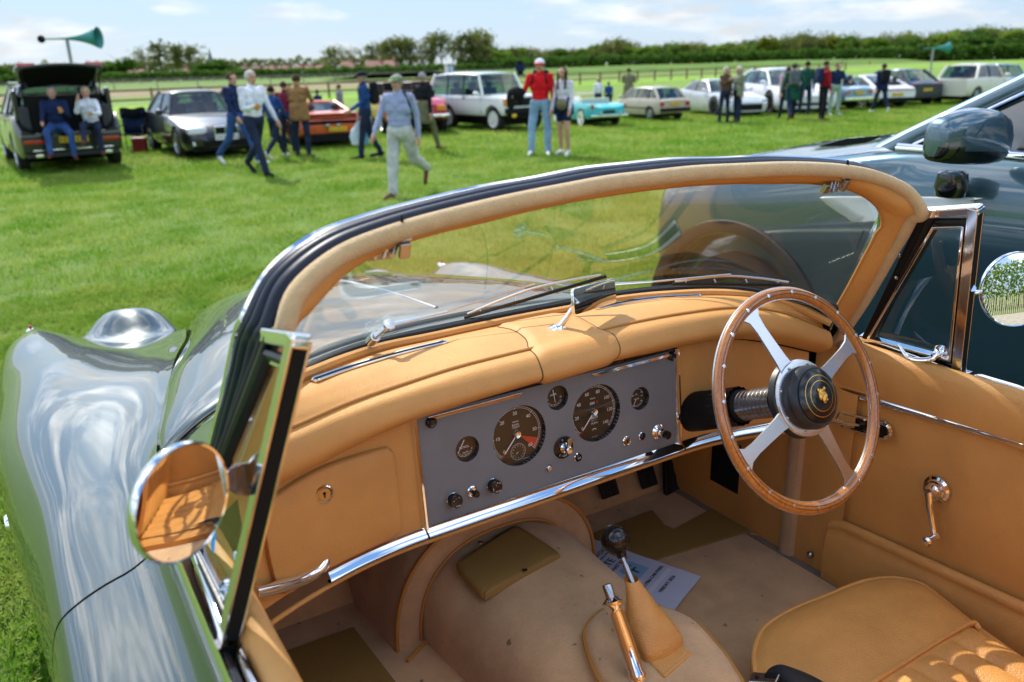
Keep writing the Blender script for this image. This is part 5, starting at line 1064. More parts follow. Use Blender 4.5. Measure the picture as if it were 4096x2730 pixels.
for yy in (1.37, -1.72):
    m = MB(); rows = []
    for r_, dx_ in ((.498, .06), (.505, -.012), (.525, -.022), (.562, -.020), (.566, -.004)):
        rows.append([])
        for k in range(41):
            a = -.25+(pi+.5)*k/40; Y, Z = yy+r_*cos(a), .44+r_*sin(a); xs_ = np.interp(Z, [p[1] for p in SK[1.35][:6]], [p[0] for p in SK[1.35][:6]]); rows[-1].append(Vector((float(xs_)+dx_, Y, Z)))
    m.grid(rows); ks(m.build('arch_cladding', TRIM, None, ang=50))
    for sx, s_ in ((2.11, -1), (3.89, 1)):
        M_ = frame((sx, yy, .42), (s_, 0, 0)); m = MB(); m.lathe([(.28, -.12), (.38, -.12), (.42, -.08), (.425, 0), (.42, .09), (.38, .125), (.30, .12), (.28, .09)], 40, M_, cap=False); w = ks(m.build('wheel', TYRE, None))
        m = MB(); m.lathe([(.30, .11), (.285, .10), (.27, .02), (.06, .06), (0, .065)], 40, M_, cap=False)
        o = m.build('rim', RIMM, w); 
        for k in range(10): m = MB(); m.box((0, 0, 0), (.035, .22, .03)); m.v = [tuple(M_ @ Matrix.Rotation(2*pi*k/10, 4, 'Z') @ Matrix.Translation((0, .16, .075)) @ Vector(v)) for v in m.v]; m.build('rim_spoke', RIMM, w)
# greenhouse
sx_ = lambda z: 2.035+(z-1.375)*.42
def pl(y, z, dx_=0): return Vector((sx_(z)+dx_, y, z))
m = MB(); rows = []
for t in np.linspace(0, 1, 8):
    y0, z0 = .70-t*.86, 1.395+t*.50; rows.append([Vector((3+(q)*(3-sx_(z0)-.03), y0+.17*(1-q*q)*(1-t*.4), z0+.02*(1-q*q))) for q in np.linspace(-1, 1, 13)])
m.grid(rows); ks(m.build('windscreen', DGLASS, None))
for sd_ in (0, 1):
    f_ = (lambda p: Vector((6-p.x, p.y, p.z))) if sd_ else (lambda p: p)
    m = MB(); m.grid([[f_(pl(.73-t*.88+w_, 1.385+t*.50-abs(w_)*.3, .0+o_)) for w_, o_ in ((.05, .03), (.03, .0), (-.02, -.006), (-.055, .0), (-.075, .02))] for t in np.linspace(0, 1, 10)]); ks(m.build('windscreen_pillar', SUVP, None, ang=60))
    m = MB(); m.add([f_(pl(y, z, .012)) for y, z in ((.60, 1.385), (-.20, 1.84), (-2.4, 1.84), (-2.75, 1.385))], [(0, 1, 2, 3)]); ks(m.build('side_window', DGLASS, None, smooth=False))
    m = MB(); m.tube([f_(pl(y, z, -.004)) for y, z in ((.585, 1.395), (.19, 1.62), (-.20, 1.845), (-.5, 1.865), (-1.4, 1.87), (-2.3, 1.85))], .011, 8, flat=.6); ks(m.build('window_chrome', CHROME, None))
    m = MB(); m.grid([[f_(Vector((x, y, z))) for x, z in ((2.045, 1.398), (2.022, 1.396), (2.012, 1.384), (2.012, 1.370), (2.02, 1.362))] for y in ranged(-2.7, .64, .2)]); ks(m.build('waist_chrome', CHROME, None, ang=60))
    m = MB(); m.bar(f_(pl(-.62, 1.38, .004)), f_(pl(-.66, 1.85, .004)), .07, .012, up=(1, 0, .3)); ks(m.build('door_pillar', GBLK, None))
    m = MB(); m.bar(f_(pl(.20, 1.38, .004)), f_(pl(.16, 1.62, .004)), .030, .012, up=(1, 0, .3)); ks(m.build('quarter_divider', GBLK, None))
rows = []
for y, z in ((-.10, 1.86), (-.3, 1.91), (-1.2, 1.94), (-2.3, 1.90), (-2.6, 1.84)): rows.append([Vector((3+q*(3-sx_(z)+.0), y, z+.05*(1-q*q)-.02*abs(q)**6)) for q in np.linspace(-1, 1, 15)])
m = MB(); m.grid(rows); ks(m.build('roof', SUVP, None, ang=60, solid=.03))
m = MB(); m.grid([[Vector((3+q*.93, y, z)) for q in np.linspace(-1, 1, 9)] for y, z in ((-2.6, 1.84), (-2.86, 1.40))]); ks(m.build('rear_window', DGLASS, None))
# mirror on a short arm
def ms(u, v, x): return atD(u, v, x=x)
mc = ms(2226, 312, 1.78); M_ = Matrix.Translation(mc); rows = []
def sq_(a, n=2.9): c, s2 = cos(a), sin(a); return math.copysign(abs(c)**(2/n), c), math.copysign(abs(s2)**(2/n), s2)
for X, kz, ky, oz in ((-.128, .50, .40, -.012), (-.124, .66, .62, -.010), (-.108, .78, .80, -.006), (-.06, .92, .95, .0), (0, 1.0, 1.0, .004), (.06, .98, 1.0, .003), (.10, .86, .92, -.002), (.122, .66, .72, -.008), (.128, .48, .45, -.010)):
    r_ = []
    for a in np.linspace(0, 2*pi, 33)[:-1]:
        c, s2 = sq_(a); r_.append(Vector((X, .055*ky*c, (.060 if s2 > 0 else .072)*kz*s2+oz)))
    rows.append(r_)
Rm = Matrix.Rotation(radians(-14), 4, 'Z') @ Matrix.Rotation(radians(3), 4, 'Y') @ Matrix.Diagonal((1.12, 1.2, 1.35, 1))
m = MB(); m.grid(rows, closed=True, cap=True); lowi = []
for i, f in enumerate(m.f):
    c_ = sum((Vector(m.v[k]) for k in f), Vector())/len(f); m.m[i] = 1 if c_.z < -.028 else 0
m.v = [tuple(M_ @ Rm @ Vector(v)) for v in m.v]; mir = ks(m.build('door_mirror', [SUVP, GBLK], None, ang=80))
m = MB(); m.tube([M_ @ Rm @ Vector((x, -.0565*float(np.interp(abs(x), [0, .06, .10, .122], [1, .985, .88, .70])), -.0285+.10*max(0, x))) for x in np.linspace(-.06, .118, 10)], .0045, 6); m.build('indicator_strip', CHROME, mir).parent = mir
for c in list(mir.children): c.matrix_parent_inverse = Matrix.Translation((-3, 0, 0))
m = MB(); m.lathe([(.045, -.03), (.055, 0), (.048, .05), (.035, .06)], 24, frame(ms(2185, 432, 1.88), (0, 0, 1))); m.tube([ms(2185, 432, 1.88), ms(2190, 436, 1.97)], .035, 10); ks(m.build('mirror_foot', GBLK, None, fix=False))
# blade shaped wing vent, door shut lines, bonnet louvre
vp = [(1888, 459), (1925, 452), (2225, 455), (2234, 463), (2205, 482), (1985, 512), (1945, 500)]
P = [ms(u, v, 1.964) for u, v in vp]; P = crv(P, 3, closed=True); c_ = sum(P, Vector())/len(P)
m = MB(); m.grid([[c_+(p-c_)*k+Vector((d, 0, 0)) for p in P] for k, d in ((1.02, .02), (1.0, -.006), (.95, -.012), (.6, -.012), (.0005, -.010))], closed=True); ks(m.build('wing_vent_blade', mat('satin_silver', (.78, .80, .82), rough=.3, metal=.35, coat=1), None, ang=50))
m = MB()
for (y0, z0), (y1, z1) in (((.72, 1.30), (.70, 1.14)), ((.70, 1.06), (.76, .85)), ((.76, .85), (.78, .45))):
    f_ = lambda y, z: Vector((float(np.interp(z, [q[1] for q in SK[.5][:6]], [q[0] for q in SK[.5][:6]]))-.0008, y, z)); m.tube([f_(y0+(y1-y0)*t, z0+(z1-z0)*t) for t in np.linspace(0, 1, 5)], .0035, 5)
ks(m.build('door_shut_line', BLACKM, None))
m = MB(); m.tube([ms(1985, 394, 1.985), ms(1962, 430, 1.972)], .0035, 5); ks(m.build('bonnet_shut_line', BLACKM, None))
lp = [rayf(u, v, 'x', lambda p: 2.13, s=SP)+Vector((0, 0, .012)) for u, v in ((1878, 344), (1945, 326), (2030, 319), (1995, 334), (1935, 343))]
m = MB(); m.add(lp, [tuple(range(len(lp)))]); ks(m.build('bonnet_louvre', BLACKM, None, smooth=False))
m = MB(); m.box((2.55, 2.03, .78), (.5, .05, .30)); m.box((3, 2.07, .85), (1.0, .05, .35)); ks(m.build('front_grille', GBLK, None, bevel=.02))
for s_ in (-1, 1): m = MB(); m.ell((3+s_*.78, 1.98, .98), (.14, .10, .07)); ks(m.build('headlight', mat('lamp_glass', (.75, .78, .8), rough=.05, coat=1) if s_ < 0 else bpy.data.materials['lamp_glass'], None))
# ------------------------------------------------------------------ ground
def groundmat():
    m = bpy.data.materials.new('meadow_grass'); m.use_nodes = True; t = m.node_tree; b = t.nodes['Principled BSDF']; Lk = t.links.new
    tcn = t.nodes.new('ShaderNodeTexCoord')
    def nz_(sc, det=5, r=.6, vec=None):
        n = t.nodes.new('ShaderNodeTexNoise'); n.inputs['Scale'].default_value = sc; n.inputs['Detail'].default_value = det; n.inputs['Roughness'].default_value = r
        Lk(vec or tcn.outputs['Object'], n.inputs['Vector']); return n.outputs['Fac']
    def rmp(v, a, b_): r = t.nodes.new('ShaderNodeMapRange'); r.inputs['From Min'].default_value = a; r.inputs['From Max'].default_value = b_; Lk(v, r.inputs['Value']); return r.outputs[0]
    def mixc(f, A, B):
        x = t.nodes.new('ShaderNodeMix'); x.data_type = 'RGBA'; Lk(f, x.inputs['Factor'])
        for k, q in (('A', A), ('B', B)):
            if isinstance(q, tuple): x.inputs[k].default_value = (*q, 1)
            else: Lk(q, x.inputs[k])
        return x.outputs['Result']
    mp_ = t.nodes.new('ShaderNodeMapping'); mp_.inputs['Scale'].default_value = (.35, 1.0, 1); mp_.inputs['Rotation'].default_value = (0, 0, .25); Lk(tcn.outputs['Object'], mp_.inputs[0])
    c = mixc(rmp(nz_(.55, 6, .65, mp_.outputs[0]), .38, .62), (.16, .27, .035), (.29, .34, .10))
    c = mixc(rmp(nz_(4.5, 5), .40, .66), c, (.18, .31, .04))
    c = mixc(rmp(nz_(16, 4), .52, .70), c, (.33, .36, .17))
    c = mixc(rmp(nz_(70, 3), .35, .62), c, (.12, .215, .028))
    c = mixc(mth(t, 'MULTIPLY', rmp(nz_(34, 2), .70, .74), .8), c, (.42, .44, .30))
    Lk(c, b.inputs['Base Color']); b.inputs['Roughness'].default_value = .9; b.inputs['Specular IOR Level'].default_value = .15
    bp = t.nodes.new('ShaderNodeBump'); bp.inputs['Strength'].default_value = .9; bp.inputs['Distance'].default_value = .05; Lk(nz_(45, 6, .7), bp.inputs['Height']); Lk(bp.outputs[0], b.inputs['Normal'])
    return m
GM = groundmat()
def sheet(name, pts, mt, z):
    m = MB(); m.add([(x, y, z) for x, y in pts], [tuple(range(len(pts)))]); return structure(m.build(name, mt, None, smooth=False, fix=False))
sheet('ground', [(-2500, -2500), (2500, -2500), (2500, 3500), (-2500, 3500)], GM, 0)
# direction along the racecourse rails
FA, FB_ = atD(440, 243, z=0), atD(1600, 181, z=0); FD = (FB_-FA).normalized(); FN = Vector((-FD.y, FD.x, 0)); 
if FN.y < 0: FN = -FN
def band(name, d0, d1, mt, z, a=-120, b=420):
    P = [FA+FD*a+FN*d0, FA+FD*b+FN*d0, FA+FD*b+FN*d1, FA+FD*a+FN*d1]; return sheet(name, [(p.x, p.y) for p in P], mt, z)
fm = lambda n, c, c2: mat(n, c, rough=.95, spec=.1, var=(.15, 0, c2), bump=(1.5, .6, .2))
band('mown_grass', -3.2, 3.5, fm('bright_mown_grass', (.22, .36, .03), (.17, .30, .03)), .012)
band('racetrack', 26, 60, fm('dry_earth_track', (.26, .20, .12), (.20, .17, .085)), .012)
band('racecourse_turf', 60.5, 128, fm('dark_turf', (.10, .17, .035), (.15, .20, .06)), .012, -300, 700)
band('far_field', 130, 215, fm('far_field', (.085, .15, .03), (.12, .18, .05)), .016, -600, 1200)
# low banks on the right beyond the rails
m = MB(); rows = []
for a in np.linspace(60, 520, 40):
    rows.append([FA+FD*a+FN*d+Vector((0, 0, z*(1+.25*noise.noise(Vector((a*.02, 0, 0)))))) for d, z in ((30, 0), (38, 1.0), (46, 1.3), (60, 1.1), (75, .2))])
m.grid(rows); structure(m.build('grass_bank', fm('bank_grass', (.11, .19, .03), (.08, .145, .025))))
# gravel lane behind the camera with a paling fence and hedge (seen in the door mirror)
sheet('gravel_lane', [(-40, -10.5), (60, -13.5), (60, -5.5), (-40, -3.6)], mat('pale_gravel', (.42, .36, .27), rough=.95, spec=.1, var=(3, .2), bump=(60, .8, .02)), .012)
pal = thing('paling_fence', 'weathered chestnut paling fence in front of the hedge, reflected in the door mirror', 'fence', (0, -12, 0))
PWm = mat('weathered_paling', (.42, .36, .28), rough=.85, var=(20, .25)); pme = None
for i in range(170):
    x = -10+i*.16; h = 1.15+.1*random.random()
    if pme is None:
        m = MB(); m.prism([(-.022, 0), (.022, 0), (.022, 1.12), (.006, 1.2), (-.012, 1.2), (-.022, 1.1)], .012, Matrix.Rotation(pi/2, 4, 'X')); o = m.build('pale', PWm, pal, smooth=False); pme = o.data
    else: o = bpy.data.objects.new('pale', pme); COL.objects.link(o); o.parent = pal
    o.location = (x, -.0-.03*x, 0); o.scale = (1, 1, h/1.2); o.rotation_euler = (0, random.uniform(-.06, .06), random.uniform(-.2, .2))
for z in (.35, .85):
    m = MB(); m.tube([(x, .012-.03*x, z+.02*sin(x*3)) for x in ranged(-10, 17.2, .4)], .004, 5); m.build('wire', STEEL, pal)
LEAFS = {}
def leafmat(name, c, c2, tr=.35):
    m = bpy.data.materials.new(name); m.use_nodes = True; t = m.node_tree; t.nodes.clear(); tcn = t.nodes.new('ShaderNodeTexCoord'); oi = t.nodes.new('ShaderNodeObjectInfo')
    n = t.nodes.new('ShaderNodeTexNoise'); n.inputs['Scale'].default_value = .9; n.inputs['Detail'].default_value = 4; t.links.new(tcn.outputs['Object'], n.inputs[0])
    f = mth(t, 'ADD', n.outputs['Fac'], mth(t, 'MULTIPLY_ADD', oi.outputs['Random'], .35, -.18))
    mx = t.nodes.new('ShaderNodeMix'); mx.data_type = 'RGBA'; mr = t.nodes.new('ShaderNodeMapRange'); mr.inputs['From Min'].default_value = .3; mr.inputs['From Max'].default_value = .7
    t.links.new(f, mr.inputs['Value']); t.links.new(mr.outputs[0], mx.inputs['Factor']); mx.inputs['A'].default_value = (*c, 1); mx.inputs['B'].default_value = (*c2, 1)
    d = t.nodes.new('ShaderNodeBsdfDiffuse'); tl = t.nodes.new('ShaderNodeBsdfTranslucent'); ms = t.nodes.new('ShaderNodeMixShader'); ms.inputs[0].default_value = tr
    t.links.new(mx.outputs['Result'], d.inputs[0]); t.links.new(mx.outputs['Result'], tl.inputs[0]); t.links.new(d.outputs[0], ms.inputs[1]); t.links.new(tl.outputs[0], ms.inputs[2])
    o = t.nodes.new('ShaderNodeOutputMaterial'); t.links.new(ms.outputs[0], o.inputs[0]); return m
LM_A = leafmat('spring_leaves', (.11, .19, .022), (.21, .30, .045), .45); LM_B = leafmat('olive_leaves', (.11, .135, .035), (.20, .215, .07), .45); LM_C = leafmat('dark_leaves', (.055, .12, .02), (.11, .19, .035), .45)
BARK = mat('bark', (.10, .075, .05), rough=.9)
rnd = random.Random(11)
def crownmesh(name, mt, W_, H_, z0, n, leaf, lobes, seed, sparse=0.):
    r = random.Random(seed); m = MB(); L_ = []
    for k in range(lobes):
        a = r.uniform(0, 2*pi); q = r.uniform(0, .62); L_.append((Vector((cos(a)*q*W_/2, sin(a)*q*W_/2, z0+H_*r.uniform(.22, .82))), r.uniform(.20, .36)*W_*.9, r.uniform(.16, .30)*H_))
    for i in range(n):
        c, rx, rz = L_[r.randrange(lobes)]
        u_ = Vector((r.gauss(0, 1), r.gauss(0, 1), r.gauss(0, 1))).normalized()*(r.random()**.45)
        p = c+Vector((u_.x*rx, u_.y*rx, u_.z*rz)); s = leaf*r.uniform(.5, 1.3)
        if sparse and noise.noise(p*.6+Vector((seed, 0, 0))) < sparse-.5: continue
        e = Matrix.Rotation(r.uniform(0, pi), 3, Vector((r.gauss(0, 1), r.gauss(0, 1), r.gauss(0, 1))).normalized())
        m.add([p+e @ Vector(v) for v in ((-s, -s*.5, 0), (s*.3, -s*.7, s*.2), (s, s*.4, 0), (-s*.2, s*.7, -s*.15))], [(0, 1, 2, 3)])
    return m
def trunkmesh(H_, r0, seed, limbs=7, W_=4):
    r = random.Random(seed); m = MB(); m.tube([(0, 0, -.3), (r.uniform(-.1, .1), 0, H_*.35), (r.uniform(-.3, .3), r.uniform(-.3, .3), H_*.8)], lambda t: r0*(1-.8*t), 7)
    for k in range(limbs):
        z = H_*r.uniform(.25, .65); a = r.uniform(0, 2*pi); l = W_*r.uniform(.25, .45); m.tube([(0, 0, z), (cos(a)*l*.5, sin(a)*l*.5, z+l*.6), (cos(a)*l, sin(a)*l, z+l*1.15)], lambda t: r0*.45*(1-.8*t), 5)
    return m
PROT = []
def proto(kind, mt, W_, H_, n, leaf, lobes, seed, sparse=0., z0=.12):
    a = crownmesh('crown', mt, W_, H_*(1-z0), H_*z0, n, leaf, lobes, seed, sparse).build('crown', mt, None, smooth=False, fix=False); b = trunkmesh(H_, .022*H_, seed, W_=W_).build('trunk', BARK)
    PROT.append((a.data, b.data, H_)); bpy.data.objects.remove(a); bpy.data.objects.remove(b)
proto('round', LM_A, 10, 10, 1900, .42, 10, 1); proto('round', LM_C, 11, 9.5, 1900, .42, 10, 2); proto('oak', LM_B, 11, 12, 1500, .40, 12, 3, .42, .16)
proto('bare', LM_B, 8, 13, 900, .30, 12, 4, .45, .22); proto('bright', leafmat('lime_leaves', (.16, .20, .02), (.24, .27, .05)), 9, 9, 1700, .4, 9, 5); proto('tall', LM_B, 7, 14, 1300, .36, 13, 6, .40, .14)
def tree(P, k, h, lab, grp=None, name='broadleaf_tree', wide=1.):
    c, t_, H_ = PROT[k]; h = h*1.30; s = h/H_; o = thing(name, lab, 'tree', P, grp, rnd.uniform(0, 6.28)); o.scale = (s*wide, s*wide, s)
    for nm, me in (('crown', c), ('trunk', t_)): q = bpy.data.objects.new(nm, me); COL.objects.link(q); q.parent = o
    return o
def horizon(u): a, b = 184+(125-184)*(u+48)/2276, 0; return a
def far(u, dist, z=0.):
    d = Vector(_fw+_R*(u*SP-2048)/(FPX*SP)-_U*(horizon(u)-784)/FPX); d.z = 0; d.normalize(); return Vector((CAMP[0]+d.x*dist, CAMP[1]+d.y*dist, z))
def hgt(u, vtop, dist, k=1.03): return CAMP[2]+(horizon(u)-vtop)/1960*dist*k
# left group of tall open trees, each with a place of its own
for i, (u, v, k, lab) in enumerate(((335, 128, 3, 'open crowned tall tree, leftmost of the left far group'), (372, 120, 5, 'tallest rounded tree in the middle of the left far group'), (408, 124, 5, 'full crowned tree right of the tallest tree in the left far group'), (440, 126, 2, 'broad tree at the right end of the left far group'))):
    tree(far(u, 330+i*6), k, hgt(u, v, 330+i*6), lab, wide=1.5)
for i, (u, v) in enumerate(((12, 166), (60, 168), (190, 166), (240, 161), (285, 150), (480, 150), (505, 158), (540, 158))): tree(far(u, 380), 1, hgt(u, v, 380)+.5, 'small dark tree among the far village hedges on the left', 'small trees near the village', wide=1.7)
# row of tall pale trees at mid left
for i, u in enumerate(range(765, 1130, 23)):
    v = 128-33*max(0, (u-765)/360)**.8+rnd.uniform(-5, 4); tree(far(u+rnd.uniform(-4, 4), 300+rnd.uniform(-10, 10)), rnd.choice((2, 3, 5, 5)), hgt(u, v, 300), 'tall olive tree standing in the row behind the racecourse', 'tall trees in the row behind the racecourse', wide=1.0)
for i, (u, v) in enumerate(((1060, 98), (1090, 97), (1112, 104))): tree(far(u, 270), 5, hgt(u, v, 270), ('tallest dense olive tree of the row, third from its right end', 'dense olive tree second from the right end of the row', 'olive tree closing the right end of the tall row')[i], wide=1.35)
# the long wood on the right: trees two and three deep
for i in range(150):
    u = 1110+i*8.6+rnd.uniform(-5, 5); dd = (285, 300, 318)[i % 3]+rnd.uniform(-6, 6)
    base = np.interp(u, [1110, 1200, 1350, 1420, 1500, 1600, 1700, 1850, 1950, 2100, 2200, 2400], [126, 128, 126, 112, 122, 116, 112, 104, 106, 102, 96, 88])
    k = rnd.choice((0, 0, 1, 1, 2, 4)) if u > 1500 else rnd.choice((0, 0, 1, 1, 0, 2))
    if rnd.random() < .12: k = 3; base -= 8
    tree(far(u, dd), k, max(4, hgt(u, base+rnd.uniform(-6, 7), dd)), ('leafy tree of the long wood along the right skyline', 'dark leafy tree of the wood along the right skyline', 'olive tree of the wood along the right skyline', 'thin crowned tree rising from the wood on the right', 'lime green tree in the wood on the right skyline')[min(k, 4)], 'trees of the long wood %s' % ('abcde'[min(k, 4)]), wide=1.25)
for i, (u, v, k) in enumerate(((1418, 104, 5), (1855, 90, 3))): tree(far(u, 280), k, hgt(u, v, 280), ('rounded tree standing above the wood at centre', 'bare topped tree standing highest above the wood on the right')[i], wide=1.3)
# hedge lines: masses nobody could count
def hedge(name, u0, u1, dist, h, seed, mt, leaf=.35, z=0):
    r = random.Random(seed); m = MB(); n = int((u1-u0)*7)
    for i in range(n):
        u = r.uniform(u0, u1); P = far(u, dist+r.uniform(-3, 3)); P.z = z+h*r.random()**.8*(1+.3*noise.noise(Vector((u*.05, seed, 0)))); s = leaf*r.uniform(.5, 1.3)
        e = Matrix.Rotation(r.uniform(0, pi), 3, Vector((r.gauss(0, 1), r.gauss(0, 1), r.gauss(0, 1))).normalized()); m.add([P+e @ Vector(v) for v in ((-s, -s*.5, 0), (s*.3, -s*.7, s*.2), (s, s*.4, 0), (-s*.2, s*.7, -s*.15))], [(0, 1, 2, 3)])
    return structure(m.build(name, mt, None, smooth=False, fix=False), 'stuff')
hedge('hedgerow', -80, 1150, 262, 2.6, 3, LM_C, .55); hedge('wood_underplanting', 1050, 2500, 272, 4.2, 5, LM_C, .6); hedge('distant_woodland', -80, 1000, 560, 9.5, 6, LM_B, 1.1)
r = random.Random(5); m = MB()
for i in range(22000):
    P = Vector((r.uniform(-14, 26), -16+r.uniform(-1.2, 1.2), r.uniform(0, 4.2)**1.0)); s = .12*r.uniform(.5, 1.5)
    e = Matrix.Rotation(r.uniform(0, pi), 3, Vector((r.gauss(0, 1), r.gauss(0, 1), r.gauss(0, 1))).normalized()); m.add([P+e @ Vector(v) for v in ((-s, -s*.5, 0), (s*.3, -s*.7, s*.2), (s, s*.4, 0), (-s*.2, s*.7, -s*.15))], [(0, 1, 2, 3)])
structure(m.build('hedge', LM_A, None, smooth=False, fix=False), 'stuff')
# village houses and spire
HW = [mat('house_render', (.55, .47, .36), rough=.9), mat('house_brick', (.36, .17, .10), rough=.9), mat('house_white', (.68, .66, .6), rough=.9)]; RF = mat('clay_roof', (.22, .10, .07), rough=.9, var=(.6, .2)); WIN = mat('house_window', (.03, .035, .04), rough=.2)
for i, (u, v, wd, wm) in enumerate(((300, 163, 9, 2), (330, 164, 8, 1), (425, 163, 9, 0), (470, 164, 8, 2), (560, 160, 11, 1), (590, 156, 12, 0), (622, 154, 12, 1), (655, 154, 13, 0), (688, 156, 11, 2), (712, 157, 10, 1), (738, 158, 10, 0), (800, 165, 9, 2), (862, 166, 11, 0), (898, 167, 8, 1))):
    wd *= .52; ds = 430 if i not in (11, 12, 13) else 285; P = far(u, ds); hs = thing('house', ('white', 'brick', 'cream')[2 if wm == 0 else (1 if wm == 1 else 0)]+' village house with red tiled roof, '+('first second third fourth fifth sixth seventh eighth ninth tenth eleventh twelfth thirteenth fourteenth'.split()[i])+' from the left', 'house', P, 'village houses beyond the fields', YAW*-1+rnd.uniform(-.4, .4))
    H_ = max(4.5, hgt(u, v, ds)); e = H_*.58
    m = MB(); m.box((0, 0, e/2), (wd, 7, e)); m.build('wall', HW[wm], hs, smooth=False)
    m = MB(); m.prism([(-wd/2-.3, e), (wd/2+.3, e), (wd/2-1.2, H_), (-wd/2+1.2, H_)], .3, Matrix.Rotation(pi/2, 4, 'X')); m = MB(); m.add([(-wd/2-.3, -3.9, e), (wd/2+.3, -3.9, e), (wd/2+.3, 3.9, e), (-wd/2-.3, 3.9, e), (-wd/2+.4, 0, H_), (wd/2-.4, 0, H_)], [(0, 1, 5, 4), (2, 3, 4, 5), (1, 2, 5), (3, 0, 4), (0, 3, 2, 1)]); rf = m.build('roof', RF, hs, smooth=False)
    m = MB(); m.box((wd*.3, 0, H_+.3), (.8, .8, 1.4)); m.build('chimney', HW[1], rf, smooth=False)
    for k in range(3): m = MB(); m.box((-wd*.3+k*wd*.3, -3.53, e*.62), (1.1, .12, 1.2)); m.build('window', WIN, hs, smooth=False)
sp_ = thing('church_spire', 'thin grey church spire rising above the village on the left skyline', 'church', far(488, 700))
H_ = hgt(488, 119, 700); m = MB(); m.box((0, 0, H_*.22), (5, 5, H_*.44)); m.build('tower', mat('flint', (.22, .22, .22), rough=.9), sp_, smooth=False)
m = MB(); m.lathe([(2.6, H_*.44), (0.05, H_)], 8, cap=False); m.build('spire', mat('slate_spire', (.10, .12, .15), rough=.8), sp_, smooth=False)
# post and rail fences
WFM = mat('brown_fence_timber', (.17, .11, .06), rough=.85, var=(8, .3)); GFM = mat('grey_fence_timber', (.22, .20, .16), rough=.85)
def railfence(A, B, lab, mt, h=1.1, sp_=2.6, rails=(.45, .95), grp=None, name='rail_fence', pw=.12):
    d = B-A; n = max(2, int(d.length/sp_)); f = thing(name, lab, 'fence', A, grp); pm_ = None; rm = None; ang = math.atan2(d.y, d.x); st = d/n
    for i in range(n+1):
        if pm_ is None: m = MB(); m.box((0, 0, h/2), (pw, pw, h)); o = m.build('post', mt, f, smooth=False); pm_ = o.data
        else: o = bpy.data.objects.new('post', pm_); COL.objects.link(o); o.parent = f
        o.location = st*i
        if i == n: break
        for z in rails:
            if rm is None: m = MB(); m.box((st.length/2, 0, 0), (st.length, .04, .11)); q = m.build('rail', mt, f, smooth=False); rm = q.data
            else: q = bpy.data.objects.new('rail', rm); COL.objects.link(q); q.parent = f
            q.location = st*i+Vector((0, 0, z)); q.rotation_euler = (0, 0, ang)
    return f
railfence(FA-FD*14, FA+FD*95, 'brown post and rail fence running behind the parked cars', WFM, 1.05, 2.9)
railfence(FA-FD*40+FN*62, FA+FD*170+FN*62, 'distant grey rail beyond the brown racetrack', GFM, 1.2, 5.5, (1.1,), name='running_rail')
railfence(FA-FD*60+FN*128, FA+FD*230+FN*128, 'far rail below the village hedges', GFM, 1.2, 8, (1.1,), name='running_rail')
# ------------------------------------------------------------------ grass blades near the camera
def blademat():
    m = leafmat('grass_blade', (.120, .265, .020), (.33, .40, .085), .5); t = m.node_tree; nz_ = [n for n in t.nodes if n.type == 'TEX_NOISE'][0]; g = t.nodes.new('ShaderNodeNewGeometry'); t.links.new(g.outputs['Position'], nz_.inputs[0])
    nz_.inputs['Scale'].default_value = 1.1; nz_.inputs['Detail'].default_value = 7; nz_.inputs['Roughness'].default_value = .68; return m
BM_ = blademat()
def patchmesh(nm, n, size, h, seed, w=.0022):
    r = random.Random(seed); m = MB()
    for i in range(n):
        x, y = r.uniform(-size/2, size/2), r.uniform(-size/2, size/2); a = r.uniform(0, 2*pi); hh = h*r.uniform(.45, 1.15); l = hh*r.uniform(.2, .9); c, s = cos(a), sin(a); b = r.uniform(0, 2*pi); wx, wy = cos(b)*w, sin(b)*w
        m.add([(x-wx, y-wy, 0), (x+wx, y+wy, 0), (x+c*l*.35+wx*.8, y+s*l*.35+wy*.8, hh*.6), (x+c*l*.35-wx*.8, y+s*l*.35-wy*.8, hh*.6), (x+c*l, y+s*l, hh)], [(0, 1, 2, 3), (3, 2, 4)])
    for i in range(n//9):   # clover leaves
        x, y = r.uniform(-size/2, size/2), r.uniform(-size/2, size/2); z = h*r.uniform(.3, .7)
        for k in range(3):
            a = k*2.094+r.random(); c, s = cos(a), sin(a); q = .011; m.add([(x, y, z), (x+c*q-s*q*.6, y+s*q+c*q*.6, z+.003), (x+c*q*1.7, y+s*q*1.7, z+.001), (x+c*q+s*q*.6, y+s*q-c*q*.6, z+.003)], [(0, 1, 2, 3)])
    o = m.build(nm, BM_, None, smooth=False, fix=False); COL.objects.unlink(o); return o
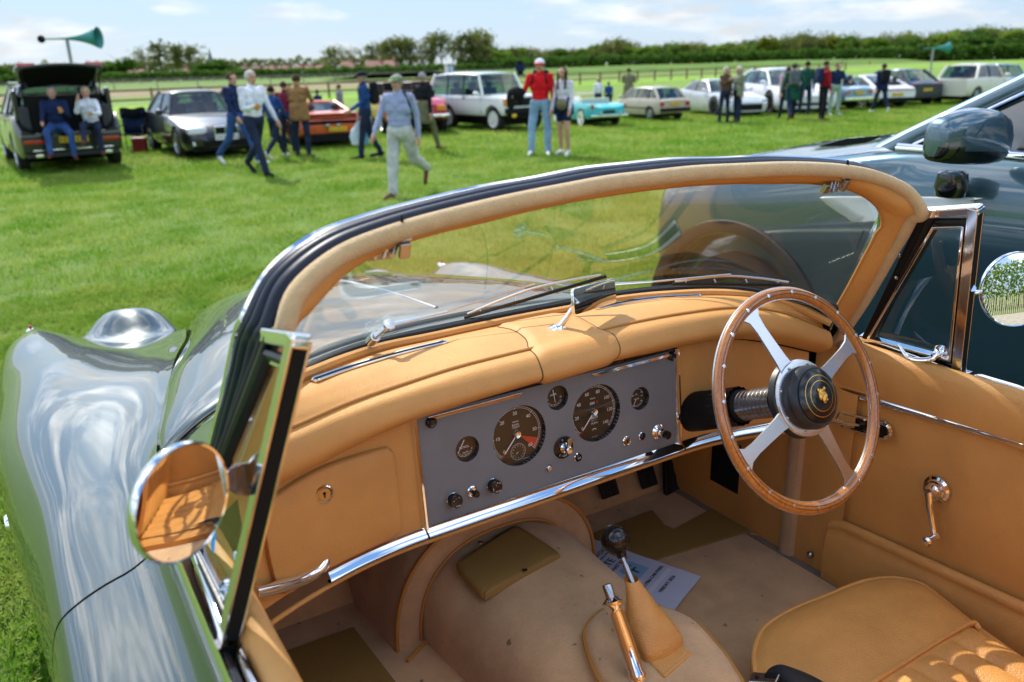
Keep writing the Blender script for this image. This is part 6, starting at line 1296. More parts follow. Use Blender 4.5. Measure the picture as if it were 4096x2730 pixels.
def scatter(name, pts, patch, seed):
    me = bpy.data.meshes.new(name); me.from_pydata(pts, [], []); o = bpy.data.objects.new(name, me); COL.objects.link(o); structure(o, 'stuff')
    g = bpy.data.node_groups.new(name, 'GeometryNodeTree'); g.interface.new_socket('Geometry', in_out='INPUT', socket_type='NodeSocketGeometry'); g.interface.new_socket('Geometry', in_out='OUTPUT', socket_type='NodeSocketGeometry')
    a = g.nodes.new('NodeGroupInput'); z = g.nodes.new('NodeGroupOutput'); ip = g.nodes.new('GeometryNodeInstanceOnPoints'); oi = g.nodes.new('GeometryNodeObjectInfo'); oi.inputs['Object'].default_value = patch
    rv_ = g.nodes.new('FunctionNodeRandomValue'); rv_.data_type = 'FLOAT_VECTOR'; rv_.inputs['Max'].default_value = (0, 0, 6.283); rv_.inputs['Seed'].default_value = seed
    rs = g.nodes.new('FunctionNodeRandomValue'); rs.inputs['Min'].default_value = .7; rs.inputs['Max'].default_value = 1.3
    g.links.new(a.outputs[0], ip.inputs['Points']); g.links.new(oi.outputs['Geometry'], ip.inputs['Instance']); g.links.new(rv_.outputs['Value'], ip.inputs['Rotation'])
    g.links.new(rs.outputs[1] if rs.data_type == 'FLOAT' and len(rs.outputs) > 1 else rs.outputs[0], ip.inputs['Scale']); g.links.new(ip.outputs[0], z.inputs[0])
    md = o.modifiers.new('g', 'NODES'); md.node_group = g; return o
pn = patchmesh('near_patch', 260, .34, .045, 1); pf_ = patchmesh('far_patch', 200, .62, .055, 2, .004)
rg_ = random.Random(4); near, farp = [], []
def inview(x, y, mg=.12):
    d = np.array([x, y, 0])-CAMP; z = d@_fw
    if z < .3: return False
    a = (d@_R)/z; b = -(d@_U)/z; return abs(a) < 2353/2/FPX*(1+mg) and abs(b) < 784/FPX*(1+mg*1.6)
def incar(x, y): return -.88 < x < .88 and -2.6 < y < 2.4
y = -2.0
while y < 9.5:
    x = -7.0
    while x < 9:
        if inview(x, y, .25) and not incar(x, y) and math.hypot(x-CAMP[0], y-CAMP[1]) < 7.5: near.append((x+rg_.uniform(-.1, .1), y+rg_.uniform(-.1, .1), 0))
        x += .21
    y += .21
y = 4.0
while y < 19:
    x = -9
    while x < 32:
        d_ = math.hypot(x-CAMP[0], y-CAMP[1])
        if 7.0 < d_ < 17 and inview(x, y, .05): farp.append((x+rg_.uniform(-.2, .2), y+rg_.uniform(-.2, .2), 0))
        x += .45
    y += .45
pv = patchmesh('distant_patch', 230, 1.25, .075, 3, .009); vf = []
y = 3.0
while y < 36:
    x = -16
    while x < 60:
        d_ = math.hypot(x-CAMP[0], y-CAMP[1])
        if 16.5 < d_ < 38 and inview(x, y, .03): vf.append((x+rg_.uniform(-.3, .3), y+rg_.uniform(-.3, .3), 0))
        x += .82
    y += .82
scatter('grass_distant', vf, pv, 3)
scatter('grass_near', near, pn, 1); scatter('grass_middle', farp, pf_, 2)
# ------------------------------------------------------------------ cars parked across the field
def paint(name, c, metal=.0, rough=.35): return mat(name, c, rough=rough, metal=metal, coat=1, coatr=.02, coatior=1.45)
CG = glassmat('car_glass', (.38, .50, .52), refl=1.3, base=.02)
REDL = mat('tail_lamp_red', (.42, .012, .012), rough=.12, coat=1); AMB = mat('amber_lamp', (.75, .22, .01), rough=.15, coat=1); LAMP = bpy.data.materials['lamp_glass']
PLY = mat('yellow_plate', (.80, .50, .02), rough=.4); PLW = mat('white_plate', (.75, .76, .74), rough=.4); PLT = mat('plate_black', (.01, .01, .01), rough=.5); WHT = mat('white_wheel', (.72, .71, .68), rough=.4, coat=.5)
def place(root, a, pa_, b, pb_):
    """move and scale root so that local ground points a,b stand at photograph points pa_,pb_"""
    A, B = atD(*pa_, z=0), atD(*pb_, z=0); a = Vector((*a, 0)); b = Vector((*b, 0)); v, w_ = b-a, B-A
    s = w_.length/v.length; th = math.atan2(w_.y, w_.x)-math.atan2(v.y, v.x); R = Matrix.Rotation(th, 3, 'Z')
    root.scale = (s, s, s); root.rotation_euler = (0, 0, th); root.location = A-(R @ a)*s; root.location.z = 0
def carbody(name, lab, mt, st, cab, wh, bits, cat='car', rimm=RIMM, plates=(), tyrew=.2, wheelw=0, trimm=TRIM, grp='cars parked across the field'):
    r = thing(name, lab, cat, (0, 0, 0), grp); K = {-s_[0]: list(s_[1:]) for s_ in st}
    def ring(x):
        hw, zb, zs, zt = smoothk(K, -x); P = [(0, zb), (.80*hw, zb), (.95*hw, zb+.05), (hw, zb+(zs-zb)*.36), (hw*.995, zb+.70*(zs-zb)), (hw*.972, zs-.045), (hw*.90, zs), (hw*.5, zt-.012), (0, zt)]
        P = crv([Vector((x, y, z)) for y, z in P], 2); return P+[Vector((p.x, -p.y, p.z)) for p in P[::-1][1:-1]]
    xf, xr = max(s_[0] for s_ in st), min(s_[0] for s_ in st)
    m = MB(); m.grid([ring(x) for x in ranged(xr, xf, .13)], closed=True, cap=True); b = m.build('body', mt, r, ang=50)
    wxf, wxr, wr_, tk = wh; cut = MB()
    for x in (wxf, wxr):
        for s_ in (-1, 1): cut.lathe([(wr_*1.13, 0), (wr_*1.13, .5)], 28, frame((x, s_*(tk-tyrew*.75), wr_*1.02), (0, s_, 0)))
    co = cut.build('cutter', BLACKM, None, smooth=False); md = b.modifiers.new('b', 'BOOLEAN'); md.object = co; md.solver = 'EXACT'; bpy.context.view_layer.update()
    me = bpy.data.meshes.new_from_object(b.evaluated_get(bpy.context.evaluated_depsgraph_get())); b.modifiers.clear(); b.data = me; bpy.data.objects.remove(co)
    me.polygons.foreach_set('use_smooth', [True]*len(me.polygons)); me.set_sharp_from_angle(angle=radians(42))
    m = MB(); m.box(((wxf+wxr)/2, 0, wr_*1.0), (wxf-wxr+wr_*1.6, (tk-tyrew)*2, wr_*1.0)); m.build('underbody', BLACKM, r, smooth=False)
    tm = rm = None
    for x in (wxf, wxr):
        for s_ in (-1, 1):
            if tm is None:
                m = MB(); m.lathe([(wr_*.62, -tyrew*.5), (wr_*.93, -tyrew*.5), (wr_, -tyrew*.36), (wr_, tyrew*.36), (wr_*.93, tyrew*.5)]+([(wr_*.90, tyrew*.51), (wr_*.70, tyrew*.51)] if wheelw else [])+[(wr_*.66, tyrew*.5)], 28, cap=False); w = m.build('wheel', TYRE, r); tm = w.data
                m = MB(); m.lathe([(wr_*.68, tyrew*.50), (wr_*.66, tyrew*.52), (wr_*.62, tyrew*.28), (wr_*.15, tyrew*.34), (0, tyrew*.36)], 28, cap=False)
                for k in range(5): m.box(Matrix.Rotation(2*pi*k/5, 3, 'Z') @ Vector((wr_*.35, 0, tyrew*.38)), (wr_*.56, wr_*.15, tyrew*.1), Matrix.Rotation(2*pi*k/5, 3, 'Z'))
                q = m.build('rim', rimm, w); rm = q.data
                if wheelw: m = MB(); m.lathe([(wr_*.90, tyrew*.53), (wr_*.66, tyrew*.53)], 28, cap=False); q2 = m.build('white_wall', WHT, w); ww = q2.data
            else:
                w = bpy.data.objects.new('wheel', tm); COL.objects.link(w); w.parent = r; q = bpy.data.objects.new('rim', rm); COL.objects.link(q); q.parent = w
                if wheelw: q = bpy.data.objects.new('white_wall', ww); COL.objects.link(q); q.parent = w
            w.location = (x, s_*(tk-tyrew*.5), wr_); w.rotation_euler = (-pi/2*s_, 0, 0)
    if cab:
        xb0, xt0, xt1, xb1, zb, zr, wb, wr2, pil = cab; yy = lambda z: wb+(wr2-wb)*(z-zb)/(zr-zb)
        m = MB(); rows = []
        for x in ranged(xt1, xt0, .25):
            e = (x-xt1)/(xt0-xt1); cz = zr-.05*(2*e-1)**2; rows.append([Vector((x, wr2*q, cz+.02-.055*abs(q)**4)) for q in np.linspace(-1, 1, 11)])
        m.grid(rows); m.build('roof', mt, r, ang=60, solid=.03)
        for nm, xa, xb_ in (('windscreen', xb0, xt0), ('rear_window', xb1, xt1)):
            m = MB(); m.grid([[Vector((xa+(xb_-xa)*t+(.07 if nm == 'windscreen' else -.06)*(1-q*q)*(1-t*.6), (yy(zb+(zr-zb)*t)-.06)*q, zb-.02+(zr-.045-zb+.02)*t)) for q in np.linspace(-1, 1, 9)] for t in np.linspace(0, 1, 5)]); m.build(nm, CG, r)
        for s_ in (-1, 1):
            m = MB(); m.grid([[Vector((xa_+(xb_-xa_)*t, s_*(yy(z)-.012), z)) for t in np.linspace(0, 1, 8)] for xa_, xb_, z in ((xb0-.10, xb1+.08, zb-.02), ((xb0+xt0)/2-.04, (xb1+xt1)/2+.04, (zb+zr)/2), (xt0-.02, xt1+.04, zr-.05))]); m.build('side_window', CG, r)
            for xa, xb_ in ((xb0, xt0), (xb1, xt1)): m = MB(); m.tube([(xa, s_*(yy(zb)-.02), zb-.03), ((xa+xb_)/2, s_*(yy((zb+zr)/2)-.018), (zb+zr)/2), (xb_, s_*(wr2-.02), zr-.035)], .035 if xa == xb0 else .05, 8, flat=1.3); m.build('roof_pillar', mt, r)
            for x in pil: m = MB(); m.tube([(x, s_*(yy(zb)+.000), zb-.02), (x-.03, s_*(wr2-.005), zr-.04)], .028, 6); m.build('door_pillar', trimm, r)
            m = MB(); m.ell((xb0-.12, s_*(wb+.16), zb+.07), (.07, .10, .065)); m.tube([(xb0-.12, s_*(wb-.02), zb+.03), (xb0-.12, s_*(wb+.1), zb+.05)], .02, 6); m.build('door_mirror', mt if cab[8] is not None and mt not in (WHT,) else TRIM, r, fix=False)
    if cab:
        for x in (xb0-1.25, xb0-2.15):
            if x > xb1+.1:
                for s_ in (-1, 1): m = MB(); m.box((x, s_*.36, zb-.05), (.16, .48, .5)); m.ell((x-.03, s_*.36, zb+.30), (.06, .14, .10)); m.build('seat', TRIM, r, fix=False, bevel=.02)
        m = MB(); m.box(((xb0+xb1)/2, 0, zb-.10), (xb0-xb1-.2, wb*1.7, .05)); m.box((xb0-.35, 0, zb-.01), (.45, wb*1.75, .07)); m.build('cabin_trim', TRIM, r, fix=False)
    for nm, mt2, c, d, *rest in bits:
        both = rest and rest[0]; bev = rest[1] if len(rest) > 1 else .02
        for s_ in ((-1, 1) if both else (1,)):
            m = MB(); c2 = (c[0], c[1]*s_, c[2])
            if nm.startswith('round'): m.ell(c2, (d[0]/2, d[1]/2, d[2]/2)); m.build(nm[6:], mt2, r)
            else: m.box(c2, d); m.build(nm, mt2, r, bevel=min(bev, min(d)*.4))
    for x, z, mp, n_, sgn in plates:
        m = MB(); m.box((x, n_, z), (.02, .50, .115)); p = m.build('number_plate', mp, r, bevel=.004); rr2 = random.Random(x*9+z)
        m = MB()
        for k in range(7):
            y = n_-.20+.066*k+(.02 if k > 3 else 0); m.box((x+sgn*.012, y, z), (.004, .014, .07)); m.box((x+sgn*.012, y+.012, z+rr2.choice((-.028, 0, .028))), (.004, .026, .014))
        m.build('plate_characters', PLT, p, smooth=False)
    for s_ in (-1, 1):
        m = MB()
        if cab: m.tube([(cab[0]-.15+.1, s_*(st[len(st)//2][1]*1.0+.001), st[len(st)//2][2]+.1), (cab[0]-.05, s_*(st[len(st)//2][1]*.985+.004), cab[4]-.06)], .006, 4); m.tube([((cab[0]+cab[3])/2-.1, s_*(st[len(st)//2][1]+.002), st[len(st)//2][2]+.1), ((cab[0]+cab[3])/2-.1, s_*(st[len(st)//2][1]*.985+.004), cab[4]-.06)], .006, 4); m.build('door_shut_line', BLACKM, r)
    return r
# 1 SUV with its tailgate raised
P1_ = paint('near_black_green', (.005, .007, .007), .1)
q5 = carbody('estate_suv', 'near black SUV with tailgate raised and two people sitting on its boot sill', P1_,
 [(2.35,.72,.32,.66,.70),(2.1,.88,.25,.80,.88),(1.3,.94,.24,.96,1.06),(.4,.945,.24,1.03,1.08),(-1.2,.945,.24,1.06,1.08),(-2.0,.93,.28,1.04,.74),(-2.28,.86,.36,.80,.70)], (1.25,.50,-1.75,-1.98,1.02,1.62,.86,.66,(-.1,-1.0)), (1.42,-1.36,.365,.93),
 [('boot_recess', BLACKM, (-1.93,0,1.06), (.30,1.30,.74)), ('boot_lining', mat('grey_boot_carpet', (.05,.05,.055), rough=.95), (-2.03,.70,.98), (.22,.16,.5), True), ('rear_bumper', P1_, (-2.26,0,.56), (.16,1.74,.36), False, .05), ('boot_sill', STEEL, (-2.22,0,.745), (.20,1.20,.02)), ('reserve_lamp', REDL, (-2.35,.66,.60), (.03,.34,.07), True), ('bumper_strip', CHROME, (-2.35,0,.44), (.03,1.4,.03)), ('lower_bumper', TRIM, (-2.24,0,.36), (.14,1.6,.12)), ('exhaust', CHROME, (-2.3,.6,.34), (.1,.14,.07), True), ('roof_rail', CHROME, (-.6,.66,1.665), (1.9,.03,.03), True), ('tail_flank', P1_, (-1.95,.80,1.18), (.22,.10,.72), True, .04)], 'SUV', plates=((-2.355,.62,PLY,-.02,-1),))
m = MB(); rows = []
for t, x, z, w_ in ((0,-1.80,1.60,.62),(.3,-2.02,1.74,.70),(.55,-2.22,1.86,.74),(.8,-2.42,1.93,.74),(1,-2.60,1.93,.70)): rows.append([Vector((x-.06*(1-q*q), w_*q, z+.06*(1-q*q)-.02)) for q in np.linspace(-1,1,13)])
m.grid(rows); tg = m.build('tailgate', P1_, q5, solid=.05); m = MB(); m.grid([[p+Vector((0,0,-.035)) for p in r_[1:-1]] for r_ in rows[:-1]]); m.build('tailgate_lining', BLACKM, tg)
for s_ in (-1,1):
    m = MB(); m.box((-2.50,s_*.56,1.965),(.2,.30,.07),Matrix.Rotation(.1,3,'Y')); m.build('tail_lamp', REDL, tg, bevel=.02); m = MB(); m.tube([(-1.96,s_*.66,1.1),(-2.3,s_*.66,1.80)],.012,6); m.build('gas_strut', BLACKM, q5)
m = MB(); m.box((-2.3,0,1.99),(.18,.5,.03)); m.build('spoiler', P1_, tg, bevel=.01)
place(q5, (-1.36,.93), (44,395), (-1.36,-.93), (277,376.5))
# 2 black coupe
BP = paint('black_paint', (.006,.006,.008), .2)
c2 = carbody('black_coupe', 'black two door coupe with twin kidney grille and white front plate', BP,
 [(2.24,.60,.24,.52,.56),(2.12,.78,.20,.60,.66),(1.9,.85,.17,.68,.74),(1.2,.875,.17,.82,.87),(.6,.88,.18,.90,.92),(-.8,.885,.20,.93,.94),(-1.8,.86,.22,.93,.96),(-2.1,.80,.26,.90,.94),(-2.24,.66,.35,.80,.84)], (.75,.12,-.95,-1.62,.90,1.37,.80,.60,(-.35,)), (1.38,-1.35,.325,.87),
 [('headlight', LAMP, (2.12,.58,.60), (.18,.40,.15), True, .04), ('grille_kidney', BLACKM, (2.265,.13,.60), (.05,.20,.15), True, .04), ('grille_rim', CHROME, (2.25,.13,.60), (.05,.24,.185), True, .05), ('air_intake', BLACKM, (2.22,0,.34), (.08,1.0,.12)), ('fog_lamp', LAMP, (2.16,.62,.34), (.08,.18,.09), True), ('round_badge', CHROME, (2.12,0,.695), (.07,.07,.02)), ('front_splitter', BLACKM, (2.17,0,.20), (.12,1.45,.05))], plates=((2.275,.455,PLW,0,1),))
place(c2, (1.38,-.80), (418,364), (-1.35,-.80), (357,345))
# 3 orange supercar
OP = paint('orange_paint', (.62,.085,.010), .25)
c3 = carbody('orange_supercar', 'low orange supercar seen from behind with yellow plate', OP,
 [(2.25,.66,.16,.42,.44),(1.9,.90,.14,.56,.60),(1.3,.98,.14,.76,.70),(.6,.98,.15,.78,.76),(-.4,1.0,.16,.80,.86),(-1.3,1.03,.18,.88,.96),(-1.9,1.0,.30,.88,.94),(-2.22,.90,.40,.80,.84)], (.95,.10,-.55,-1.75,.76,1.18,.80,.52,(-.35,)), (1.35,-1.30,.34,.98),
 [('rear_dark_band', BLACKM, (-2.20,0,.72), (.10,1.62,.16)), ('tail_lamp', mat('pink_lamp', (.75,.10,.10), rough=.1, coat=1), (-2.25,.52,.74), (.05,.46,.045), True), ('centre_lamp', bpy.data.materials['pink_lamp'], (-2.26,0,.74), (.05,.7,.03)), ('diffuser', BLACKM, (-2.10,0,.28), (.34,1.5,.22)), ('rear_bumper', OP, (-2.12,0,.52), (.22,1.80,.26), False, .08), ('exhaust', STEEL, (-2.25,.15,.60), (.1,.12,.08), True), ('rear_spoiler', OP, (-2.12,0,.90), (.24,1.5,.04)), ('side_scoop', BLACKM, (-.75,.99,.62), (.5,.04,.26), True)], plates=((-2.29,.50,PLY,-.12,-1),), rimm=DRIM)
place(c3, (-1.30,.90), (678,339), (-1.30,-.90), (822,330))
# 4 red classic
RP = paint('cherry_red_paint', (.50,.012,.035), .1)
c4 = carbody('red_cabriolet', 'cherry red classic cabriolet with chrome rear bumper', RP,
 [(2.0,.55,.32,.60,.64),(1.8,.72,.26,.72,.76),(1.0,.80,.22,.80,.86),(0,.81,.22,.82,.84),(-1.0,.80,.24,.84,.86),(-1.7,.76,.30,.80,.84),(-2.05,.66,.40,.66,.72)], None, (1.25,-1.20,.31,.80),
 [('rear_bumper', CHROME, (-2.12,0,.44), (.08,1.5,.09), False, .03), ('tail_lamp', AMB, (-2.03,.56,.62), (.10,.22,.13), True), ('number_plate_panel', PLT, (-2.09,.0,.58), (.03,.42,.16)), ('windscreen_frame', CHROME, (.62,0,1.02), (.03,1.3,.32)), ('seat', BLACKM, (-.35,.36,.95), (.2,.44,.5), True), ('folded_hood', BLACKM, (-.85,0,.92), (.4,1.2,.16))], tyrew=.16)
place(c4, (-1.20,.73), (884,309), (-1.20,-.73), (1018,303))
# 5 white boxy off-roader
WP = paint('white_paint', (.80,.82,.78), 0, .3)
c5 = carbody('white_off_roader', 'white boxy four wheel drive with black grille and orange indicators', WP,
 [(2.02,.84,.52,1.02,1.08),(1.95,.88,.50,1.06,1.12),(1.3,.895,.46,1.09,1.14),(.85,.90,.44,1.10,1.14),(-1.6,.90,.44,1.10,1.12),(-2.2,.89,.50,1.10,1.12),(-2.3,.86,.55,1.06,1.10)], (.88,.52,-2.02,-2.26,1.10,1.78,.86,.74,(-.22,-1.15)), (1.42,-1.12,.38,.86),
 [('radiator_grille', BLACKM, (2.04,0,.90), (.04,1.02,.24)), ('round_headlight', LAMP, (2.05,.60,.90), (.08,.20,.20), True), ('lamp_surround', BLACKM, (2.03,.62,.90), (.04,.30,.28), True), ('indicator', AMB, (2.01,.81,.90), (.08,.12,.20), True), ('front_bumper', BLACKM, (2.12,0,.64), (.16,1.72,.16)), ('front_apron', BLACKM, (2.04,0,.48), (.10,1.5,.16)), ('round_fog_lamp', PLY, (2.16,.58,.50), (.07,.2,.13), True), ('rear_bumper', BLACKM, (-2.36,0,.64), (.14,1.7,.14)), ('waist_groove', mat('panel_groove', (.2,.2,.19)), (-.2,.902,.98), (4.0,.008,.012), True), ('sill', BLACKM, (.15,.86,.45), (1.8,.06,.06), True), ('door_handle', BLACKM, (-.1,.91,1.02), (.16,.03,.03), True), ('round_rear_lamp', REDL, (-2.31,.76,.95), (.05,.12,.3), True)], 'SUV', rimm=WHT, tyrew=.21)
place(c5, (1.42,-.75), (1140,303), (1.42,.75), (1224,296))
# 6 turquoise convertible
TP = paint('turquoise_paint', (.045,.50,.54), 0, .3)
c6 = carbody('turquoise_convertible', 'turquoise nineteen fifties convertible with chrome bumper and whitewall tyres', TP,
 [(2.1,.62,.30,.70,.74),(1.9,.76,.26,.80,.84),(1.0,.80,.24,.88,.90),(0,.81,.24,.90,.90),(-1.0,.80,.26,.90,.90),(-1.8,.78,.32,.88,.86),(-2.12,.70,.40,.82,.76)], None, (1.25,-1.20,.33,.80),
 [('rear_bumper', CHROME, (-2.20,0,.44), (.08,1.62,.10), False, .03), ('over_rider', CHROME, (-2.26,.42,.50), (.07,.07,.20), True), ('tail_fin_lamp', REDL, (-2.10,.70,.78), (.08,.09,.18), True), ('lamp_rim', CHROME, (-2.07,.70,.78), (.08,.13,.25), True), ('number_plate_panel', PLT, (-2.165,0,.60), (.03,.5,.12)), ('windscreen_frame', CHROME, (.62,0,1.08), (.03,1.3,.34)), ('rear_seat', mat('cream_trim', (.5,.47,.4), rough=.6), (-.8,0,.92), (.3,1.2,.3)), ('side_strip', CHROME, (-.2,.812,.72), (3.2,.012,.025), True), ('exhaust', BLACKM, (-2.1,-.4,.28), (.2,.06,.06))], wheelw=1, rimm=CHROME, tyrew=.15)
place(c6, (-1.20,.74), (1337,292), (-1.20,-.74), (1413,288))
# 7 beige hatchback
GP_ = paint('beige_paint', (.50,.42,.31), 0, .35)
c7 = carbody('beige_hatchback', 'beige nineteen eighties hatchback seen from its rear corner with yellow plate', GP_,
 [(1.95,.70,.30,.62,.66),(1.8,.79,.24,.70,.76),(1.0,.81,.22,.84,.90),(.4,.815,.22,.90,.93),(-1.2,.81,.24,.92,.94),(-1.75,.79,.28,.90,.92),(-1.92,.76,.34,.84,.86)], (.95,.38,-1.25,-1.75,.90,1.36,.74,.60,(-.15,-.95)), (1.22,-1.22,.295,.80),
 [('rear_bumper', BLACKM, (-1.98,0,.46), (.10,1.58,.14)), ('tail_lamp', REDL, (-1.93,.68,.70), (.06,.20,.17), True), ('side_strip', BLACKM, (0,.812,.52), (2.9,.014,.05), True)], plates=((-1.96,.70,PLY,0,-1),), tyrew=.16)
place(c7, (-1.22,.74), (1494,278), (-1.22,-.74), (1557,274))
# 8 silver sports coupe, facing right
SPT = paint('silver_paint', (.55,.57,.58), .35)
c8 = carbody('silver_sports_coupe', 'low silver sports coupe with wide mouth grille facing right', SPT,
 [(2.25,.70,.18,.46,.50),(2.0,.90,.14,.60,.64),(1.3,.95,.14,.78,.82),(.6,.95,.15,.84,.88),(-.6,.95,.16,.88,.90),(-1.5,.97,.2,.92,.94),(-2.1,.88,.3,.88,.92),(-2.25,.76,.4,.80,.84)], (.75,.05,-.75,-1.65,.86,1.27,.80,.58,(-.5,)), (1.38,-1.32,.35,.94),
 [('radiator_grille', BLACKM, (2.24,0,.34), (.06,1.1,.22), False, .05), ('headlight', LAMP, (2.05,.68,.58), (.22,.22,.09), True, .04), ('front_splitter', BLACKM, (2.2,0,.16), (.12,1.6,.05))], rimm=DRIM)
place(c8, (1.38,-.90), (1640,269), (-1.32,-.90), (1567,261))
c9 = carbody('white_electric_saloon', 'white low saloon with dark wheels and red brake callipers facing right', paint('pearl_white_paint', (.72,.73,.74)),
 [(2.42,.72,.20,.52,.56),(2.2,.92,.16,.66,.68),(1.5,.97,.15,.84,.82),(.7,.97,.16,.88,.92),(-.8,.97,.17,.92,.94),(-1.8,.95,.22,.94,.96),(-2.3,.84,.34,.88,.90)], (1.1,.25,-.95,-2.0,.90,1.36,.82,.60,(-.2,-1.1)), (1.45,-1.45,.355,.94),
 [('headlight', LAMP, (2.25,.72,.62), (.2,.2,.1), True, .04), ('air_intake', BLACKM, (2.38,0,.32), (.08,1.4,.14))], rimm=DRIM)
place(c9, (1.45,-.90), (1768,263), (-1.45,-.90), (1690,253))
# 10 pale blue saloon
c10 = carbody('pale_blue_saloon', 'pale metallic blue saloon behind the man in the navy blazer', paint('ice_blue_paint', (.20,.34,.46), .3),
 [(2.1,.62,.30,.62,.66),(1.8,.78,.24,.74,.80),(.8,.82,.22,.86,.90),(-1.0,.82,.24,.88,.90),(-1.9,.80,.30,.86,.88),(-2.2,.72,.38,.78,.80)], (.8,.2,-.9,-1.5,.88,1.32,.74,.58,(-.3,)), (1.3,-1.25,.31,.80),
 [('rear_bumper', CHROME, (-2.26,0,.42), (.08,1.6,.10)), ('tail_lamp', REDL, (-2.2,.62,.66), (.06,.26,.1), True)], plates=((-2.24,.64,PLY,0,-1),), tyrew=.16)
place(c10, (-1.25,.74), (1893,254), (-1.25,-.74), (1955,250))
# 11 white coupe with fast back
c11 = carbody('white_fastback', 'white fastback coupe seen from its rear corner with silver wheel', bpy.data.materials['pearl_white_paint'],
 [(2.15,.62,.22,.52,.56),(1.9,.84,.16,.66,.70),(1.2,.90,.15,.82,.80),(.3,.90,.16,.86,.88),(-1.2,.93,.2,.90,.92),(-1.9,.90,.28,.86,.90),(-2.2,.80,.38,.78,.80)], (.85,.2,-.35,-1.75,.86,1.30,.78,.56,(-.5,)), (1.2,-1.2,.34,.92),
 [('tail_lamp', REDL, (-2.2,0,.74), (.05,1.5,.05)), ('rear_valance', BLACKM, (-2.15,0,.36), (.14,1.5,.16))], plates=((-2.23,.56,PLY,0,-1),))
place(c11, (-1.2,.85), (1984,249), (-1.2,-.85), (2068,246))
# 12 dark blue SUV
c12 = carbody('dark_blue_suv', 'dark blue coupe SUV with yellow rear plate near the right edge', paint('dark_blue_paint', (.010,.018,.048), .3),
 [(2.3,.72,.3,.70,.74),(2.0,.92,.22,.86,.92),(1.0,.97,.22,1.0,1.05),(-1.2,.97,.24,1.06,1.08),(-2.0,.94,.3,1.06,1.10),(-2.32,.84,.4,.96,1.0)], (1.1,.35,-1.2,-2.05,1.04,1.62,.86,.64,(-.1,-1.1)), (1.4,-1.4,.37,.94),
 [('tail_lamp', REDL, (-2.29,0,.98), (.05,1.6,.05)), ('rear_bumper', TRIM, (-2.26,0,.45), (.16,1.7,.2))], 'SUV', plates=((-2.34,.72,PLY,0,-1),), rimm=DRIM)
place(c12, (-1.4,.85), (2060,243), (-1.4,-.85), (2128,240))
c13 = carbody('cream_saloon', 'cream nineteen sixties saloon behind the dark blue SUV', paint('cream_paint', (.62,.60,.48)),
 [(1.9,.6,.3,.66,.70),(1.7,.74,.24,.78,.82),(.6,.76,.22,.88,.9),(-1.0,.76,.24,.9,.9),(-1.8,.72,.3,.84,.84)], (.7,.3,-.9,-1.2,.88,1.34,.7,.58,(-.3,)), (1.1,-1.1,.29,.75), [('front_bumper', CHROME, (1.95,0,.42), (.08,1.4,.09)), ('round_headlight', LAMP, (1.85,.56,.66), (.1,.2,.2), True)], tyrew=.14)
place(c13, (1.1,.7), (2224,232), (-1.1,.7), (2151,238))
c14 = carbody('blue_small_car', 'bright blue small car with white roof line at the right end of the row', paint('bright_blue_paint', (.05,.20,.46)),
 [(1.75,.6,.3,.7,.74),(1.5,.72,.24,.84,.88),(.6,.74,.22,.92,.94),(-1.3,.74,.24,.94,.94),(-1.6,.7,.3,.9,.9)], (.8,.45,-1.2,-1.5,.92,1.42,.7,.58,(-.2,)), (1.05,-1.05,.29,.72), [('front_bumper', CHROME, (1.8,0,.4), (.06,1.3,.08)), ('round_headlight', LAMP, (1.68,.52,.7), (.1,.2,.2), True)], tyrew=.14)
place(c14, (1.05,.66), (2290,222), (-1.05,.66), (2215,226))
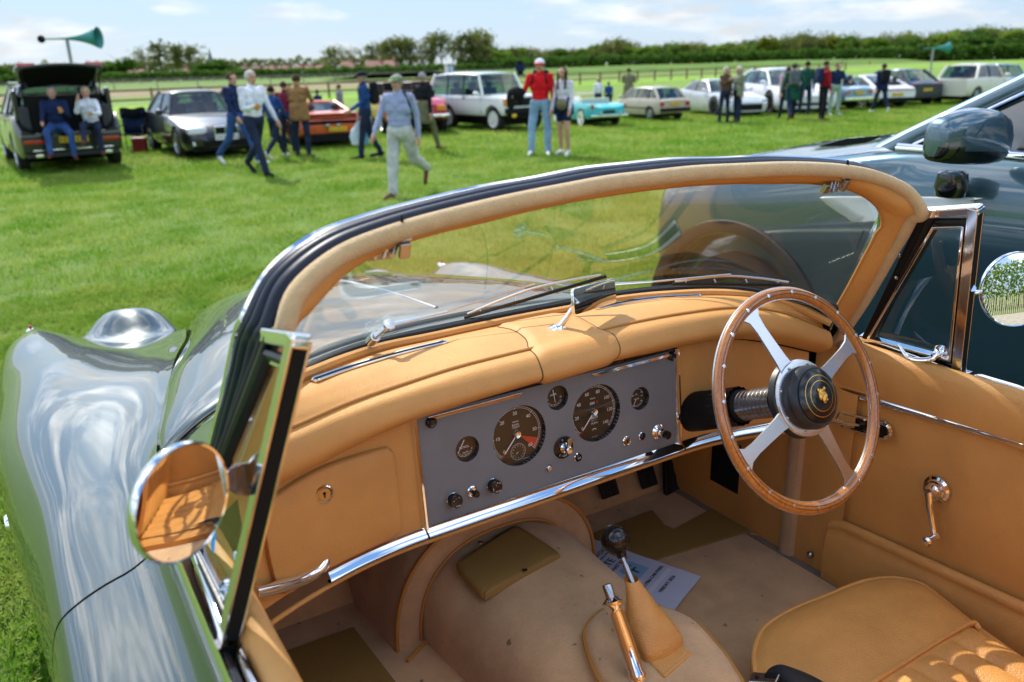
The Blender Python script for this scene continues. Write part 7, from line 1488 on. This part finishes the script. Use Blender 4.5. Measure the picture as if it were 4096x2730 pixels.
# ------------------------------------------------------------------ people
SKIN = mat('skin', (.50,.27,.18), rough=.55, spec=.35, var=(9,.12)); EYE = mat('eye_dark', (.02,.015,.01), rough=.3)
def cloth(n, c, r=.85): return bpy.data.materials.get(n) or mat(n, c, rough=r, spec=.15, var=(7,.22), bump=(26,.5,.02))
def person(lab, foot, vtop, face, pose, cols, hair=None, cap=None, grp='visitors walking and standing on the field', kind='man', base_z=0., seatpt=None, extra=None, skirt=None, coat=None, h=None, vox=.012):
    """foot: photograph ground point; vtop: head top row; face: world heading (deg, 0 = image right, 90 = away)"""
    P0 = atD(*foot, z=0) if seatpt is None else seatpt
    if h is None: h = CAMP[2]*(foot[1]-vtop)/(foot[1]-horizon(foot[0]))
    S = h/1.76; a0 = -YAW+radians(face); r = thing('person', lab, 'person', P0, grp, a0)      # +x forward, +y left
    g = lambda k, d: pose.get(k, d)
    lean = radians(g('lean', 0)); hipz = .93 if not g('sit', 0) else .0
    legs = {}
    for s, n in ((1, 'L'), (-1, 'R')):
        th, kn = radians(g('hip'+n, 0)), radians(g('knee'+n, 0)); hip = Vector((0, s*.095, 0)); k = hip+Vector((sin(th)*.44, s*.01+g('splay', 0)*s*.3, -cos(th)*.44)); t2 = th-kn; an = k+Vector((sin(t2)*.43, 0, -cos(t2)*.43))
        fa = radians(g('foot'+n, 0)); toe = an+Vector((cos(fa)*.17, s*.025, -.055+sin(fa)*.17)); legs[n] = (hip, k, an, toe)
    low = min(min(l[2].z-.085, l[3].z-.03) for l in legs.values())
    up = Vector((0, 0, -low)) if not g('sit', 0) else Vector((0, 0, 0))
    for n in legs: legs[n] = [p+up for p in legs[n]]
    pel = up+Vector((0, 0, .0)); ax = Vector((sin(lean), 0, cos(lean))); ch = pel+ax*.36; nk = pel+ax*.53; hd = nk+Vector((sin(lean+radians(g('nod', 0)))*.13+.018, 0, .128))
    male = kind == 'man'; sh = .195 if male else .165; arms = {}
    for s, n in ((1, 'L'), (-1, 'R')):
        th, el, ab = radians(g('arm'+n, 0)), radians(g('elb'+n, 10)), radians(g('abd'+n, 8)); s0 = nk+Vector((0, s*sh, -.055)); e = s0+Vector((sin(th)*.29, s*sin(ab)*.29, -cos(th)*.29)); t2 = th+el; inw = radians(g('inw'+n, 0)); w_ = e+Vector((sin(t2)*cos(inw)*.26, s*(sin(ab)*.10-sin(inw)*.22), -cos(t2)*.26)); arms[n] = (s0, e, w_, (w_-e).normalized())
    segs = []   # (a, b, ra, rb, material, sideways flattening)
    T_, B_, F_, H_ = 0, 1, 2, 3
    sk = H_; bw = 1.0 if male else .92; th_ = g('bulk', 1.)
    segs += [(pel+Vector((0, -.06, .0)), pel+Vector((0, .06, .0)), .125*bw*th_, .125*bw*th_, B_), (pel+Vector((0, -.04, .09)), pel+Vector((0, .04, .09)), .118*bw*th_, .118*bw*th_, B_ if not g('untuck', 1) else T_), (pel+ax*.17+Vector((0, -.05, 0)), pel+ax*.17+Vector((0, .05, 0)), .112*bw*th_, .112*bw*th_, T_), (pel+ax*.30+Vector((0, -.08, 0)), pel+ax*.30+Vector((0, .08, 0)), .118*bw*th_, .118*bw*th_, T_), (ch+ax*.05+Vector((0, -.10, 0)), ch+ax*.05+Vector((0, .10, 0)), .105*bw, .105*bw, T_), (ch+ax*.10+Vector((0, -sh*.85, 0)), ch+ax*.10+Vector((0, sh*.85, 0)), .068, .068, T_), (ch, pel+ax*.15, .12*bw*th_, .115*bw*th_, T_), (nk-ax*.05, nk+ax*.03, .085, .058, T_), (nk, hd-Vector((.01, 0, .05)), .054, .052, sk)]
    segs += [(hd+Vector((0, 0, .03)), hd+Vector((.005, 0, -.035)), .083, .066, sk), (hd+Vector((.045, 0, -.03)), hd+Vector((.045, 0, -.075)), .045, .035, sk), (hd+Vector((.085, 0, .01)), hd+Vector((.106, 0, -.022)), .009, .013, sk), (hd+Vector((.078, -.028, -.025)), hd+Vector((.078, .028, -.025)), .014, .014, sk), (hd+Vector((.076, -.03, .028)), hd+Vector((.076, .03, .028)), .014, .014, sk)]
    for s in (1, -1): segs.append((hd+Vector((.0, s*.078, .012)), hd+Vector((-.004, s*.080, -.022)), .013, .010, sk))
    bare = g('shorts', 0)
    for n, (hp, k, an, toe) in legs.items():
        lt = .098 if male else .09; w2 = g('trw', 1.)
        if bare: mdp = hp.lerp(k, .55); segs += [(hp, mdp, lt*.95, lt*.86, B_), (mdp, k, .070, .056, sk), (k, k.lerp(an, .35), .054, .056, sk), (k.lerp(an, .35), an, .056, .034, sk)]
        else: segs += [(hp, k, lt*th_, .066*w2, B_), (k, k.lerp(an, .4), .064*w2, .062*w2, B_), (k.lerp(an, .4), an, .062*w2, .052*w2, B_)]
        d = (toe-an); heel = an-d.normalized()*.045+Vector((0, 0, -.035)); segs += [(an+Vector((0, 0, -.02)), an+Vector((0, 0, -.05)), .040, .042, F_), (heel, toe, .038, .034, F_), (toe, toe+d.normalized()*.045, .036, .030, F_)]
    slv = g('sleeve', 1)
    for n, (s0, e, w_, dv) in arms.items():
        s = 1 if n == 'L' else -1; segs += [(s0, e, .058 if male else .050, .045, T_), (e, w_, .043 if slv else .038, .034 if slv else .027, T_ if slv else sk)]
        pd = w_+dv*.05; segs += [(w_, pd, .028, .034, sk), (w_, w_+dv*.085, .026, .030, sk)]
        side = Vector((0, 1, 0)).cross(dv).normalized(); cur = Vector((0, -s*.4, 0))
        for q in range(4):
            b0 = w_+dv*.085+side*(-.030+.020*q); l = (.062, .074, .070, .052)[q]; segs.append((b0, b0+(dv+cur*.35).normalized()*l, .0115, .0095, sk)); 
        tb = w_+dv*.03+side*.028; segs.append((tb, tb+(dv*.75+side*.8).normalized()*.055, .0125, .010, sk))
    m = MB(); cen = []
    for a, b, ra, rb, mi in segs:
        d = b-a; l = d.length; Mf = frame(a, d if l > 1e-5 else (0, 0, 1)); prof = [(max(ra*sin(t), 1e-4), -ra*cos(t)) for t in np.linspace(.0, pi/2, 5)]+[(max(rb*cos(t), 1e-4), l+rb*sin(t)) for t in np.linspace(0, pi/2, 5)]
        m.lathe(prof, 12, Mf, cap=False)
    o = m.build('body', SKIN, None, smooth=False); md = o.modifiers.new('r', 'REMESH'); md.mode = 'VOXEL'; md.voxel_size = vox; md.use_smooth_shade = True
    sm_ = o.modifiers.new('s', 'SMOOTH'); sm_.factor = .5; sm_.iterations = 3; bpy.context.view_layer.update()
    me = bpy.data.meshes.new_from_object(o.evaluated_get(bpy.context.evaluated_depsgraph_get())); o.modifiers.clear(); o.data = me; me.materials.clear()
    for c in cols: me.materials.append(c)
    me.materials.append(SKIN); me.materials.append(EYE)
    nF = len(me.polygons); ce = np.empty(nF*3); me.polygons.foreach_get('center', ce); ce = ce.reshape(-1, 3); best = np.full(nF, 9.); idx = np.zeros(nF, int)
    for a, b, ra, rb, mi in segs:
        A, Bv = np.array(a), np.array(b); ab = Bv-A; t = np.clip(((ce-A)@ab)/(ab@ab+1e-9), 0, 1); d = np.linalg.norm(ce-(A+t[:, None]*ab), axis=1)-(ra+(rb-ra)*t); w2 = d < best; best[w2] = d[w2]; idx[w2] = mi
    for s in (1, -1):
        d = np.linalg.norm(ce-np.array(hd+Vector((.085, s*.031, .012))), axis=1); idx[d < .015] = 4
    idx[np.linalg.norm((ce-np.array(hd+Vector((.09, 0, -.052))))*[1, .4, 1.6], axis=1) < .012] = 4
    vn = len(me.vertices); vc = np.empty(vn*3); me.vertices.foreach_get('co', vc); vc = vc.reshape(-1, 3); nn_ = np.empty(vn*3); me.vertices.foreach_get('normal', nn_); nn_ = nn_.reshape(-1, 3)
    isc = np.zeros(vn, bool); lv = np.empty(len(me.loops), int); me.loops.foreach_get('vertex_index', lv); lt_ = np.empty(nF, int); me.polygons.foreach_get('loop_total', lt_); isc[lv[np.repeat(idx < 2, lt_)]] = True
    if vox < .02:
        sd_ = len(lab); am = np.array([noise.noise(Vector((x*13+sd_, y*13, z*6)))+.6*noise.noise(Vector((x*26, y*26+sd_, z*14))) if c_ else 0 for (x, y, z), c_ in zip(vc, isc)]); vc = vc+nn_*(am*.011)[:, None]; me.vertices.foreach_set('co', vc.ravel()); me.update()
    me.polygons.foreach_set('material_index', idx.astype(np.int32)); me.polygons.foreach_set('use_smooth', [True]*nF)
    o.parent = r; r.scale = (S, S, S); r.location.z = base_z
    if hair is not None:
        kind_h, hm = hair; m = MB(); n_, k_ = 16, 9; rows = []
        for i in range(k_+1):
            t = pi*i/k_*(.62 if kind_h != 'long' else .60); rows.append([hd+Vector((-.018 if kind_h != 'long' else -.022, 0, .028))+Vector((sin(t)*cos(q)*.092, sin(t)*sin(q)*.086, cos(t)*.094))*(1+.11*noise.noise(Vector((cos(q)*4, sin(q)*4, t*4)))) for q in np.linspace(0, 2*pi, n_+1)[:-1]])
        m.grid(rows, closed=True); m.build('hair', hm, r, solid=.006, fix=False)
        if kind_h == 'long':
            m = MB(); m.tube([hd+Vector((-.06, 0, .05)), hd+Vector((-.085, 0, -.08)), hd+Vector((-.07, .02, -.24)), hd+Vector((-.04, .03, -.36))], lambda t: .085*(1-.45*t), 10, flat=.7); m.tube([hd+Vector((0, .08, .03)), hd+Vector((.03, .09, -.12)), hd+Vector((.06, .08, -.30))], lambda t: .03*(1-.3*t), 8); m.tube([hd+Vector((0, -.08, .03)), hd+Vector((.03, -.09, -.12)), hd+Vector((.06, -.08, -.30))], lambda t: .03*(1-.3*t), 8); structure(m.build('hair_strands', hm, r, fix=False), 'stuff')
    if cap is not None:
        kc, cm_, bm_ = cap; m = MB(); rows = []
        for i in range(7):
            t = pi/2*i/6*1.08; rows.append([hd+Vector((-.008+(.012 if kc == 'flat' else 0)*cos(t), 0, .045))+Vector((sin(t)*cos(q)*.108, sin(t)*sin(q)*.094, cos(t)*(.062 if kc == 'flat' else .085))) for q in np.linspace(0, 2*pi, 17)[:-1]])
        m.grid(rows, closed=True); c_ = m.build('cap', cm_, r, solid=.005, fix=False)
        m = MB(); m.grid([[hd+Vector((.085+l_*(1-q*q*.5), q*.075, .052-l_*.35)) for q in np.linspace(-1, 1, 9)] for l_ in (0, .03, .06 if kc == 'flat' else .075)]); m.build('peak', bm_, c_, solid=.005)
    if coat is not None:   # open skirt of a jacket or coat below the waist
        cmt, l_, op = coat; m = MB(); rows = []
        for i in range(6):
            t = i/5; rows.append([pel+ax*(.20*(1-t))+Vector((0, 0, -l_*t))+Vector((cos(q)*(.125+.03*t), sin(q)*(.185+.035*t), 0))*(1+.05*noise.noise(Vector((q*2, t*2, S)))*t) for q in np.linspace(op, 2*pi-op, 22)])
        m.grid(rows); m.build('coat_skirt', cmt, r, solid=.012)
    if extra: extra(r, dict(pel=pel, ch=ch, nk=nk, hd=hd, arms=arms, legs=legs, S=S, P0=P0, a0=a0))
    return r
def loc2w(i, p): return Matrix.Translation(Vector(i['P0'])) @ Matrix.Rotation(i['a0'], 4, 'Z') @ (Vector(p)*i['S'])
def backpack(i, lab, mt, sz=(.15,.30,.44)):
    o = thing('backpack', lab, 'backpack', loc2w(i, i['ch']+Vector((-.12-sz[0]*.5, 0, .0))), None, i['a0']); s = i['S']; o.scale = (s, s, s)
    m = MB(); m.box((0, 0, 0), sz); q = m.build('bag', mt, o, bevel=.05); q.modifiers['b'].segments = 4; m = MB(); m.box((-sz[0]*.55, 0, -sz[2]*.18), (.05, sz[1]*.75, sz[2]*.45)); q = m.build('pocket', mt, o, bevel=.02)
    for s_ in (-1, 1): m = MB(); m.tube(crv([(sz[0]*.4, s_*.09, sz[2]*.42), (.19, s_*.10, sz[2]*.52), (.30, s_*.12, sz[2]*.25), (.29, s_*.14, -.02), (.16, s_*.15, -.15)], 4), .017, 6, flat=.4); m.build('strap', mt, o)
    return o
WALK = dict(hipL=24, kneeL=4, hipR=-18, kneeR=28, footR=-40, armL=-22, elbL=14, armR=20, elbR=18)
WALK2 = dict(hipL=-18, kneeL=30, footL=-42, hipR=24, kneeR=4, armL=20, elbL=14, armR=-20, elbR=18)
STAND = dict(armL=-2, armR=2, hipL=2, hipR=-3, splay=.10)
GREYH = cloth('grey_hair', (.26,.25,.24)); WHH = cloth('white_hair', (.46,.45,.43)); BRH = cloth('brown_hair', (.05,.028,.016)); BLH = cloth('black_hair', (.015,.012,.01)); NAVY = cloth('navy_cloth', (.012,.022,.07)); JEAN = cloth('blue_denim', (.03,.075,.22)); LJEAN = cloth('light_denim', (.22,.36,.50)); DJ = cloth('dark_denim', (.016,.024,.05)); WHC = cloth('white_cotton', (.68,.69,.76)); BLK = cloth('black_cloth', (.010,.011,.013)); BRS = cloth('brown_shoe', (.10,.035,.018), .5); WSH = cloth('white_shoe', (.65,.65,.64)); REDC = cloth('red_jersey', (.62,.012,.018)); TWEED = cloth('tan_tweed', (.27,.145,.055)); STONE = cloth('stone_chino', (.46,.47,.44)); GREENC = cloth('bottle_green', (.012,.085,.05)); KHAKI = cloth('khaki_cloth', (.16,.15,.085)); BLUEM = cloth('mid_blue_jacket', (.018,.06,.20)); MAR = cloth('maroon_cloth', (.16,.015,.035)); DRKR = cloth('dark_red_jacket', (.30,.012,.018))
def checkmat():
    m = mat('blue_gingham_shirt', (.13,.18,.36), rough=.85); t = m.node_tree; tcn = t.nodes.new('ShaderNodeTexCoord'); ch = t.nodes.new('ShaderNodeTexChecker'); ch.inputs['Scale'].default_value = 75; ch.inputs[1].default_value = (.10,.14,.32,1); ch.inputs[2].default_value = (.46,.50,.62,1); t.links.new(tcn.outputs['Object'], ch.inputs[0]); t.links.new(ch.outputs[0], t.nodes['Principled BSDF'].inputs['Base Color']); return m
GING = checkmat(); OLC = cloth('sage_tweed_cap', (.20,.25,.14))
# seated pair
def seatedat(u, v, dz): P = atD(u, v, z=0); return P
q5m = Matrix.Translation(q5.location) @ Matrix.Rotation(q5.rotation_euler.z, 4, 'Z') @ Matrix.Scale(q5.scale.x, 4)
def sit(lab, y, lab2, cols, hair, pose, kind, face=0, ex=None):
    P = q5m @ Vector((-2.30, y, .86)); a = math.degrees(q5.rotation_euler.z+pi+YAW)
    return person(lab, (0, 0), 0, a+face, dict(sit=1, **pose), cols, hair, None, 'pair seated on the boot sill', kind, base_z=P.z, seatpt=Vector((P.x, P.y, 0)), h=1.60, extra=ex)
def glass_(i, n, lab, mt, cat='glass'):
    w_ = i['arms'][n][2]+i['arms'][n][3]*.09; P = loc2w(i, w_); P.z += i.get('bz', 0); o = thing('beer_glass', lab, cat, P); m = MB(); m.lathe([(.030, -.06), (.036, .06), (.034, .06), (.028, -.055)], 14, cap=False); m.build('tumbler', glassmat('clear_plastic', (.95,.95,.95)) if 'clear_plastic' not in bpy.data.materials else bpy.data.materials['clear_plastic'], o); m = MB(); m.lathe([(.027, -.054), (.032, .035), (0, .035)], 14, cap=True); m.build('beer', mt, o)
BEER = mat('amber_beer', (.80,.30,.02), rough=.1)
zs_ = (q5m @ Vector((-2.30, 0, .86))).z
sit('man in navy jumper and jeans seated on the boot sill holding an amber drink', .20, '', [NAVY, JEAN, BRS], ('s', GREYH), dict(hipL=74, kneeL=72, hipR=82, kneeR=70, splay=.35, lean=6, armL=20, elbL=95, inwL=30, armR=28, elbR=38, bulk=1.08), 'man', -8, lambda r, i: (i.update(bz=zs_), glass_(i, 'L', 'plastic cup of amber beer in the seated man\'s hand', BEER)))
sit('woman in white shirt seated with crossed legs on the boot sill', -.38, '', [WHC, DJ, BRS], ('s', cloth('fair_grey_hair', (.34,.28,.20))), dict(hipL=80, kneeL=76, hipR=92, kneeR=40, splay=.1, lean=12, armL=35, elbL=60, inwL=40, armR=50, elbR=100, inwR=20), 'woman', -12)
person('man in navy jacket and blue jeans walking behind the white haired man', (556,379), 158, -25, WALK, [NAVY, JEAN, WSH], ('s', BRH))
person('white haired man in white jumper and dark jeans striding with a glass', (598,403), 150, -38, dict(WALK2, elbR=85, armR=10, inwR=10, lean=4), [WHC, DJ, BLK], ('s', WHH), extra=lambda r, i: glass_(i, 'R', 'plastic cup of amber beer held by the white haired man', BEER), vox=.010)
person('man in blue tee shirt and dark jeans beside the white haired man', (640,366), 190, 60, WALK, [BLUEM, DJ, WSH], ('s', BLH))
person('man in tan tweed jacket seen from behind, hands raised to his face', (699,364), 168, 85, dict(STAND, armL=35, elbL=120, armR=35, elbR=120, inwL=30, inwR=30), [TWEED, DJ, BRS], ('s', BRH), coat=(TWEED, .16, .15), vox=.010)
person('visitor in maroon top behind the man in tan tweed', (668,352), 184, 80, STAND, [MAR, DJ, BLK], ('s', BRH))
person('dark haired visitor in navy behind the orange supercar', (737,300), 204, 150, STAND, [NAVY, DJ, BLK], ('s', BRH)); person('dark haired visitor in red scarf half hidden left of the orange supercar', (632,318), 214, 100, STAND, [cloth('wine_top', (.10,.02,.05)), DJ, BLK], ('s', BRH))
person('man in grey gilet standing beyond the orange supercar', (787,300), 192, 170, STAND, [cloth('grey_gilet', (.20,.22,.24)), DJ, BLK], ('s', BRH))
for u, v, vt, lab, c in ((483,262,206,'grey haired head beyond the black coupe roof', NAVY), (530,268,196,'visitor in navy with grey cap beyond the black coupe', NAVY), (542,262,190,'visitor in orange bib far beyond the black coupe', cloth('orange_bib', (.75,.12,.02)))): person(lab.replace('head', 'visitor'), (u,v), vt, 90, STAND, [c, DJ, BLK], ('s', GREYH))
def bluebag(r, i):
    P = loc2w(i, i['arms']['R'][2]+i['arms']['R'][3]*.1); o = thing('carrier_bag', 'white and light blue plastic carrier bag hanging from a man\'s hand', 'bag', P, None, i['a0']+.3); m = MB()
    rows = [[Vector((cos(a)*w_*(1+.1*sin(5*a+z*9)), sin(a)*w_*.45*(1+.15*cos(3*a)), z)) for a in np.linspace(0, 2*pi, 19)[:-1]] for z, w_ in ((-.50,.10),(-.48,.17),(-.34,.20),(-.2,.17),(-.12,.10),(-.02,.03))]
    m.grid(rows, closed=True, cap=True); m.build('bag', cloth('white_plastic', (.62,.70,.74), .4), o); m = MB(); m.grid([[p*1.02 for p in r_[6:16]] for r_ in rows[1:4]]); m.build('blue_print', cloth('print_blue', (.05,.42,.72), .4), o)
    backpack(i, 'black backpack on the man in the blue jacket', BLK)
person('man in blue jacket and dark cap walking left with a carrier bag', (848,366), 159, 195, dict(hipL=14, kneeL=6, hipR=-10, kneeR=16, armL=15, elbL=45, armR=6, elbR=10), [BLUEM, DJ, BLK], ('s', GREYH), ('b', BLK, BLK), extra=bluebag, vox=.010)
def strapbag(r, i): o = thing('shoulder_strap', 'dark camera strap across the checked shirt', 'strap', loc2w(i, i['ch'])); s = i['S']; o.scale = (s, s, s); o.rotation_euler = (0, 0, i['a0']); m = MB(); m.tube(crv([(-.10,.17,-.30), (.03,.20,-.05), (.06,.15,.13), (-.02,.08,.18), (-.12,.02,.05), (-.13,.1,-.2)], 5, closed=True), .016, 6, closed=True, flat=.4); m.build('strap', BLK, o)
person('elderly man in green flat cap, checked shirt and pale trousers striding left', (930,452), 163, 250, dict(hipL=-24, kneeL=42, footL=-50, hipR=12, kneeR=3, armL=-14, elbL=20, armR=18, elbR=14, abdR=16, abdL=10, trw=1.3, bulk=1.1), [GING, STONE, BRS], ('s', GREYH), ('flat', OLC, OLC), extra=strapbag, vox=.009)
person('grey haired man in black jumper with khaki waistcoat behind the flat capped man', (980,349), 158, 60, WALK2, [BLK, KHAKI, BRS], ('s', GREYH), coat=(KHAKI, .30, .5))
def jacketover(r, i): o = thing('black_jacket', 'black jacket carried under the red shirted man\'s arm', 'jacket', loc2w(i, i['arms']['R'][2]+Vector((0, 0, .05)))); m = MB(); m.ell((0, 0, 0), (.20,.13,.12)); m.ell((-.13, 0, -.12), (.09,.08,.20)); m.ell((.1, 0, -.1), (.07,.07,.15)); m.build('folds', BLK, o, fix=False); backpack(i, 'small black backpack on the red shirted man', BLK)
person('tall man in red jersey, white and red cap and pale jeans', (1243,356), 132, -100, dict(hipL=8, kneeL=4, hipR=14, kneeR=2, splay=.14, armR=10, elbR=70, inwR=-20, abdR=20, armL=0, elbL=14, trw=1.15), [REDC, LJEAN, WSH], ('s', BRH), ('b', WHC, REDC), extra=jacketover, vox=.010)
def gbag(r, i): o = thing('olive_bag', 'olive cross body bag on the long haired young woman', 'bag', loc2w(i, i['pel']+Vector((.15, .02, .06)))); m = MB(); m.ell((0, 0, 0), (.09,.15,.11)); m.build('pouch', KHAKI, o); m = MB(); m.tube(crv([(0,.1,.05),(-.05,.14,.3),(-.15,.05,.5)],4), .012, 6); m.build('strap', KHAKI, o)
person('long haired young woman in white, navy and red jacket and dark shorts', (1296,358), 153, -120, dict(hipL=10, kneeL=20, footL=-10, hipR=-4, kneeR=6, shorts=1, armL=10, elbL=20, armR=-2, elbR=30, nod=22), [cloth('white_sports_jacket', (.66,.62,.68)), cloth('navy_shorts', (.012,.02,.06)), WSH], ('long', BRH), extra=gbag, kind='woman', coat=(cloth('navy_jacket_hem', (.02,.04,.14)), .14, .7), vox=.010)
person('man in olive coat standing behind the turquoise convertible', (1443,262), 155, 80, dict(STAND, armL=40, elbL=90, armR=40, elbR=90), [KHAKI, DJ, BLK], ('s', BRH), coat=(KHAKI, .3, .4)); person('visitor in white top behind the turquoise convertible', (1374,262), 178, 120, STAND, [WHC, DJ, BLK], ('s', cloth('blond_hair', (.35,.24,.10)))); person('child in blue beyond the turquoise convertible', (1398,258), 187, 100, STAND, [BLUEM, DJ, BLK], ('s', BRH))
person('grey haired man in brown gilet facing his companion at right', (1662,284), 151, -60, dict(STAND, armR=40, elbR=80), [cloth('brown_gilet', (.09,.05,.03)), DJ, BLK], ('s', WHH)); person('white haired man in sage jacket and blue shirt talking', (1692,283), 150, 200, dict(STAND, armR=35, elbR=100), [cloth('sage_jacket', (.22,.24,.16)), DJ, BRS], ('s', WHH), coat=(cloth('sage_jacket', 0), .12, .6))
person('visitor in pale top carrying a maroon backpack', (1803,276), 148, 85, WALK, [cloth('pink_top', (.5,.35,.38)), DJ, BLK], ('s', BRH), extra=lambda r, i: backpack(i, 'maroon backpack left of the green coats', MAR))
person('broad man in long bottle green coat with grey backpack', (1816,279), 139, 80, dict(WALK2, bulk=1.12, armL=-10, abdL=18, abdR=18), [GREENC, DJ, BRS], ('s', BRH), ('b', cloth('olive_cap', (.08,.09,.05)), BLK), extra=lambda r, i: backpack(i, 'grey backpack on the green coat', cloth('grey_pack', (.10,.11,.12))), coat=(GREENC, .30, .3))
person('man in bottle green jacket half hidden at the right of the group', (1846,268), 139, 70, STAND, [cloth('dark_green_jacket', (.012,.06,.045)), DJ, BRS], ('s', BLH)); person('visitor in red jacket with navy backpack in profile', (1887,277), 138, 10, STAND, [DRKR, BLK, BRS], ('s', BRH), extra=lambda r, i: backpack(i, 'navy backpack on the red jacket', NAVY))
person('man in navy blazer, white shirt and pale green trousers', (1915,266), 142, -80, dict(STAND, armL=20, elbL=60), [cloth('navy_blazer', (.012,.02,.06)), cloth('pale_green_trousers', (.28,.38,.30)), WSH], ('s', BRH), extra=lambda r, i: None); person('hooded figure in dark navy coat with black backpack standing apart', (2020,261), 142, 90, WALK, [NAVY, DJ, WSH], ('s', BLH), coat=(NAVY, .12, .4), extra=lambda r, i: backpack(i, 'black backpack on the hooded figure', BLK))
person('visitor in blue jacket standing by the bright blue small car', (2220,236), 143, 90, STAND, [BLUEM, DJ, BLK], ('s', BRH)); person('dark haired visitor behind the SUV pillar at far right', (2284,232), 147, 60, STAND, [MAR, DJ, BLK], ('s', BLH))
rp = random.Random(3)
for k in range(16):
    u = 1180+rp.random()*1050; vb = horizon(u)+rp.uniform(14, 19); person('tiny distant spectator by the far rail on the right', (u, vb), vb-rp.uniform(12, 15), rp.uniform(0, 360), STAND, [rp.choice((NAVY, WHC, BLUEM, BLK, cloth('orange_bib', 0), GREENC)), DJ, BLK], ('s', BRH), grp='tiny distant spectators', vox=.05)
# ------------------------------------------------------------------ odds and ends
TEAL = mat('teal_horn_paint', (.015,.20,.18), rough=.5)
def horn(P, zc, L_, r, lab, u0, u1, px_per):
    o = thing('horn_loudspeaker', lab, 'loudspeaker', P); rt = Vector(_r); 
    m = MB(); m.tube([(0,0,0),(0,0,zc-.02)], .045 if px_per else .06, 8); m.build('pole', mat('galvanised_pole', (.25,.27,.26), rough=.6) if 'galvanised_pole' not in bpy.data.materials else bpy.data.materials['galvanised_pole'], o)
    f = frame(Vector((0,0,zc))-rt*L_*.42, rt, (0,0,1)); prof = [(.012,0)]+[(r*(.06+.94*(t**3.2)), L_*t) for t in np.linspace(0,1,16)]; m = MB(); m.lathe(prof, 28, f, cap=False); m.build('flare', TEAL, o, solid=.01); m = MB(); m.ell(Vector((0,0,zc))-rt*L_*.46, (.10,.10,.10)); m.build('driver', BLK, o)
    return o
d0 = 26.; P = far(170, d0); k = d0/1905.
horn(P, hgt(170, 106, d0), 108*k, 20*k, 'green horn loudspeaker on a pole above the raised tailgate', 0, 0, 1)
d0 = 62.; P = far(2143, d0); k = d0/1960.; horn(P, hgt(2143, 114, d0), 55*k, 11*k, 'pale teal horn loudspeaker on a pole above the dark blue SUV', 0, 0, 0)
# folding chair and cool box by the black coupe
NV = cloth('navy_canvas', (.012,.025,.06)); A = atD(318, 346, z=0); ch_ = thing('folding_chair', 'navy canvas folding chair with a coat over it between the SUV and black coupe', 'chair', A, None, -YAW+.2); s = .95; ch_.scale = (s,s,s)
m = MB(); m.grid([[Vector((-.26+.52*q, .02+.03*sin(pi*q), z)) for q in np.linspace(0,1,6)] for z in (.42,.6,.8,.96)]); m.build('back', NV, ch_, solid=.02); m = MB(); m.grid([[Vector((-.26+.52*q, y, .43-.03*sin(pi*q))) for q in np.linspace(0,1,6)] for y in (-.42,-.2,.02)]); m.build('seat', NV, ch_, solid=.02)
for x, y in ((-.27,.06),(.27,.06),(-.27,-.44),(.27,-.44)): m = MB(); m.tube([(x,y,0),(x,y,.62 if y < 0 else .95)], .013, 6); m.build('leg', STEEL, ch_)
for x in (-.28,.28): m = MB(); m.box((x,-.2,.63),(.05,.5,.03)); m.build('armrest', NV, ch_, bevel=.01)
m = MB(); m.grid([[Vector((-.30+.6*q, .07+dy, z+.02*sin(9*q))) for q in np.linspace(0,1,9)] for z, dy in ((.35,.06),(.7,.05),(1.0,.02),(1.03,-.03),(.8,-.06))]); c = tag(m.build('draped_coat', BLK, None, solid=.02), 'dark coat draped over the back of the folding chair', 'coat'); c.location = A; c.rotation_euler = (0,0,-YAW+.2); c.scale = (s,s,s)
A = atD(325, 352, z=0); cb = thing('cool_box', 'dark red cool box with pale lid on the grass in front of the folding chair', 'cool box', A, None, -YAW+.15)
m = MB(); m.box((0,0,.16),(.30,.24,.32)); m.build('box', mat('dark_red_plastic', (.22,.008,.02), rough=.4), cb, bevel=.02); m = MB(); m.box((0,0,.335),(.32,.26,.04)); m.build('lid', mat('grey_plastic', (.3,.12,.13), rough=.5), cb, bevel=.012)
m = MB(); m.tube([(-.15,0,.34),(-.1,0,.42),(.1,0,.42),(.15,0,.34)], .010, 6); m.build('handle', BLK, cb)
A = atD(1025, 262, z=0)
for k, (dx, c) in enumerate(((-7, WHC), (4, cloth('pale_blue_flag', (.35,.5,.7))))):
    d0 = 110.; P = far(1028+dx, d0); f = thing('banner', ('white narrow banner on a pole beyond the white off-roader', 'pale blue narrow banner on a pole beyond the white off-roader')[k], 'banner', P); m = MB(); m.tube([(0,0,0),(0,0,hgt(1028,150,d0))], .04, 6); m.build('pole', STEEL, f); m = MB(); m.box(Vector((0,0,hgt(1028,152,d0)-.55))+Vector(_r)*.3, (.5,.04,1.1)); m.build('cloth', c, f, smooth=False)
d0 = 120.; P = far(1195, d0); t_ = thing('speaker_tower', 'dark stack of speakers on a stand beyond the white off-roader', 'speaker tower', P, None, -YAW); m = MB(); m.box((0,0,1.2),(.9,.8,2.4)); m.build('cabinet', BLK, t_, bevel=.05); m = MB(); m.box((0,0,hgt(1195,150,d0)-.4),(1.3,.9,.8)); m.build('cabinet', NAVY, t_, bevel=.05)
# cup left on the sill, leaflet behind the left mirror
lf = [along(u, v, 1.16) for u, v in ((483, 1250), (494, 1213), (496, 1222), (492, 1272), (486, 1266))]
m = MB(); m.add(lf, [tuple(range(len(lf)))]); tag(m.build('windscreen_leaflet', mat('leaflet_blue', (.03,.38,.72), rough=.4), None, smooth=False, solid=.0012), 'bright blue leaflet tucked behind the left door mirror', 'leaflet')
